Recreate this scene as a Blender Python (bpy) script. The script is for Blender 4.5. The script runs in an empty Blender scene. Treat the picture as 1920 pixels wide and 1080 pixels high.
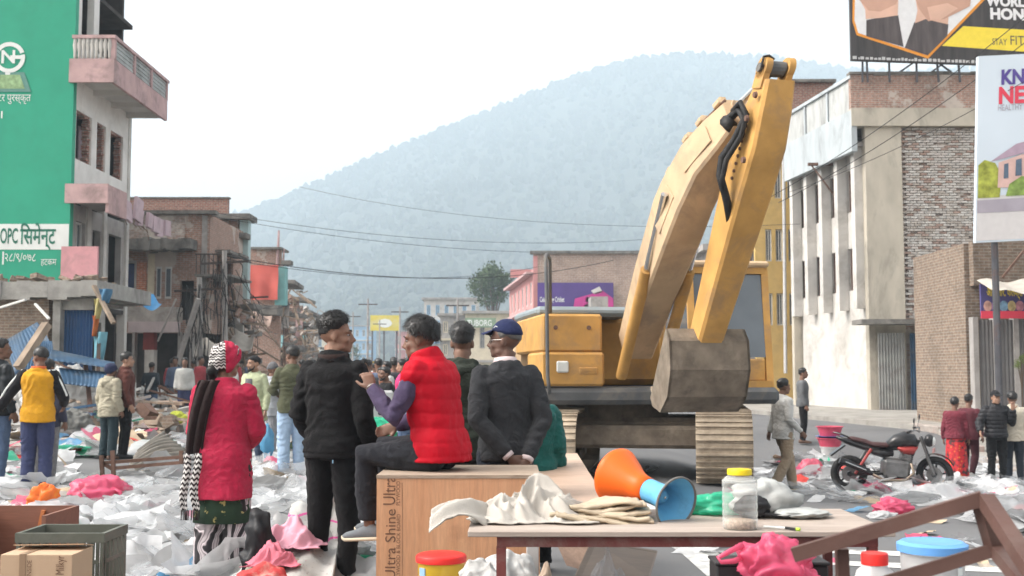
import bpy, bmesh, math, random
import numpy as np
from mathutils import Vector, Matrix, Quaternion
from math import sin, cos, pi, radians as R

SC = bpy.context.scene
COL = SC.collection

# ---------------------------------------------------------------- camera, sky, sun, exposure
F = 2150.0                     # focal length in pixels of the 1920-wide photograph
HORIZON = 698.0
CAM_H = 1.40
PITCH = math.atan2(HORIZON - 540.0, F)
cam_data = bpy.data.cameras.new('camera')
cam_data.sensor_width = 36.0
cam_data.lens = 36.0 * F / 1920.0
cam_data.clip_start = 0.1
cam_data.clip_end = 9000.0
cam_data.dof.use_dof = True
cam_data.dof.focus_distance = 6.9
cam_data.dof.aperture_fstop = 5.0
cam = bpy.data.objects.new('camera', cam_data)
COL.objects.link(cam)
cam.location = (0, 0, CAM_H)
cam.rotation_euler = (pi / 2 + PITCH, 0, 0)
SC.camera = cam

SUN_EL, SUN_AZ = R(46), R(-98)      # azimuth from +Y, clockwise seen from above
world = bpy.data.worlds.new('World')
SC.world = world
world.use_nodes = True
wn = world.node_tree
wn.nodes.clear()
sky = wn.nodes.new('ShaderNodeTexSky')
sky.sky_type = 'NISHITA'
sky.sun_disc = False
sky.sun_elevation = SUN_EL
sky.sun_rotation = SUN_AZ
sky.air_density = 1.0
sky.dust_density = 6.0
sky.ozone_density = 1.0
hs = wn.nodes.new('ShaderNodeHueSaturation')
hs.inputs['Saturation'].default_value = 0.10
hs.inputs['Value'].default_value = 1.0
bg = wn.nodes.new('ShaderNodeBackground')
bg.inputs['Strength'].default_value = 0.15
wo = wn.nodes.new('ShaderNodeOutputWorld')
wn.links.new(sky.outputs[0], hs.inputs['Color'])
tint = wn.nodes.new('ShaderNodeMix')
tint.data_type = 'RGBA'
tint.blend_type = 'MULTIPLY'
tint.inputs[0].default_value = 1.0
tint.inputs[7].default_value = (1.05, 1.0, 0.95, 1)
wn.links.new(hs.outputs[0], tint.inputs[6])
wn.links.new(tint.outputs[2], bg.inputs['Color'])
wn.links.new(bg.outputs[0], wo.inputs['Surface'])

sun_data = bpy.data.lights.new('sun', 'SUN')
sun_data.energy = 0.8
sun_data.angle = R(22)
sun_data.color = (1.0, 0.95, 0.88)
sun = bpy.data.objects.new('sun', sun_data)
COL.objects.link(sun)
sd = Vector((sin(SUN_AZ) * cos(SUN_EL), cos(SUN_AZ) * cos(SUN_EL), sin(SUN_EL)))
sun.rotation_euler = sd.to_track_quat('Z', 'Y').to_euler()
sun.location = sd * 60

SC.view_settings.view_transform = 'Standard'
SC.view_settings.look = 'None'
SC.view_settings.gamma = 1.0
SC.view_settings.exposure = 1.46
SC.view_settings.use_curve_mapping = False
SC.cycles.max_bounces = 7
SC.cycles.transparent_max_bounces = 8
SC.cycles.volume_bounces = 1
SC.cycles.caustics_reflective = False
SC.cycles.caustics_refractive = False
SC.cycles.use_denoising = True

# ---------------------------------------------------------------- geometry helpers
_fw = Vector((0, cos(PITCH), sin(PITCH)))
_up = Vector((0, -sin(PITCH), cos(PITCH)))


def at(px, py, Y):
 """world point seen at a pixel of the photograph, at a chosen distance Y down the street"""
 d = Vector((1, 0, 0)) * ((px - 960) / F) + _up * ((540 - py) / F) + _fw
 t = Y / d.y
 return Vector((d.x * t, Y, CAM_H + d.z * t))


def _ss(t):
 t = min(1.0, max(0.0, t))
 return t * t * (3 - 2 * t)


def gz(x, y):
 """height of the road surface: it dips a little on the right"""
 return -0.62 * _ss((x - 2.0) / 3.5) * _ss((y - 11.0) / 7.0) * (1 - _ss((y - 23.0) / 4.0))


def on_ground(px, py, z=0.0):
 d = Vector((1, 0, 0)) * ((px - 960) / F) + _up * ((540 - py) / F) + _fw
 zz = z
 for k in range(12):
  t = (zz - CAM_H) / d.z
  zz = 0.5 * zz + 0.5 * (z + gz(d.x * t, d.y * t))
 return Vector((d.x * t, d.y * t, zz))


def xat(px, Y):
 return (px - 960) / F * Y


WORLD_PARTS = {}


def link(o, parent=None):
 COL.objects.link(o)
 if parent is not None:
  o.parent = parent
  if parent.name in WORLD_PARTS:
   o.matrix_parent_inverse = WORLD_PARTS[parent.name]
 return o


def tag(o, label=None, cat=None, group=None, kind=None):
 if label:
  o['label'] = label
 if cat:
  o['category'] = cat
 if group:
  o['group'] = group
 if kind:
  o['kind'] = kind
 return o


def thing(name, label, cat, loc=(0, 0, 0), rz=0.0, group=None):
 o = bpy.data.objects.new(name, None)
 o.empty_display_size = 0.1
 o.location = loc
 o.rotation_euler = (0, 0, rz)
 link(o)
 return tag(o, label, cat, group)


def wthing(name, label, cat, base=(0, 0, 0), group=None):
 """an Empty at the base of a thing whose parts are given in world coordinates"""
 o = thing(name, label, cat, base, 0.0, group)
 WORLD_PARTS[o.name] = Matrix.Translation(-Vector(base))
 return o


def copy_tree(o, parent=None):
 c = o.copy()
 COL.objects.link(c)
 if parent is not None:
  c.parent = parent
 for ch in list(o.children):
  copy_tree(ch, c)
 return c


def frame_from(d, hint=(0, 0, 1)):
 d = Vector(d).normalized()
 h = Vector(hint)
 if abs(d.dot(h.normalized())) > 0.96:
  h = Vector((1, 0, 0)) if abs(d.x) < 0.9 else Vector((0, 1, 0))
 u = d.cross(h).normalized()
 v = u.cross(d).normalized()
 return u, v, d


class MB:
 """collects shapes into one mesh"""

 def __init__(s):
  s.v, s.f, s.m = [], [], []
  s.mi = 0

 def add(s, verts, faces):
  b = len(s.v)
  s.v.extend([tuple(p) for p in verts])
  s.f.extend([tuple(i + b for i in f) for f in faces])
  s.m.extend([s.mi] * len(faces))
  return s

 def box(s, c, size, rot=None, taper=1.0, bev=0.0):
  hx, hy, hz = size[0] / 2, size[1] / 2, size[2] / 2
  M = Matrix.Identity(3)
  if rot is not None:
   if isinstance(rot, Matrix):
    M = rot
   elif isinstance(rot, (int, float)):
    M = Matrix.Rotation(rot, 3, 'Z')
   else:
    from mathutils import Euler
    M = Euler(rot).to_matrix()
  c = Vector(c)
  if bev <= 0:
   P = []
   for z, k in ((-hz, 1), (hz, taper)):
    for x, y in ((-hx, -hy), (hx, -hy), (hx, hy), (-hx, hy)):
     P.append(c + M @ Vector((x * k, y * k, z)))
   s.add(P, [(0, 3, 2, 1), (4, 5, 6, 7), (0, 1, 5, 4), (1, 2, 6, 5), (2, 3, 7, 6), (3, 0, 4, 7)])
  else:
   b = min(bev, hx * .9, hy * .9, hz * .9)
   P, Fc = [], []
   lev = [(-hz, b), (-hz + b, 0), (hz - b, 0), (hz, b)]
   for z, i in lev:
    k = taper if z > 0 else 1
    X, Y = hx - i, hy - i
    for x, y in ((-X + (b - i), -Y), (X - (b - i), -Y), (X, -Y + (b - i)), (X, Y - (b - i)),
        (X - (b - i), Y), (-X + (b - i), Y), (-X, Y - (b - i)), (-X, -Y + (b - i))):
     P.append(c + M @ Vector((x * k, y * k, z)))
   for L in range(3):
    for k in range(8):
     Fc.append((L * 8 + k, L * 8 + (k + 1) % 8, L * 8 + 8 + (k + 1) % 8, L * 8 + 8 + k))
   Fc.append(tuple(range(7, -1, -1)))
   Fc.append(tuple(range(24, 32)))
   s.add(P, Fc)
  return s

 def b2(s, lo, hi):
  return s.box([(lo[i] + hi[i]) / 2 for i in range(3)], [abs(hi[i] - lo[i]) for i in range(3)])

 def bar(s, a, b, w, h=None, hint=(0, 0, 1)):
  """rectangular bar from a to b; w across, h along the hint"""
  h = h or w
  a, b = Vector(a), Vector(b)
  u, v, d = frame_from(b - a, hint)
  P = []
  for p in (a, b):
   for x, y in ((-1, -1), (1, -1), (1, 1), (-1, 1)):
    P.append(p + u * (x * w / 2) + v * (y * h / 2))
  s.add(P, [(0, 3, 2, 1), (4, 5, 6, 7), (0, 1, 5, 4), (1, 2, 6, 5), (2, 3, 7, 6), (3, 0, 4, 7)])
  return s

 def tube(s, pts, r, n=8, caps=True, flat=None):
  pts = [Vector(p) for p in pts]
  m = len(pts)
  rr = r if isinstance(r, (list, tuple)) else [r] * m
  dirs = []
  for i in range(m):
   a = pts[max(i - 1, 0)]
   b = pts[min(i + 1, m - 1)]
   d = (b - a)
   dirs.append(d.normalized() if d.length > 1e-9 else Vector((0, 0, 1)))
  u, v, d0 = frame_from(dirs[0])
  P, Fc = [], []
  for i in range(m):
   if i:
    q = dirs[i - 1].rotation_difference(dirs[i])
    u = q @ u
    v = q @ v
   for k in range(n):
    t = 2 * pi * k / n
    P.append(pts[i] + u * (cos(t) * rr[i]) + v * (sin(t) * rr[i] * (flat or 1)))
  for i in range(m - 1):
   for k in range(n):
    Fc.append((i * n + k, i * n + (k + 1) % n, (i + 1) * n + (k + 1) % n, (i + 1) * n + k))
  if caps:
   Fc.append(tuple(range(n - 1, -1, -1)))
   Fc.append(tuple((m - 1) * n + k for k in range(n)))
  return s.add(P, Fc)

 def loft(s, rings, caps=True):
  """rings: lists of equal length"""
  n = len(rings[0])
  P = [p for r in rings for p in r]
  Fc = []
  for i in range(len(rings) - 1):
   for k in range(n):
    Fc.append((i * n + k, i * n + (k + 1) % n, (i + 1) * n + (k + 1) % n, (i + 1) * n + k))
  if caps:
   Fc.append(tuple(range(n - 1, -1, -1)))
   Fc.append(tuple((len(rings) - 1) * n + k for k in range(n)))
  return s.add(P, Fc)

 def lathe(s, prof, n=24, c=(0, 0, 0), M=None, caps=True):
  """prof: list of (r, z)"""
  M = M or Matrix.Identity(3)
  c = Vector(c)
  rings = []
  for r, z in prof:
   rings.append([c + M @ Vector((r * cos(2 * pi * k / n), r * sin(2 * pi * k / n), z)) for k in range(n)])
  return s.loft(rings, caps)

 def prism(s, poly, origin, u, v, depth):
  """2D polygon in the plane (u, v), extruded along u x v by depth"""
  o, u, v = Vector(origin), Vector(u), Vector(v)
  w = u.cross(v).normalized() * depth
  n = len(poly)
  A = [o + u * x + v * y for x, y in poly]
  B = [p + w for p in A]
  Fc = [tuple(range(n - 1, -1, -1)), tuple(range(n, 2 * n))]
  for k in range(n):
   Fc.append((k, (k + 1) % n, n + (k + 1) % n, n + k))
  return s.add(A + B, Fc)

 def sheet(s, nu, nv, fn):
  P = [fn(i / nu, j / nv) for j in range(nv + 1) for i in range(nu + 1)]
  Fc = [(j * (nu + 1) + i, j * (nu + 1) + i + 1, (j + 1) * (nu + 1) + i + 1, (j + 1) * (nu + 1) + i)
    for j in range(nv) for i in range(nu)]
  return s.add(P, Fc)

 def ell(s, c, r, M=None, nu=16, nv=10):
  c = Vector(c)
  M = M or Matrix.Identity(3)
  P = [c + M @ Vector((0, 0, -r[2]))]
  for j in range(1, nv):
   t = -pi / 2 + pi * j / nv
   for k in range(nu):
    a = 2 * pi * k / nu
    P.append(c + M @ Vector((r[0] * cos(t) * cos(a), r[1] * cos(t) * sin(a), r[2] * sin(t))))
  P.append(c + M @ Vector((0, 0, r[2])))
  Fc = []
  for k in range(nu):
   Fc.append((0, 1 + (k + 1) % nu, 1 + k))
  for j in range(nv - 2):
   b = 1 + j * nu
   for k in range(nu):
    Fc.append((b + k, b + (k + 1) % nu, b + nu + (k + 1) % nu, b + nu + k))
  b = 1 + (nv - 2) * nu
  for k in range(nu):
   Fc.append((b + k, b + (k + 1) % nu, len(P) - 1))
  return s.add(P, Fc)

 def mesh(s, name, mats, smooth=False, uv=True):
  me = bpy.data.meshes.new(name)
  me.from_pydata(s.v, [], s.f)
  ms = mats if isinstance(mats, (list, tuple)) else [mats]
  for m in ms:
   me.materials.append(m)
  if len(ms) > 1:
   me.polygons.foreach_set('material_index', s.m)
  if smooth is True:
   me.polygons.foreach_set('use_smooth', [True] * len(me.polygons))
  if uv:
   box_uv(me)
  me.update()
  if smooth and smooth is not True:
   me.shade_smooth() if hasattr(me, 'shade_smooth') else None
   try:
    me.set_sharp_from_angle(angle=R(smooth))
   except Exception:
    pass
  return me

 def build(s, name, mats, parent=None, smooth=False, loc=None, uv=True):
  o = bpy.data.objects.new(name, s.mesh(name, mats, smooth, uv))
  link(o, parent)
  if loc is not None:
   o.location = loc
  return o


def box_uv(me):
 n = len(me.polygons)
 if n == 0:
  return
 nl = len(me.loops)
 co = np.empty(len(me.vertices) * 3, 'f')
 me.vertices.foreach_get('co', co)
 co = co.reshape(-1, 3)
 li = np.empty(nl, 'i')
 me.loops.foreach_get('vertex_index', li)
 ls = np.empty(n, 'i')
 me.polygons.foreach_get('loop_start', ls)
 lt = np.empty(n, 'i')
 me.polygons.foreach_get('loop_total', lt)
 nm = np.empty(n * 3, 'f')
 me.polygons.foreach_get('normal', nm)
 nm = nm.reshape(-1, 3)
 fi = np.repeat(np.arange(n), lt)
 N = nm[fi]
 Pp = co[li]
 hor = np.abs(N[:, 2]) > 0.7
 t = np.stack([-N[:, 1], N[:, 0]], 1)
 ln = np.linalg.norm(t, axis=1, keepdims=True)
 t = t / np.maximum(ln, 1e-6)
 # keep the tangent from flipping from face to face
 sg = np.where(np.abs(t[:, 0]) > np.abs(t[:, 1]), np.sign(t[:, 0]), np.sign(t[:, 1]))
 t = t * sg[:, None]
 uvv = np.stack([(Pp[:, :2] * t).sum(1), Pp[:, 2]], 1)
 uvv[hor] = Pp[hor][:, :2]
 lay = me.uv_layers.new(name='uv')
 lay.data.foreach_set('uv', uvv.astype('f').ravel())


# ---------------------------------------------------------------- vector noise
_rs = np.random.RandomState(7)
_perm = _rs.permutation(512)
_perm = np.concatenate([_perm, _perm, _perm])
_grad = _rs.normal(size=(512, 3))
_grad /= np.linalg.norm(_grad, axis=1, keepdims=True)


def vnoise(p):
 """gradient noise, p is (n,3) -> about -1..1"""
 p = np.asarray(p, dtype=np.float64)
 i = np.floor(p).astype(int)
 f = p - i
 w = f * f * f * (f * (f * 6 - 15) + 10)
 i = i & 511
 out = np.zeros(len(p))
 for dx in (0, 1):
  for dy in (0, 1):
   for dz in (0, 1):
    h = _perm[_perm[_perm[(i[:, 0] + dx) & 511] + ((i[:, 1] + dy) & 511)] + ((i[:, 2] + dz) & 511)] & 511
    g = _grad[h]
    dd = g[:, 0] * (f[:, 0] - dx) + g[:, 1] * (f[:, 1] - dy) + g[:, 2] * (f[:, 2] - dz)
    ww = (w[:, 0] if dx else 1 - w[:, 0]) * (w[:, 1] if dy else 1 - w[:, 1]) * (w[:, 2] if dz else 1 - w[:, 2])
    out += dd * ww
 return out * 1.6


def ridged(p, octaves=3):
 a, s, o = 0.0, 1.0, 0.0
 p = np.asarray(p, dtype=np.float64)
 for k in range(octaves):
  a = a + s * (1 - 2.2 * np.abs(vnoise(p * 2 ** k + 17.3 * k)))
  o += s
  s *= 0.5
 return a / o


# ---------------------------------------------------------------- materials
MATS = {}


def new_mat(name):
 m = bpy.data.materials.new(name)
 m.use_nodes = True
 nt = m.node_tree
 bs = nt.nodes['Principled BSDF']
 return m, nt, bs


def lnk(nt, a, b):
 nt.links.new(a, b)


def node(nt, typ, **kw):
 n = nt.nodes.new(typ)
 for k, v in kw.items():
  setattr(n, k, v)
 return n


def ramp(nt, fac, stops):
 r = nt.nodes.new('ShaderNodeValToRGB')
 e = r.color_ramp.elements
 while len(e) < len(stops):
  e.new(0.5)
 for i, (p, c) in enumerate(stops):
  e[i].position = p
  e[i].color = (c[0], c[1], c[2], 1) if len(c) == 3 else c
 nt.links.new(fac, r.inputs['Fac'])
 return r.outputs['Color']


def mixc(nt, fac, a, b, mode='MIX'):
 n = nt.nodes.new('ShaderNodeMix')
 n.data_type = 'RGBA'
 n.blend_type = mode
 for sock, val in ((n.inputs[0], fac), (n.inputs[6], a), (n.inputs[7], b)):
  if hasattr(val, 'links') or hasattr(val, 'is_linked'):
   nt.links.new(val, sock)
  elif isinstance(val, (int, float)):
   sock.default_value = val
  else:
   sock.default_value = (val[0], val[1], val[2], 1)
 return n.outputs[2]


def coords(nt, which='Object', scale=(1, 1, 1), rot=(0, 0, 0), loc=(0, 0, 0)):
 tc = nt.nodes.new('ShaderNodeTexCoord')
 mp = nt.nodes.new('ShaderNodeMapping')
 mp.inputs['Scale'].default_value = scale
 mp.inputs['Rotation'].default_value = rot
 mp.inputs['Location'].default_value = loc
 nt.links.new(tc.outputs[which], mp.inputs['Vector'])
 return mp.outputs[0]


def noise(nt, vec, scale, detail=4, rough=0.55, dist=0.0):
 n = nt.nodes.new('ShaderNodeTexNoise')
 n.inputs['Scale'].default_value = scale
 n.inputs['Detail'].default_value = detail
 n.inputs['Roughness'].default_value = rough
 n.inputs['Distortion'].default_value = dist
 nt.links.new(vec, n.inputs['Vector'])
 return n.outputs['Fac']


def bump(nt, bs, h, strength=0.3, dist=0.02):
 b = nt.nodes.new('ShaderNodeBump')
 b.inputs['Strength'].default_value = strength
 b.inputs['Distance'].default_value = dist
 nt.links.new(h, b.inputs['Height'])
 nt.links.new(b.outputs[0], bs.inputs['Normal'])
 return b


def mat(name, col, rough=0.7, var=0.18, scale=6.0, dirt=None, dirt_amt=0.35, dirt_scale=1.5, metal=0.0,
  bump_s=0.0, bump_scale=60.0, spec=0.22, alpha=1.0, sheen=0.0, stretch=(1, 1, 1), coat=0.0, sss=0.0,
  dirt_lo=0.5, wrk=0):
 """plain painted / cloth / metal surface with uneven colour, stains and fine relief"""
 if name in MATS:
  return MATS[name]
 m, nt, bs = new_mat(name)
 vec = coords(nt, 'Object', stretch)
 n1 = noise(nt, vec, scale, 5)
 lo = [max(0, c * (1 - var)) for c in col]
 hi = [min(1, c * (1 + var)) for c in col]
 c = ramp(nt, n1, [(0.3, lo), (0.7, hi)])
 if dirt is not None:
  n2 = noise(nt, vec, dirt_scale, 8, 0.68, 0.4)
  k = ramp(nt, n2, [(dirt_lo, (0, 0, 0)), (min(1, dirt_lo + 0.22), (dirt_amt,) * 3)])
  c = mixc(nt, k, c, dirt)
 lnk(nt, c, bs.inputs['Base Color'])
 bs.inputs['Roughness'].default_value = rough
 bs.inputs['Metallic'].default_value = metal
 bs.inputs['Specular IOR Level'].default_value = spec
 bs.inputs['Alpha'].default_value = alpha
 if sheen:
  bs.inputs['Sheen Weight'].default_value = sheen
  bs.inputs['Sheen Roughness'].default_value = 0.6
 if coat:
  bs.inputs['Coat Weight'].default_value = coat
 if sss:
  bs.inputs['Subsurface Weight'].default_value = sss
  bs.inputs['Subsurface Radius'].default_value = (0.012, 0.006, 0.004)
 if bump_s:
  hgt = noise(nt, vec, bump_scale, 4)
  if wrk:
   mm = nt.nodes.new('ShaderNodeMath')
   mm.operation = 'MULTIPLY_ADD'
   lnk(nt, noise(nt, vec, 11, 3, .5, 1.6), mm.inputs[0])
   mm.inputs[1].default_value = wrk
   lnk(nt, hgt, mm.inputs[2])
   hgt = mm.outputs[0]
  bump(nt, bs, hgt, bump_s, 0.01)
 MATS[name] = m
 return m


def brick_mat(name, c1, c2, mortar, bw=0.23, bh=0.075, ms=0.012, plaster=None, pl_lo=0.5, dirt=(0.05, 0.045, 0.04), dirt_amt=0.5):
 if name in MATS:
  return MATS[name]
 m, nt, bs = new_mat(name)
 uv = coords(nt, 'UV')
 b = nt.nodes.new('ShaderNodeTexBrick')
 b.inputs['Color1'].default_value = (*c1, 1)
 b.inputs['Color2'].default_value = (*c2, 1)
 b.inputs['Mortar'].default_value = (*mortar, 1)
 b.inputs['Scale'].default_value = 1.0
 b.inputs['Mortar Size'].default_value = ms
 b.inputs['Brick Width'].default_value = bw
 b.inputs['Row Height'].default_value = bh
 b.inputs['Bias'].default_value = 0.1
 lnk(nt, uv, b.inputs['Vector'])
 ob = coords(nt, 'Object')
 c = b.outputs['Color']
 n1 = noise(nt, ob, 9, 5)
 c = mixc(nt, 0.5, c, ramp(nt, n1, [(0.3, (0.45, 0.45, 0.45)), (0.7, (1.5, 1.5, 1.5))]), 'MULTIPLY')
 if plaster is not None:
  n2 = noise(nt, ob, 0.55, 7, 0.65)
  k = ramp(nt, n2, [(pl_lo, (0, 0, 0)), (pl_lo + 0.03, (0.9, 0.9, 0.9))])
  c = mixc(nt, k, c, plaster)
 n3 = noise(nt, ob, 0.8, 9, 0.7)
 k3 = ramp(nt, n3, [(0.48, (0, 0, 0)), (0.75, (dirt_amt,) * 3)])
 c = mixc(nt, k3, c, dirt)
 lnk(nt, c, bs.inputs['Base Color'])
 bs.inputs['Roughness'].default_value = 0.92
 bs.inputs['Specular IOR Level'].default_value = 0.2
 bump(nt, bs, b.outputs['Fac'], -0.6, 0.012)
 MATS[name] = m
 return m


def film(name, col, alpha=0.75, rough=0.28, trans=0.35):
 """thin plastic film: part see-through, part translucent, shiny"""
 if name in MATS:
  return MATS[name]
 m, nt, bs = new_mat(name)
 vec = coords(nt, 'Object')
 n1 = noise(nt, vec, 5, 4)
 c = ramp(nt, n1, [(0.3, [x * 0.9 for x in col]), (0.7, [min(1, x * 1.06) for x in col])])
 lnk(nt, c, bs.inputs['Base Color'])
 bs.inputs['Roughness'].default_value = rough
 bs.inputs['Specular IOR Level'].default_value = 0.5
 tr = nt.nodes.new('ShaderNodeBsdfTranslucent')
 lnk(nt, c, tr.inputs['Color'])
 mx = nt.nodes.new('ShaderNodeMixShader')
 mx.inputs[0].default_value = trans
 lnk(nt, bs.outputs[0], mx.inputs[1])
 lnk(nt, tr.outputs[0], mx.inputs[2])
 tp = nt.nodes.new('ShaderNodeBsdfTransparent')
 mx2 = nt.nodes.new('ShaderNodeMixShader')
 n2 = noise(nt, vec, 2.2, 3)
 al = ramp(nt, n2, [(0.35, (max(0, alpha - 0.2),) * 3), (0.65, (min(1, alpha + 0.2),) * 3)])
 lnk(nt, al, mx2.inputs[0])
 lnk(nt, tp.outputs[0], mx2.inputs[1])
 lnk(nt, mx.outputs[0], mx2.inputs[2])
 lnk(nt, mx2.outputs[0], nt.nodes['Material Output'].inputs['Surface'])
 MATS[name] = m
 return m


def text_mesh(txt, size, align='LEFT', extrude=0.0, bold=False, squeeze=1.0):
 cu = bpy.data.curves.new('lettering', 'FONT')
 cu.body = txt
 cu.size = size
 cu.align_x = align
 cu.extrude = extrude
 cu.resolution_u = 3
 if bold:
  cu.offset = size * (0.018 if bold is True else bold)
 o = bpy.data.objects.new('lettering', cu)
 COL.objects.link(o)
 dg = bpy.context.evaluated_depsgraph_get()
 me = bpy.data.meshes.new_from_object(o.evaluated_get(dg))
 bpy.data.objects.remove(o)
 bpy.data.curves.remove(cu)
 if squeeze != 1.0:
  for v in me.vertices:
   v.co.x *= squeeze
 return me


def lettering(name, txt, size, origin, u, v, material, parent=None, align='LEFT', bold=False, squeeze=1.0, lift=0.006, width=None):
 """flat lettering on a surface spanned by u (reading direction) and v (up)"""
 me = text_mesh(txt, size, align, 0.0, bold, squeeze)
 if width:
  xs = [w.co.x for w in me.vertices]
  if xs:
   k = width / max(1e-6, max(xs) - min(xs))
   for w in me.vertices:
    w.co.x *= k
 me.materials.append(material)
 o = bpy.data.objects.new(name, me)
 u, v = Vector(u).normalized(), Vector(v).normalized()
 w = u.cross(v)
 M = Matrix((u, v, w)).transposed().to_4x4()
 p = Vector(origin) + w * lift
 M.translation = p
 me.transform(M)
 return link(o, parent)


rnd = random.Random(11)
Z3 = Vector((0, 0, 1))
# ================================================================ setting
def asphalt_mat():
 m, nt, bs = new_mat('asphalt')
 vec = coords(nt, 'Object')
 a = noise(nt, vec, 0.35, 6, 0.6)
 c = ramp(nt, a, [(0.3, (0.105, 0.106, 0.11)), (0.7, (0.16, 0.16, 0.163))])
 b = noise(nt, vec, 120, 3, 0.7)
 c = mixc(nt, 0.45, c, ramp(nt, b, [(0.3, (0.55, 0.55, 0.55)), (0.7, (1.4, 1.4, 1.4))]), 'MULTIPLY')
 d = noise(nt, vec, 1.7, 8, 0.72)
 k = ramp(nt, d, [(0.52, (0, 0, 0)), (0.72, (0.6, 0.6, 0.6))])
 c = mixc(nt, k, c, (0.165, 0.16, 0.15))
 lnk(nt, c, bs.inputs['Base Color'])
 bs.inputs['Roughness'].default_value = 0.85
 bs.inputs['Specular IOR Level'].default_value = 0.3
 bump(nt, bs, b, 0.35, 0.006)
 return m


M_ASPH = asphalt_mat()
M_DIRT = mat('trampled_dirt', (0.25, 0.225, 0.195), 0.95, 0.25, 2.0, (0.12, 0.105, 0.09), 0.6, 0.9, bump_s=0.5, bump_scale=22)
M_CONC = mat('concrete', (0.33, 0.32, 0.30), 0.9, 0.2, 3.0, (0.10, 0.095, 0.085), 0.7, 0.7, bump_s=0.3, bump_scale=30)
M_PAVE = mat('pavement_concrete', (0.30, 0.285, 0.26), 0.9, 0.18, 2.0, (0.14, 0.125, 0.105), 0.7, 1.1, bump_s=0.35, bump_scale=40)
M_MARK = mat('road_paint', (0.62, 0.62, 0.60), 0.8, 0.1, 9, (0.17, 0.17, 0.17), 0.9, 5.0, dirt_lo=0.46)

ground = MB()


def grid(b, xs, ys, dz, fx=None):
 P = []
 for y in ys:
  for x in xs:
   X = fx(x, y) if fx else x
   P.append((X, y, gz(X, y) + dz))
 n = len(xs)
 b.add(P, [(j * n + i, j * n + i + 1, (j + 1) * n + i + 1, (j + 1) * n + i) for j in range(len(ys) - 1) for i in range(n - 1)])


near = [-20 + 0.8 * k for k in range(76)]
grid(ground, [-4000, -60, -20] + [-6 + 1.0 * k for k in range(36)] + [60, 4000], [-300] + near + [60, 200, 6000], -0.03)
tag(ground.build('ground', M_DIRT, smooth=True), kind='structure')

# the road runs ahead and bends a little to the left further on
ROADL = [(-8.4, -20), (-8.4, 40), (-10.4, 60), (-15.4, 100), (-30, 220), (-58, 450)]
ROADR = [(9.8, -20), (9.8, 28), (4.9, 60), (0.2, 100), (-14, 220), (-42, 450)]


def edge(E, y):
 for (x0, y0), (x1, y1) in zip(E, E[1:]):
  if y0 <= y <= y1:
   return x0 + (x1 - x0) * (y - y0) / (y1 - y0)
 return E[-1][0]


rd = MB()
ys = near + [44, 50, 60, 80, 100, 140, 220, 320, 450]
grid(rd, [k / 28 for k in range(29)], ys, 0.0, lambda t, y: edge(ROADL, y) * (1 - t) + edge(ROADR, y) * t)
tag(rd.build('road', M_ASPH, smooth=True), kind='structure')


def pave(name, E, side, w):
 b = MB()
 P = []
 for y in ys:
  x = edge(E, y)
  g0 = gz(x, y)
  g1 = gz(x + side * w, y)
  P += [(x, y, g0 - .02), (x, y, g0 + .13), (x + side * w, y, g1 + .13)]
 Fc = []
 for j in range(len(ys) - 1):
  a, c = j * 3, j * 3 + 3
  for q in ((a, c, c + 1, a + 1), (a + 1, c + 1, c + 2, a + 2)):
   Fc.append(q if side < 0 else q[::-1])
 b.add(P, Fc)
 o = b.build(name, M_PAVE)
 tag(o, kind='structure')
 return o


pv_l = pave('pavement', ROADL, -1, 16)
pv_r = pave('pavement', ROADR, 1, 16)
# kerb stones along the right pavement, each a piece of its own
kb = MB().box((0, 0, 0), (0.24, 0.98, 0.17), bev=0.015).mesh('kerb_stone', mat('kerb', (0.34, 0.30, 0.27), 0.9, 0.2, 4, (0.3, 0.12, 0.1), 0.6, 1.3, bump_s=0.3))
for side, X in ((1, 9.8), (-1, -8.4)):
 for k in range(24):
  o = bpy.data.objects.new('kerb_stone', kb)
  link(o, pv_r if side > 0 else pv_l)
  o.location = (X + side * 0.11, 5.0 + k * 1.0, gz(X, 5.0 + k) + 0.065)


def marking(name, pts):
 b = MB()
 q = [on_ground(x, y) for x, y in pts]
 b.add([(p.x, p.y, p.z + 0.004) for p in q], [tuple(range(len(q)))])
 o = b.build(name, M_MARK)
 tag(o, kind='structure')
 return o


marking('road_marking', [(1218, 1000), (1306, 1000), (1352, 1042), (1345, 1085), (1330, 1085), (1280, 1040)])
marking('road_marking', [(1330, 1000), (1400, 1000), (1395, 1013), (1345, 1013)])
marking('road_marking', [(1130, 890), (1160, 890), (1300, 960), (1220, 960)])
marking('road_marking', [(1560, 1030), (2000, 1046), (2000, 1056), (1560, 1038)])
marking('road_marking', [(1560, 1052), (2000, 1068), (2000, 1080), (1560, 1060)])
marking('road_marking', [(430, 905), (900, 905), (900, 908), (430, 908)])
for k in range(9):
 y0 = 24 + 9 * k
 xo = -0.4 if y0 < 40 else -0.4 - (y0 - 40) * 0.115
 b = MB()
 b.add([(xo - 0.08, y0, 0.004), (xo + 0.08, y0, 0.004), (xo + 0.08 - 0.35, y0 + 3, 0.004), (xo - 0.08 - 0.35, y0 + 3, 0.004)], [(0, 1, 2, 3)])
 tag(b.build('road_marking', M_MARK), kind='structure')

# ---------------------------------------------------------------- the wooded hill
RIDGE = [(-500, 640), (-100, 560), (200, 480), (350, 425), (450, 397), (520, 368), (600, 332), (700, 288), (800, 246), (900, 208),
   (1000, 168), (1100, 128), (1200, 102), (1290, 92), (1350, 96), (1430, 96), (1500, 108), (1600, 122), (1700, 130), (1850, 120),
   (2050, 150), (2500, 260)]


def ridge_py(px):
 for (a, ya), (b, yb) in zip(RIDGE, RIDGE[1:]):
  if a <= px <= b:
   return ya + (yb - ya) * (px - a) / (b - a)
 return 640


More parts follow.
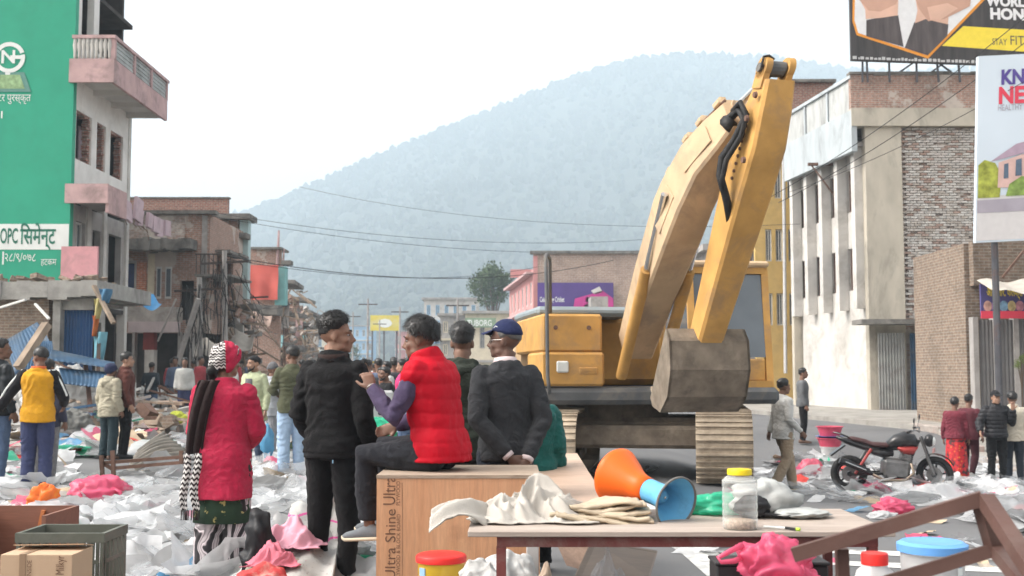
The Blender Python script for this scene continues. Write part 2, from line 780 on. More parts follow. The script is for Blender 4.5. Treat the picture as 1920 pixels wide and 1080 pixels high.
YB, YT = 640.0, 1750.0
nu, nv = 150, 60
gx = np.linspace(-480, 2480, nu + 1)
V = []
for j in range(nv + 1):
 t = j / nv * 1.12
 for i in range(nu + 1):
  px = gx[i]
  Y = YB + (YT - YB) * t
  top = at(px, ridge_py(px) + 6, YT).z
  tt = min(t, 1.0)
  prof = 0.62 * tt + 0.38 * tt ** 2.2
  z = top * prof if t <= 1 else top * (1 - (t - 1) * 1.6)
  V.append((xat(px, Y), Y, z))
V = np.array(V)
gl = vnoise(V * np.array([0.006, 0.0026, 0.0])) + 0.5 * vnoise(V * np.array([0.017, 0.008, 0.0]))
tt = np.clip((V[:, 1] - YB) / (YT - YB), 0, 1)
V[:, 2] += gl * 26 * np.sin(np.pi * np.clip(tt, 0, 1)) * (0.4 + tt)
V[:, 2] -= 1.0 - tt
hb = MB()
hb.add([tuple(p) for p in V], [(j * (nu + 1) + i, j * (nu + 1) + i + 1, (j + 1) * (nu + 1) + i + 1, (j + 1) * (nu + 1) + i) for j in range(nv) for i in range(nu)])
M_WOOD = mat('forest_floor', (0.03, 0.038, 0.03), 1.0, 0.4, 0.02, (0.06, 0.06, 0.04), 0.6, 0.006)
hill = hb.build('hill', M_WOOD, smooth=True)
tag(hill, kind='structure')

# tree cover of the hill
M_FOR = mat('forest_crowns', (0.034, 0.044, 0.032), 1.0, 0.3, 0.02, (0.055, 0.057, 0.04), 0.6, 0.008)
bmx = bmesh.new()
bmesh.ops.create_icosphere(bmx, subdivisions=1, radius=1.0)
ico = np.array([v.co[:] for v in bmx.verts])
icof = [tuple(v.index for v in f.verts) for f in bmx.faces]
bmx.free()
Vg = V.reshape(nv + 1, nu + 1, 3)
rs = np.random.RandomState(3)
fv, ff = [], []
off = 0
for k in range(11000):
 if k < 1800:
  jj = rs.uniform(0.84, 0.90) * nv
 else:
  jj = rs.uniform(0.0, 0.89) ** 0.75 * nv
 ii = rs.uniform(8, nu - 12)
 j0, i0 = int(jj), int(ii)
 p = Vg[min(j0, nv), i0] * (1 - (ii - i0)) + Vg[min(j0, nv), i0 + 1] * (ii - i0)
 q = Vg[min(j0 + 1, nv), i0]
 p = p + (q - Vg[min(j0, nv), i0]) * (jj - j0)
 r = rs.uniform(2.8, 5.6) * (1.25 if rs.rand() < 0.12 else 1)
 hz = rs.uniform(0.8, 1.5)
 w = ico * (1 + 0.4 * vnoise(ico * 1.9 + k * 3.1)[:, None])
 w = w * np.array([r, r, r * hz]) + p + np.array([0, 0, r * hz * 0.55])
 fv.append(w)
 ff.extend([(a + off, b + off, c + off) for a, b, c in icof])
 off += len(ico)
fb = MB()
fb.add([tuple(x) for x in np.concatenate(fv)], ff)
fo = fb.build('forest', M_FOR, uv=False)
tag(fo, 'hazy blue-green forest covering the hillside behind the street', 'forest', kind='stuff')
# ================================================================ buildings
SHIFT = 0.004


def cf(b, px0, py0, px1, py1, Y, depth):
 """box whose camera-facing front shows at this pixel rectangle at distance Y"""
 a, c = at(px0, py1, Y), at(px1, py0, Y)
 b.b2((a.x, Y, a.z), (c.x, Y + depth, c.z))
 return b


def ycross(px, X):
 return F * X / (px - 960)


def zrow(py, Y):
 return at(960, py, Y).z


def wall_cells(b, o, u, inn, W, z0, z1, holes, th):
 """wall W long from o along u, thickness th along inn, with rectangular holes (u0,u1,z0,z1)"""
 u, inn = Vector(u).normalized(), Vector(inn).normalized()
 us = sorted(set([0, W] + [min(max(h[0], 0), W) for h in holes] + [min(max(h[1], 0), W) for h in holes]))
 for a, c in zip(us, us[1:]):
  if c - a < 1e-5:
   continue
  cols = sorted([(h[2], h[3]) for h in holes if h[0] < c - 1e-6 and h[1] > a + 1e-6])
  z = z0
  spans = []
  for h0, h1 in cols:
   if h0 > z:
    spans.append((z, h0))
   z = max(z, h1)
  if z < z1:
   spans.append((z, z1))
  for s0, s1 in spans:
   ctr = Vector(o) + u * ((a + c) / 2) + inn * (th / 2)
   ctr.z = (s0 + s1) / 2
   M = Matrix((u, inn, Z3)).transposed()
   b.box(ctr, (c - a, th, s1 - s0), M)
 return b


def window(parent, o, u, inn, u0, u1, z0, z1, frame_m, pane_m, inset=0.1, fw=0.06, mull=1, bars=False):
 u, inn = Vector(u).normalized(), Vector(inn).normalized()
 M = Matrix((u, inn, Z3)).transposed()
 f = MB()

 def bx(a, c, s0, s1, dep, d0):
  ctr = Vector(o) + u * ((a + c) / 2) + inn * (d0 + dep / 2)
  ctr.z = (s0 + s1) / 2
  f.box(ctr, (c - a, dep, s1 - s0), M)
 bx(u0, u0 + fw, z0, z1, 0.06, inset)
 bx(u1 - fw, u1, z0, z1, 0.06, inset)
 bx(u0 + fw, u1 - fw, z0, z0 + fw, 0.06, inset)
 bx(u0 + fw, u1 - fw, z1 - fw, z1, 0.06, inset)
 for k in range(mull):
  c = u0 + (u1 - u0) * (k + 1) / (mull + 1)
  bx(c - fw * .4, c + fw * .4, z0 + fw, z1 - fw, 0.05, inset + 0.003)
 w = f.build('window', frame_m, parent)
 p = MB()
 f = p
 bx(u0 + 0.01, u1 - 0.01, z0 + 0.01, z1 - 0.01, 0.02, inset + 0.065)
 p.build('pane', pane_m, w)
 return w


def flat_poly(parent, name, pts, o, u, v, m, lift):
 u, v = Vector(u).normalized(), Vector(v).normalized()
 w = u.cross(v)
 b = MB()
 b.add([Vector(o) + u * x + v * y + w * lift for x, y in pts], [tuple(range(len(pts)))])
 return b.build(name, m, parent, uv=False)


def circle_pts(cx, cy, rx, ry=None, n=20, a0=0, a1=2 * pi):
 ry = ry or rx
 return [(cx + rx * cos(a0 + (a1 - a0) * k / n), cy + ry * sin(a0 + (a1 - a0) * k / n)) for k in range(n + (0 if abs(a1 - a0 - 2 * pi) < 1e-6 else 1))]


def ring_poly(cx, cy, r0, r1, a0, a1, n=20):
 A = [(cx + r1 * cos(a0 + (a1 - a0) * k / n), cy + r1 * sin(a0 + (a1 - a0) * k / n)) for k in range(n + 1)]
 B = [(cx + r0 * cos(a0 + (a1 - a0) * k / n), cy + r0 * sin(a0 + (a1 - a0) * k / n)) for k in range(n, -1, -1)]
 return A + B


def corrugated(b, o, u, v, W, H, pitch=0.09, amp=0.018, bend=0.0, nv=4, jitter=0.0, seed=0):
 """ribs run along v"""
 u, v = Vector(u).normalized(), Vector(v).normalized()
 w = u.cross(v)
 nu_ = max(8, int(W / pitch * 4))
 rr = random.Random(seed)
 ph = rr.random() * 9

 def fn(a, c):
  k = amp * sin(a * W / pitch * 2 * pi) + bend * sin(pi * c) * W * 0.2 + jitter * (sin(a * 5.1 + ph) * sin(c * 3.3 + ph))
  return Vector(o) + u * (a * W) + v * (c * H) + w * k
 return b.sheet(nu_, nv, fn)


M_GREEN = mat('green_wall_paint', (0.035, 0.34, 0.215), 0.6, 0.06, 1.2, (0.04, 0.27, 0.17), 0.4, 0.6, bump_s=0.1)
M_WHITE = mat('white_wall_paint', (0.55, 0.53, 0.50), 0.8, 0.1, 1.5, (0.24, 0.215, 0.185), 0.65, 0.8, bump_s=0.1)
M_WHITE2 = mat('limewashed_wall', (0.74, 0.72, 0.69), 0.8, 0.08, 1.5, (0.45, 0.42, 0.38), 0.5, 0.9, bump_s=0.1)
M_BAND = mat('white_lettering_band', (0.72, 0.74, 0.72), 0.7, 0.05, 2)
M_PINK = mat('pink_plaster', (0.50, 0.34, 0.335), 0.85, 0.14, 2, (0.17, 0.14, 0.13), 0.8, 1.3, bump_s=0.2)
M_PINKB = mat('rose_plaster', (0.60, 0.30, 0.32), 0.85, 0.12, 2, (0.36, 0.22, 0.22), 0.7, 1.4, bump_s=0.2)
M_LILAC = mat('lilac_plaster', (0.52, 0.40, 0.44), 0.85, 0.10, 2, (0.25, 0.2, 0.2), 0.6, 1.0)
M_GREYW = mat('grey_plaster', (0.34, 0.32, 0.305), 0.9, 0.15, 2, (0.13, 0.12, 0.11), 0.7, 0.9, bump_s=0.25)
M_BALU = mat('grey_balustrade', (0.42, 0.44, 0.44), 0.9, 0.14, 3, (0.10, 0.10, 0.09), 0.75, 1.3)
M_SLABD = mat('stained_slab', (0.20, 0.19, 0.175), 0.95, 0.25, 3, (0.04, 0.038, 0.035), 0.85, 1.1, bump_s=0.4, bump_scale=14)
M_CREAM = mat('cream_plaster', (0.60, 0.53, 0.40), 0.85, 0.08, 2, (0.28, 0.23, 0.17), 0.5, 1.0)
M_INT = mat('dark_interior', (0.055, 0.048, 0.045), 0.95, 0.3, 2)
M_BRK = brick_mat('red_brick', (0.38, 0.17, 0.12), (0.30, 0.14, 0.105), (0.34, 0.31, 0.28))
M_BRK2 = brick_mat('old_brick', (0.40, 0.22, 0.165), (0.32, 0.19, 0.15), (0.37, 0.33, 0.29), plaster=(0.50, 0.44, 0.39), pl_lo=0.54)
M_BRKW = brick_mat('whitewashed_brick', (0.46, 0.40, 0.36), (0.36, 0.24, 0.20), (0.40, 0.37, 0.34), plaster=(0.55, 0.50, 0.45), pl_lo=0.56)
M_BRKB = brick_mat('brown_brick', (0.25, 0.18, 0.13), (0.20, 0.145, 0.11), (0.28, 0.24, 0.20))
M_BRKO = brick_mat('orange_brick', (0.46, 0.15, 0.07), (0.40, 0.13, 0.07), (0.45, 0.33, 0.26), dirt_amt=0.2)
M_PANE = mat('window_glass', (0.10, 0.12, 0.14), 0.12, 0.2, 1.0, spec=0.7)
M_FRAMEW = mat('white_frame', (0.55, 0.55, 0.53), 0.6, 0.1)
M_FRAMEB = mat('brown_frame', (0.14, 0.07, 0.05), 0.6, 0.2)
M_BLUED = mat('blue_door', (0.06, 0.085, 0.20), 0.6, 0.12, 3, (0.10, 0.10, 0.12), 0.4, 2)
M_SHUT = mat('blue_shutter', (0.075, 0.16, 0.33), 0.5, 0.12, 3, (0.20, 0.17, 0.14), 0.5, 2.2, metal=0.2, stretch=(1, 1, 0.3))
M_BSHEET = mat('blue_sheet', (0.035, 0.08, 0.145), 0.55, 0.25, 2, (0.13, 0.125, 0.115), 0.7, 1.8, metal=0.2)
M_GSHEET = mat('grey_sheet', (0.30, 0.30, 0.29), 0.45, 0.2, 2, (0.16, 0.12, 0.09), 0.7, 1.7, metal=0.4)
M_TARP = mat('blue_tarp', (0.04, 0.22, 0.46), 0.5, 0.15, 5, bump_s=0.3, bump_scale=12)
M_IRON = mat('dark_iron', (0.07, 0.06, 0.055), 0.65, 0.3, 5, (0.16, 0.08, 0.05), 0.6, 3, metal=0.3)
M_RUST = mat('rusty_bar', (0.17, 0.10, 0.075), 0.8, 0.3, 6, (0.09, 0.06, 0.05), 0.6, 4)
M_TIMB = mat('weathered_timber', (0.27, 0.21, 0.16), 0.9, 0.3, 4, (0.12, 0.09, 0.07), 0.6, 3, stretch=(1, 1, 0.2))
M_REDC = mat('red_banner_cloth', (0.62, 0.14, 0.115), 0.85, 0.08, 2)
M_TURQ = mat('turquoise_plaster', (0.22, 0.47, 0.47), 0.85, 0.14, 2, (0.3, 0.3, 0.28), 0.5, 1)
M_DARKRED = mat('dark_red_paint', (0.24, 0.05, 0.045), 0.7, 0.2, 3, (0.1, 0.05, 0.05), 0.5, 2)
BX, BY, BZ = (1, 0, 0), (0, 1, 0), (0, 0, 1)

# ---------------------------------------------------------------- green lettered building (left)
XF, Y1, Y2 = -13.2, 34.0, 39.2
g = wthing('corner_building', 'tall building with green painted side wall, white lettering and pink balcony', 'building', (-17, 36, 0))
b = MB()
b.b2((-26, Y1, 3.3), (XF, Y1 + 0.25, 15.5))
side = b.build('side_wall', M_GREEN, g)
side['label'] = 'green painted side wall with white lettering'
zA, zB = zrow(468, Y1), zrow(420, Y1)
b = MB()
b.b2((-26, Y1 - 0.012, zA), (XF - 0.02, Y1 - 0.002, zB))
b.build('lettering_band', M_BAND, g)
M_LGREEN = mat('dark_green_letters', (0.03, 0.16, 0.11), 0.7, 0.1)
M_LWHITE = mat('white_letters', (0.74, 0.77, 0.75), 0.7, 0.06)


def wall_text(txt, px0, py_base, px1, h_px, m, nm='lettering', Yw=Y1, lift=0.02, bold=False):
 p = at(px0, py_base, Yw)
 q = at(px1, py_base, Yw)
 return lettering(nm, txt, h_px / F * Yw * 1.35, p, BX, BZ, m, g, lift=lift, width=q.x - p.x, bold=bold)


wall_text('OPC', 0, 456, 33, 30, M_LGREEN, bold=True)
wall_text('\u093f\u0938\u092e\u0947\u0928\u094d\u091f', 38, 457, 105, 32, M_LGREEN, bold=True)
wall_text('\u0968\u096e/\u096f/\u0966\u096d\u096e', 8, 490, 66, 17, M_LWHITE)
wall_text('\u0939\u091f\u0915\u092e', 77, 497, 106, 13, M_LWHITE)
wall_text('\u0939\u0941\u091f\u0930 \u092a\u0941\u0930\u0938\u094d\u0915\u0943\u0924', -12, 190, 58, 15, M_LWHITE)
wall_text('|', 1, 490, 4, 20, M_LWHITE)
wall_text('l', 0, 222, 3, 15, M_LWHITE)
# round emblem with a letter N, on a stand and a trapezoid plate
k = Y1 / F
eo = at(18, 108, Y1)
em = flat_poly(g, 'emblem', ring_poly(0, 0, 22 * k, 30 * k, R(20), R(372), 26), eo, BX, BZ, M_LWHITE, 0.02)
flat_poly(em, 'emblem_bar', [(2 * k, -3 * k), (30 * k, -3 * k), (30 * k, 4 * k), (2 * k, 4 * k)], eo, BX, BZ, M_LWHITE, 0.026)
flat_poly(em, 'emblem_stem', [(-6 * k, -42 * k), (2 * k, -42 * k), (3 * k, -29 * k), (-7 * k, -29 * k)], eo, BX, BZ, M_LWHITE, 0.023)
lettering('emblem_letter', 'N', 36 * k, eo + Vector((-17 * k, 0, -11 * k)), BX, BZ, M_LWHITE, g, lift=0.029, width=26 * k, bold=True)
po = at(14, 155, Y1)
flat_poly(g, 'emblem_plate', [(-46 * k, -18 * k), (46 * k, -18 * k), (32 * k, 20 * k), (-32 * k, 20 * k)], po, BX, BZ, mat('plate_grey_green', (0.13, 0.28, 0.24), 0.7, 0.1), 0.02)
flat_poly(g, 'emblem_plate_face', [(-38 * k, -12 * k), (34 * k, -12 * k), (24 * k, 15 * k), (-28 * k, 15 * k)], po, BX, BZ, mat('plate_olive', (0.28, 0.42, 0.22), 0.7, 0.3, 8), 0.026)

# street-side wall with the three broken windows
zt = 15.5
holes = []
for a, c in ((132, 162), (172, 189), (198, 222)):
 holes.append((ycross(a, XF) - Y1, ycross(c, XF) - Y1, 7.85, 9.35))
b = MB()
wall_cells(b, (XF, Y1 + 0.25, 0), BY, (-1, 0, 0), Y2 - Y1 - 0.25, 6.9, 11.55, [(h[0] - .25, h[1] - .25, h[2], h[3]) for h in holes], 0.25)
b.build('street_wall', M_WHITE2, g)
for h in holes:            # ragged brick edges where the frames were torn out
 w = MB()
 rr = random.Random(int(h[0] * 100))
 for kz in range(int((h[3] - h[2]) / 0.11)):
  z = h[2] + 0.055 + kz * 0.11
  w.box((XF - 0.16, Y1 + h[1] - rr.uniform(0.0, 0.10), z), (0.20, 0.22, 0.085), (0, 0, rr.uniform(-.2, .2)))
 for ky in range(int((h[1] - h[0]) / 0.2)):
  w.box((XF - 0.15, Y1 + h[0] + 0.1 + ky * 0.2, h[3] - rr.uniform(-0.02, 0.05)), (0.2, 0.18, 0.09), (rr.uniform(-.2, .2), 0, 0))
 win = w.build('broken_window', M_BRK, g)
 c = MB()
 c.b2((XF - 0.75, Y1 + h[0] + (h[1] - h[0]) * .45, h[2]), (XF - 0.71, Y1 + h[0] + (h[1] - h[0]) * .8, h[3] - .05))
 c.build('torn_curtain', M_LILAC, win)
# floors, inner walls, back
b = MB()
for z in (3.35, 6.62, 10.1, 13.3):
 b.b2((-25.9, Y1 + 0.26, z), (XF - 0.02, Y2, z + 0.14))
b.b2((-25.9, Y2, 0), (-13.6, Y2 + 0.2, 15.4))
b.b2((-17.2, Y1 + 0.26, 0), (-17.0, Y2, 15.4))
b.b2((-26, Y1 + 0.25, 15.2), (XF - 0.3, Y2, 15.4))
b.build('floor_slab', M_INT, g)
for c_, s_ in (((XF - 0.1, Y2 - 0.12, 6.2), (0.26, 0.26, 12.4)), ((XF - 0.10, Y1 + 2.95, 5.0), (0.24, 0.28, 3.25)), ((XF - 0.10, Y1 + 1.55, 5.0), (0.24, 0.30, 3.25))):
 MB().box(c_, s_).build('column', M_WHITE, g)
# upper balcony
ZB0, ZB1, ZB2 = 10.08, 10.80, 11.52
XB = -11.95
b = MB()
b.b2((XF + 0.003, Y1 - 0.05, ZB0 + 0.18), (XB - 0.1, Y2 - .05, ZB0 + 0.34))
for y in (35.6, 37.2, 38.7):
 b.b2((XF + 0.003, y, ZB0 + 0.02), (XB - 0.12, y + 0.18, ZB0 + 0.18))
bal = b.build('balcony', M_WHITE, g)
b = MB()
b.b2((XB - 0.1, Y1 - 0.05, ZB0), (XB, Y2, ZB1))
b.b2((XF - 0.1, Y1 - 0.15, ZB0), (XB, Y1 - 0.05, ZB1))
b.build('fascia', M_PINK, bal)
b = MB()
for yy in (Y1 - .1, 35.7, 37.4, Y2 - .1):
 b.box((XB - .06, yy + .05, (ZB1 + ZB2) / 2), (0.14, 0.14, ZB2 - ZB1))
b.box(((XF + XB) / 2, Y1 - 0.1, ZB2 - 0.05), (1.3, 0.16, 0.1))
b.box((XB - .06, (Y1 + Y2) / 2, ZB2 - 0.05), (0.18, Y2 - Y1 + .2, 0.1))
b.build('rail', M_PINK, bal)
for k in range(9):
 c = MB()
 c.lathe([(0.03, 0), (0.05, .08), (0.045, .2), (0.075, .42), (0.05, .58), (0.06, .62)], 8, (XF + 0.05 + k * 0.13, Y1 - 0.1, ZB1))
 c.build('baluster', M_WHITE, bal, smooth=True)
for y0, y1 in ((34.05, 35.65), (35.8, 37.35), (37.5, 39.1)):
 c = MB()
 c.b2((XB - 0.09, y0, ZB1), (XB - 0.05, y1, ZB2 - 0.1))
 for j in range(5):
  c.b2((XB - 0.05, y0, ZB1 + 0.04 + j * 0.125), (XB - 0.025, y1, ZB1 + 0.075 + j * 0.125))
 c.build('grille_panel', M_BALU, bal)
# lower broken balcony
b = MB()
b.b2((XF + 0.003, Y1 - .1, 6.50), (-12.2, Y1 + 2.2, 6.62))
b.build('broken_slab', M_GREYW, g)
b = MB()
b.b2((XF - .1, Y1 - .2, 6.42), (-12.02, Y1 - .1, 7.0))
b.b2((-12.12, Y1 - .1, 6.15), (-12.02, Y1 + 1.5, 6.98))
b.build('fascia', M_PINK, g)
b = MB()
zz = [6.9, 6.72, 6.62, 6.6, 6.35, 6.5]
rr = random.Random(4)
for kk in range(7):
 y = Y1 + 1.5 + kk * 0.62
 b.box((-12.05 + rr.uniform(-.1, .1), y + .3, 6.55 - kk * 0.03 + rr.uniform(-.1, .1)), (0.1, 0.6, 0.62 - 0.05 * kk + rr.uniform(-.1, .25)), (rr.uniform(-.25, .1), rr.uniform(-.15, .15), rr.uniform(-.1, .1)))
hang = b.build('hanging_fascia', M_LILAC, g)
hang['label'] = 'broken lilac balcony edge hanging in pieces'
for kk in range(9):
 b = MB()
 y = Y1 + 2.0 + kk * 0.4
 b.tube([(-12.6, y, 6.5), (-12.3 + rr.uniform(-.2, .2), y + rr.uniform(-.1, .3), 6.3 - rr.random() * .5)], 0.012, 5)
 b.build('bent_rebar', M_RUST, g)
# second storey street wall
h2 = [(0.35, 1.1, 5.15, 6.0), (1.75, 2.45, 3.6, 5.9), (3.2, 4.4, 3.6, 5.95)]
b = MB()
wall_cells(b, (XF - 0.05, Y1 + 0.25, 0), BY, (-1, 0, 0), Y2 - Y1 - 0.5, 3.45, 6.49, h2, 0.2)
b.build('street_wall', M_GREYW, g)
window(g, (XF - 0.05, Y1 + 0.25, 0), BY, (-1, 0, 0), *h2[0], M_FRAMEW, M_PANE)
b = MB()
cf(b, 113, 462, 183, 530, Y1 - 0.55, 0.12)
pp = b.build('parapet_panel', M_PINKB, g)
# storey above the balcony with a smashed window
b = MB()
wall_cells(b, (XF + 0.0, Y1 + 0.25, 0), BY, (-1, 0, 0), 1.7, 11.56, 15.4, [(0.25, 1.25, 11.75, 13.4)], 0.22)
b.build('street_wall', M_WHITE2, g)

# ---------------------------------------------------------------- low annex with brick wall and blue shutter
YA = 29.5
an = wthing('low_annex', 'single storey annex with sagging concrete roof, brick wall and blue shutter', 'building', (-13, 31, 0))
b = MB()
rr = random.Random(9)
x = -18.5
xe = at(186, 540, YA).x
while x < xe:
 w = rr.uniform(0.35, 0.6)
 b.box((x + w / 2, YA + 1.9, 3.52 + rr.uniform(-.03, .03)), (w - 0.002, 4.3 + rr.uniform(-.15, .1), 0.44 + rr.uniform(-.05, .06)))
 x += w
b.build('roof_slab', M_CONC, an)
b = MB()
for kk in range(60):
 b.box((rr.uniform(-18, xe), YA + rr.uniform(-.1, 2), 3.8 + rr.uniform(0, .06)), (rr.uniform(.1, .35), rr.uniform(.1, .3), rr.uniform(.05, .16)), (rr.uniform(-.4, .4), rr.uniform(-.4, .4), rr.uniform(0, 3)))
b.build('roof_rubble', [M_BRKB], an)['kind'] = 'stuff'
b = MB()
cf(b, -150, 560, 92, 720, YA + 0.1, 0.25)
b.build('brick_wall', M_BRKB, an)
for a_, c_ in ((93, 114), (176, 188)):
 b = MB()
 cf(b, a_, 556, c_, 790, YA - 0.05, 0.4)
 b.build('pillar', M_CONC, an)
b = MB()
cf(b, 114, 560, 176, 581, YA + 0.1, 0.3)
b.build('lintel', M_CONC, an)
b = MB()
p0 = at(114, 760, YA + .25)
p1 = at(176, 581, YA + .25)
corrugated(b, (p0.x, YA + .25, 0.13), BX, BZ, p1.x - p0.x, p1.z - .13, 0.085, 0.03)
b.build('roller_shutter', M_SHUT, an)

# ---------------------------------------------------------------- brick house with dark balcony slab
YH = 44.0
hb_ = wthing('brick_house', 'old brick house with dark stained balcony slab and blue door', 'building', (-13.5, 47, 0))
zt_ = zrow(402, YH)
x0, x1 = xat(150, YH), xat(390, YH)
b = MB()
dz0, dz1 = zrow(552, YH), zrow(493, YH)
wall_cells(b, (x0, YH, 0), BX, BY, x1 - x0, 2.9, zt_,
   [(xat(226, YH) - x0, xat(252, YH) - x0, dz0, dz1), (xat(336, YH) - x0, xat(362, YH) - x0, zrow(600, YH), zrow(526, YH))], 0.25)
b.build('wall', M_BRK2, hb_)
b = MB()
cf(b, 228, 404, 347, 452, YH - 0.04, 0.035)
b.build('whitewashed_panel', M_BRKW, hb_)
b = MB()
cf(b, 376, 404, 389, 560, YH - 0.05, 0.3)
b.build('pilaster', M_GREYW, hb_)
b = MB()
cf(b, 276, 476, 290, 560, YH - 0.06, 0.3)
b.build('pilaster', M_CREAM, hb_)
b = MB()
cf(b, 254, 492, 275, 552, YH - 0.03, 0.02)
b.build('orange_brick_panel', M_BRKO, hb_)
b = MB()
b.b2((xat(226, YH) + .02, YH + .12, dz0), (xat(252, YH) - .02, YH + .17, dz1 - .02))
dr = b.build('door', M_BLUED, hb_)
b = MB()
for a in (226, 252):
 b.box((xat(a, YH), YH + .02, (dz0 + dz1) / 2), (0.08, 0.12, dz1 - dz0 + .1))
b.box((xat(239, YH), YH + .02, dz1 + .04), (xat(252, YH) - xat(226, YH), 0.12, 0.08))
b.build('frame', M_GREYW, dr)
b = MB()
x = xat(200, YH)
while x < xat(352, YH):
 w = rr.uniform(.2, .5)
 b.box((x + w / 2, YH - .5, zrow(462, YH) + rr.uniform(-.04, .04)), (w - .002, 1.0 + rr.uniform(-.1, .12), .46 + rr.uniform(-.08, .06)))
 x += w
b.build('balcony_slab', M_SLABD, hb_)
b = MB()
b.b2((x0, YH - 0.2, zt_), (x1 + .25, YH + 0.3, zt_ + .14))
b.build('cornice', M_SLABD, hb_)
b = MB()
cf(b, 241, 370, 428, 402, 51, 0.25)
b.build('rear_parapet', M_BRK, hb_)
b = MB()
cf(b, 238, 369, 430, 372, 50.96, 0.33)
b.build('coping', M_SLABD, hb_)
b = MB()
b.b2((x0, YH + .26, 2.9), (x0 + .2, 49.3, zt_))
b.b2((x0, 49.3, 0), (x1 - .26, 49.45, zt_))
b.b2((x0 + .2, YH + .26, zt_ - .15), (x1 - .26, 49.3, zt_ - .01))
b.b2((x0 + .2, YH + 1.4, 0.1), (x1 - .25, YH + 1.5, zt_ - .2))
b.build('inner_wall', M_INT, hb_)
# street side of the brick house
XS = x1
b = MB()
hs_ = [(0.9, 1.7, 4.7, 6.0), (2.6, 3.5, 4.5, 6.0)]
wall_cells(b, (XS, YH + .25, 0), BY, (-1, 0, 0), 5.2, 2.9, zt_, hs_, 0.25)
b.build('street_wall', M_BRK2, hb_)
for h in hs_:
 window(hb_, (XS, YH + .25, 0), BY, (-1, 0, 0), *h, M_FRAMEB, M_PANE, 0.12)
b = MB()
b.b2((XS, YH + .8, 6.1), (XS + .6, YH + 2.1, 6.2))
b.build('window_canopy', M_SLABD, hb_)
b = MB()
b.b2((XS, YH + 2.5, 6.15), (XS + .6, YH + 4, 6.25))
b.build('window_canopy', M_SLABD, hb_)
for px0, px1 in ((292, 303), (309, 322)):
 b = MB()
 cf(b, px0, 500, px1, 560, YH - 0.03, 0.05)
 w = b.build('window', M_FRAMEW, hb_)
 b = MB()
 cf(b, px0 + 2, 504, px1 - 2, 556, YH - 0.045, 0.015)
 b.build('pane', M_PANE, w)
# iron balcony rail on the street corner
b = MB()
A, Bq = at(386, 480, YH - .9), at(440, 480, YH - .9)
b.b2((XS - .3, YH - .95, zrow(522, YH)), (XS + 1.1, YH + 2.4, zrow(518, YH)))
b.build('corner_balcony_slab', M_SLABD, hb_)
for kk in range(9):
 c = MB()
 c.tube([(XS - .25 + kk * .16, YH - .9, zrow(519, YH)), (XS - .25 + kk * .16, YH - .9, zrow(481, YH))], 0.022, 5)
 c.build('rail_bar', M_IRON, hb_)
b = MB()
b.tube([(XS - .3, YH - .9, zrow(481, YH)), (XS + 1.08, YH - .9, zrow(481, YH)), (XS + 1.08, YH + 2.3, zrow(481, YH))], 0.03, 6)
b.build('handrail', M_IRON, hb_)
# ground floor shops of the brick house
for px in (196, 244, 330, 352):
 b = MB()
 cf(b, px, 622, px + 9, 790, YH - .2, 0.35)
 b.build('pillar', M_GREYW, hb_)
b = MB()
cf(b, 268, 622, 289, 656, YH - .3, 0.4)
c1 = b.build('painted_pillar', M_DARKRED, hb_)
b = MB()
cf(b, 268, 656, 289, 790, YH - .3, 0.4)
b.build('pillar_base', M_WHITE, c1)
b = MB()
cf(b, 240, 603, 335, 623, YH - 1.0, 0.25)
b.build('fascia_board', mat('pale_pink_fascia', (0.50, 0.42, 0.42), 0.85, .12, 2, (.2, .17, .16), .6, 1.2), hb_)
b = MB()
cf(b, 236, 575, 330, 603, YH - .9, 0.9)
b.build('porch_roof', mat('worn_porch', (0.40, 0.37, 0.34), 0.9, .25, 3, (.14, .12, .1), .7, 1.4), hb_)
b = MB()
rr = random.Random(5)
tp = [at(222, 556, YH - 2.6), at(288, 552, YH - 2.6), at(304, 572, YH - 3.6), at(226, 560, YH - 3.6)]


def tarp(a, c):
 p = tp[0].lerp(tp[1], a).lerp(tp[3].lerp(tp[2], a), c)
 p.z += 0.09 * sin(a * 9 + c * 4) * (0.3 + c) - 0.2 * sin(pi * a) * c
 return p


b.sheet(18, 8, tarp)
to = b.build('tarpaulin', M_TARP, smooth=True)
tag(to, 'small blue tarpaulin sagging over the porch of the brick house', 'tarpaulin')

# ---------------------------------------------------------------- narrow turquoise house
YC = 49.5
tc_ = wthing('narrow_house', 'narrow brick house with turquoise street edge beside the dark balcony house', 'building', (-12, 53, 0))
b = MB()
cf(b, 392, 410, 447, 560, YC, 0.25)
cf(b, 380, 560, 452, 720, YC + .1, 0.25)
b.build('wall', M_BRK2, tc_)
b = MB()
cf(b, 398, 400, 468, 410, YC - .5, 1.5)
b.build('roof_slab', M_SLABD, tc_)
b = MB()
cf(b, 447, 412, 466, 560, YC - .05, 0.5)
b.build('turquoise_wall', mat('pale_turquoise', (0.42, 0.55, 0.56), .85, .12, 2, (.3, .3, .28), .5, 1.2), tc_)
b = MB()
cf(b, 447, 446, 452, 496, YC - .1, 0.04)
b.build('shutter', mat('green_shutter', (0.10, 0.28, 0.20), .7, .2), tc_)
b = MB()
cf(b, 432, 436, 462, 446, YC - .8, 0.8)
b.build('window_canopy', M_SLABD, tc_)
b = MB()
cf(b, 431, 535, 455, 612, YC - 1.2, 0.04)
b.build('hanging_sign', mat('faded_sign', (0.52, 0.47, 0.43), .8, .25, 3, (.5, .22, .18), .6, 1.7), tc_)
b = MB()
cf(b, 421, 525, 430, 552, YC - 1.25, 0.04)
b.build('red_sign', M_REDC, tc_)
b = MB()
b.b2((xat(380, YC), YC + 1.2, 0), (xat(448, YC), YC + 1.3, 7))
b.build('inner_wall', M_BRK2, tc_)

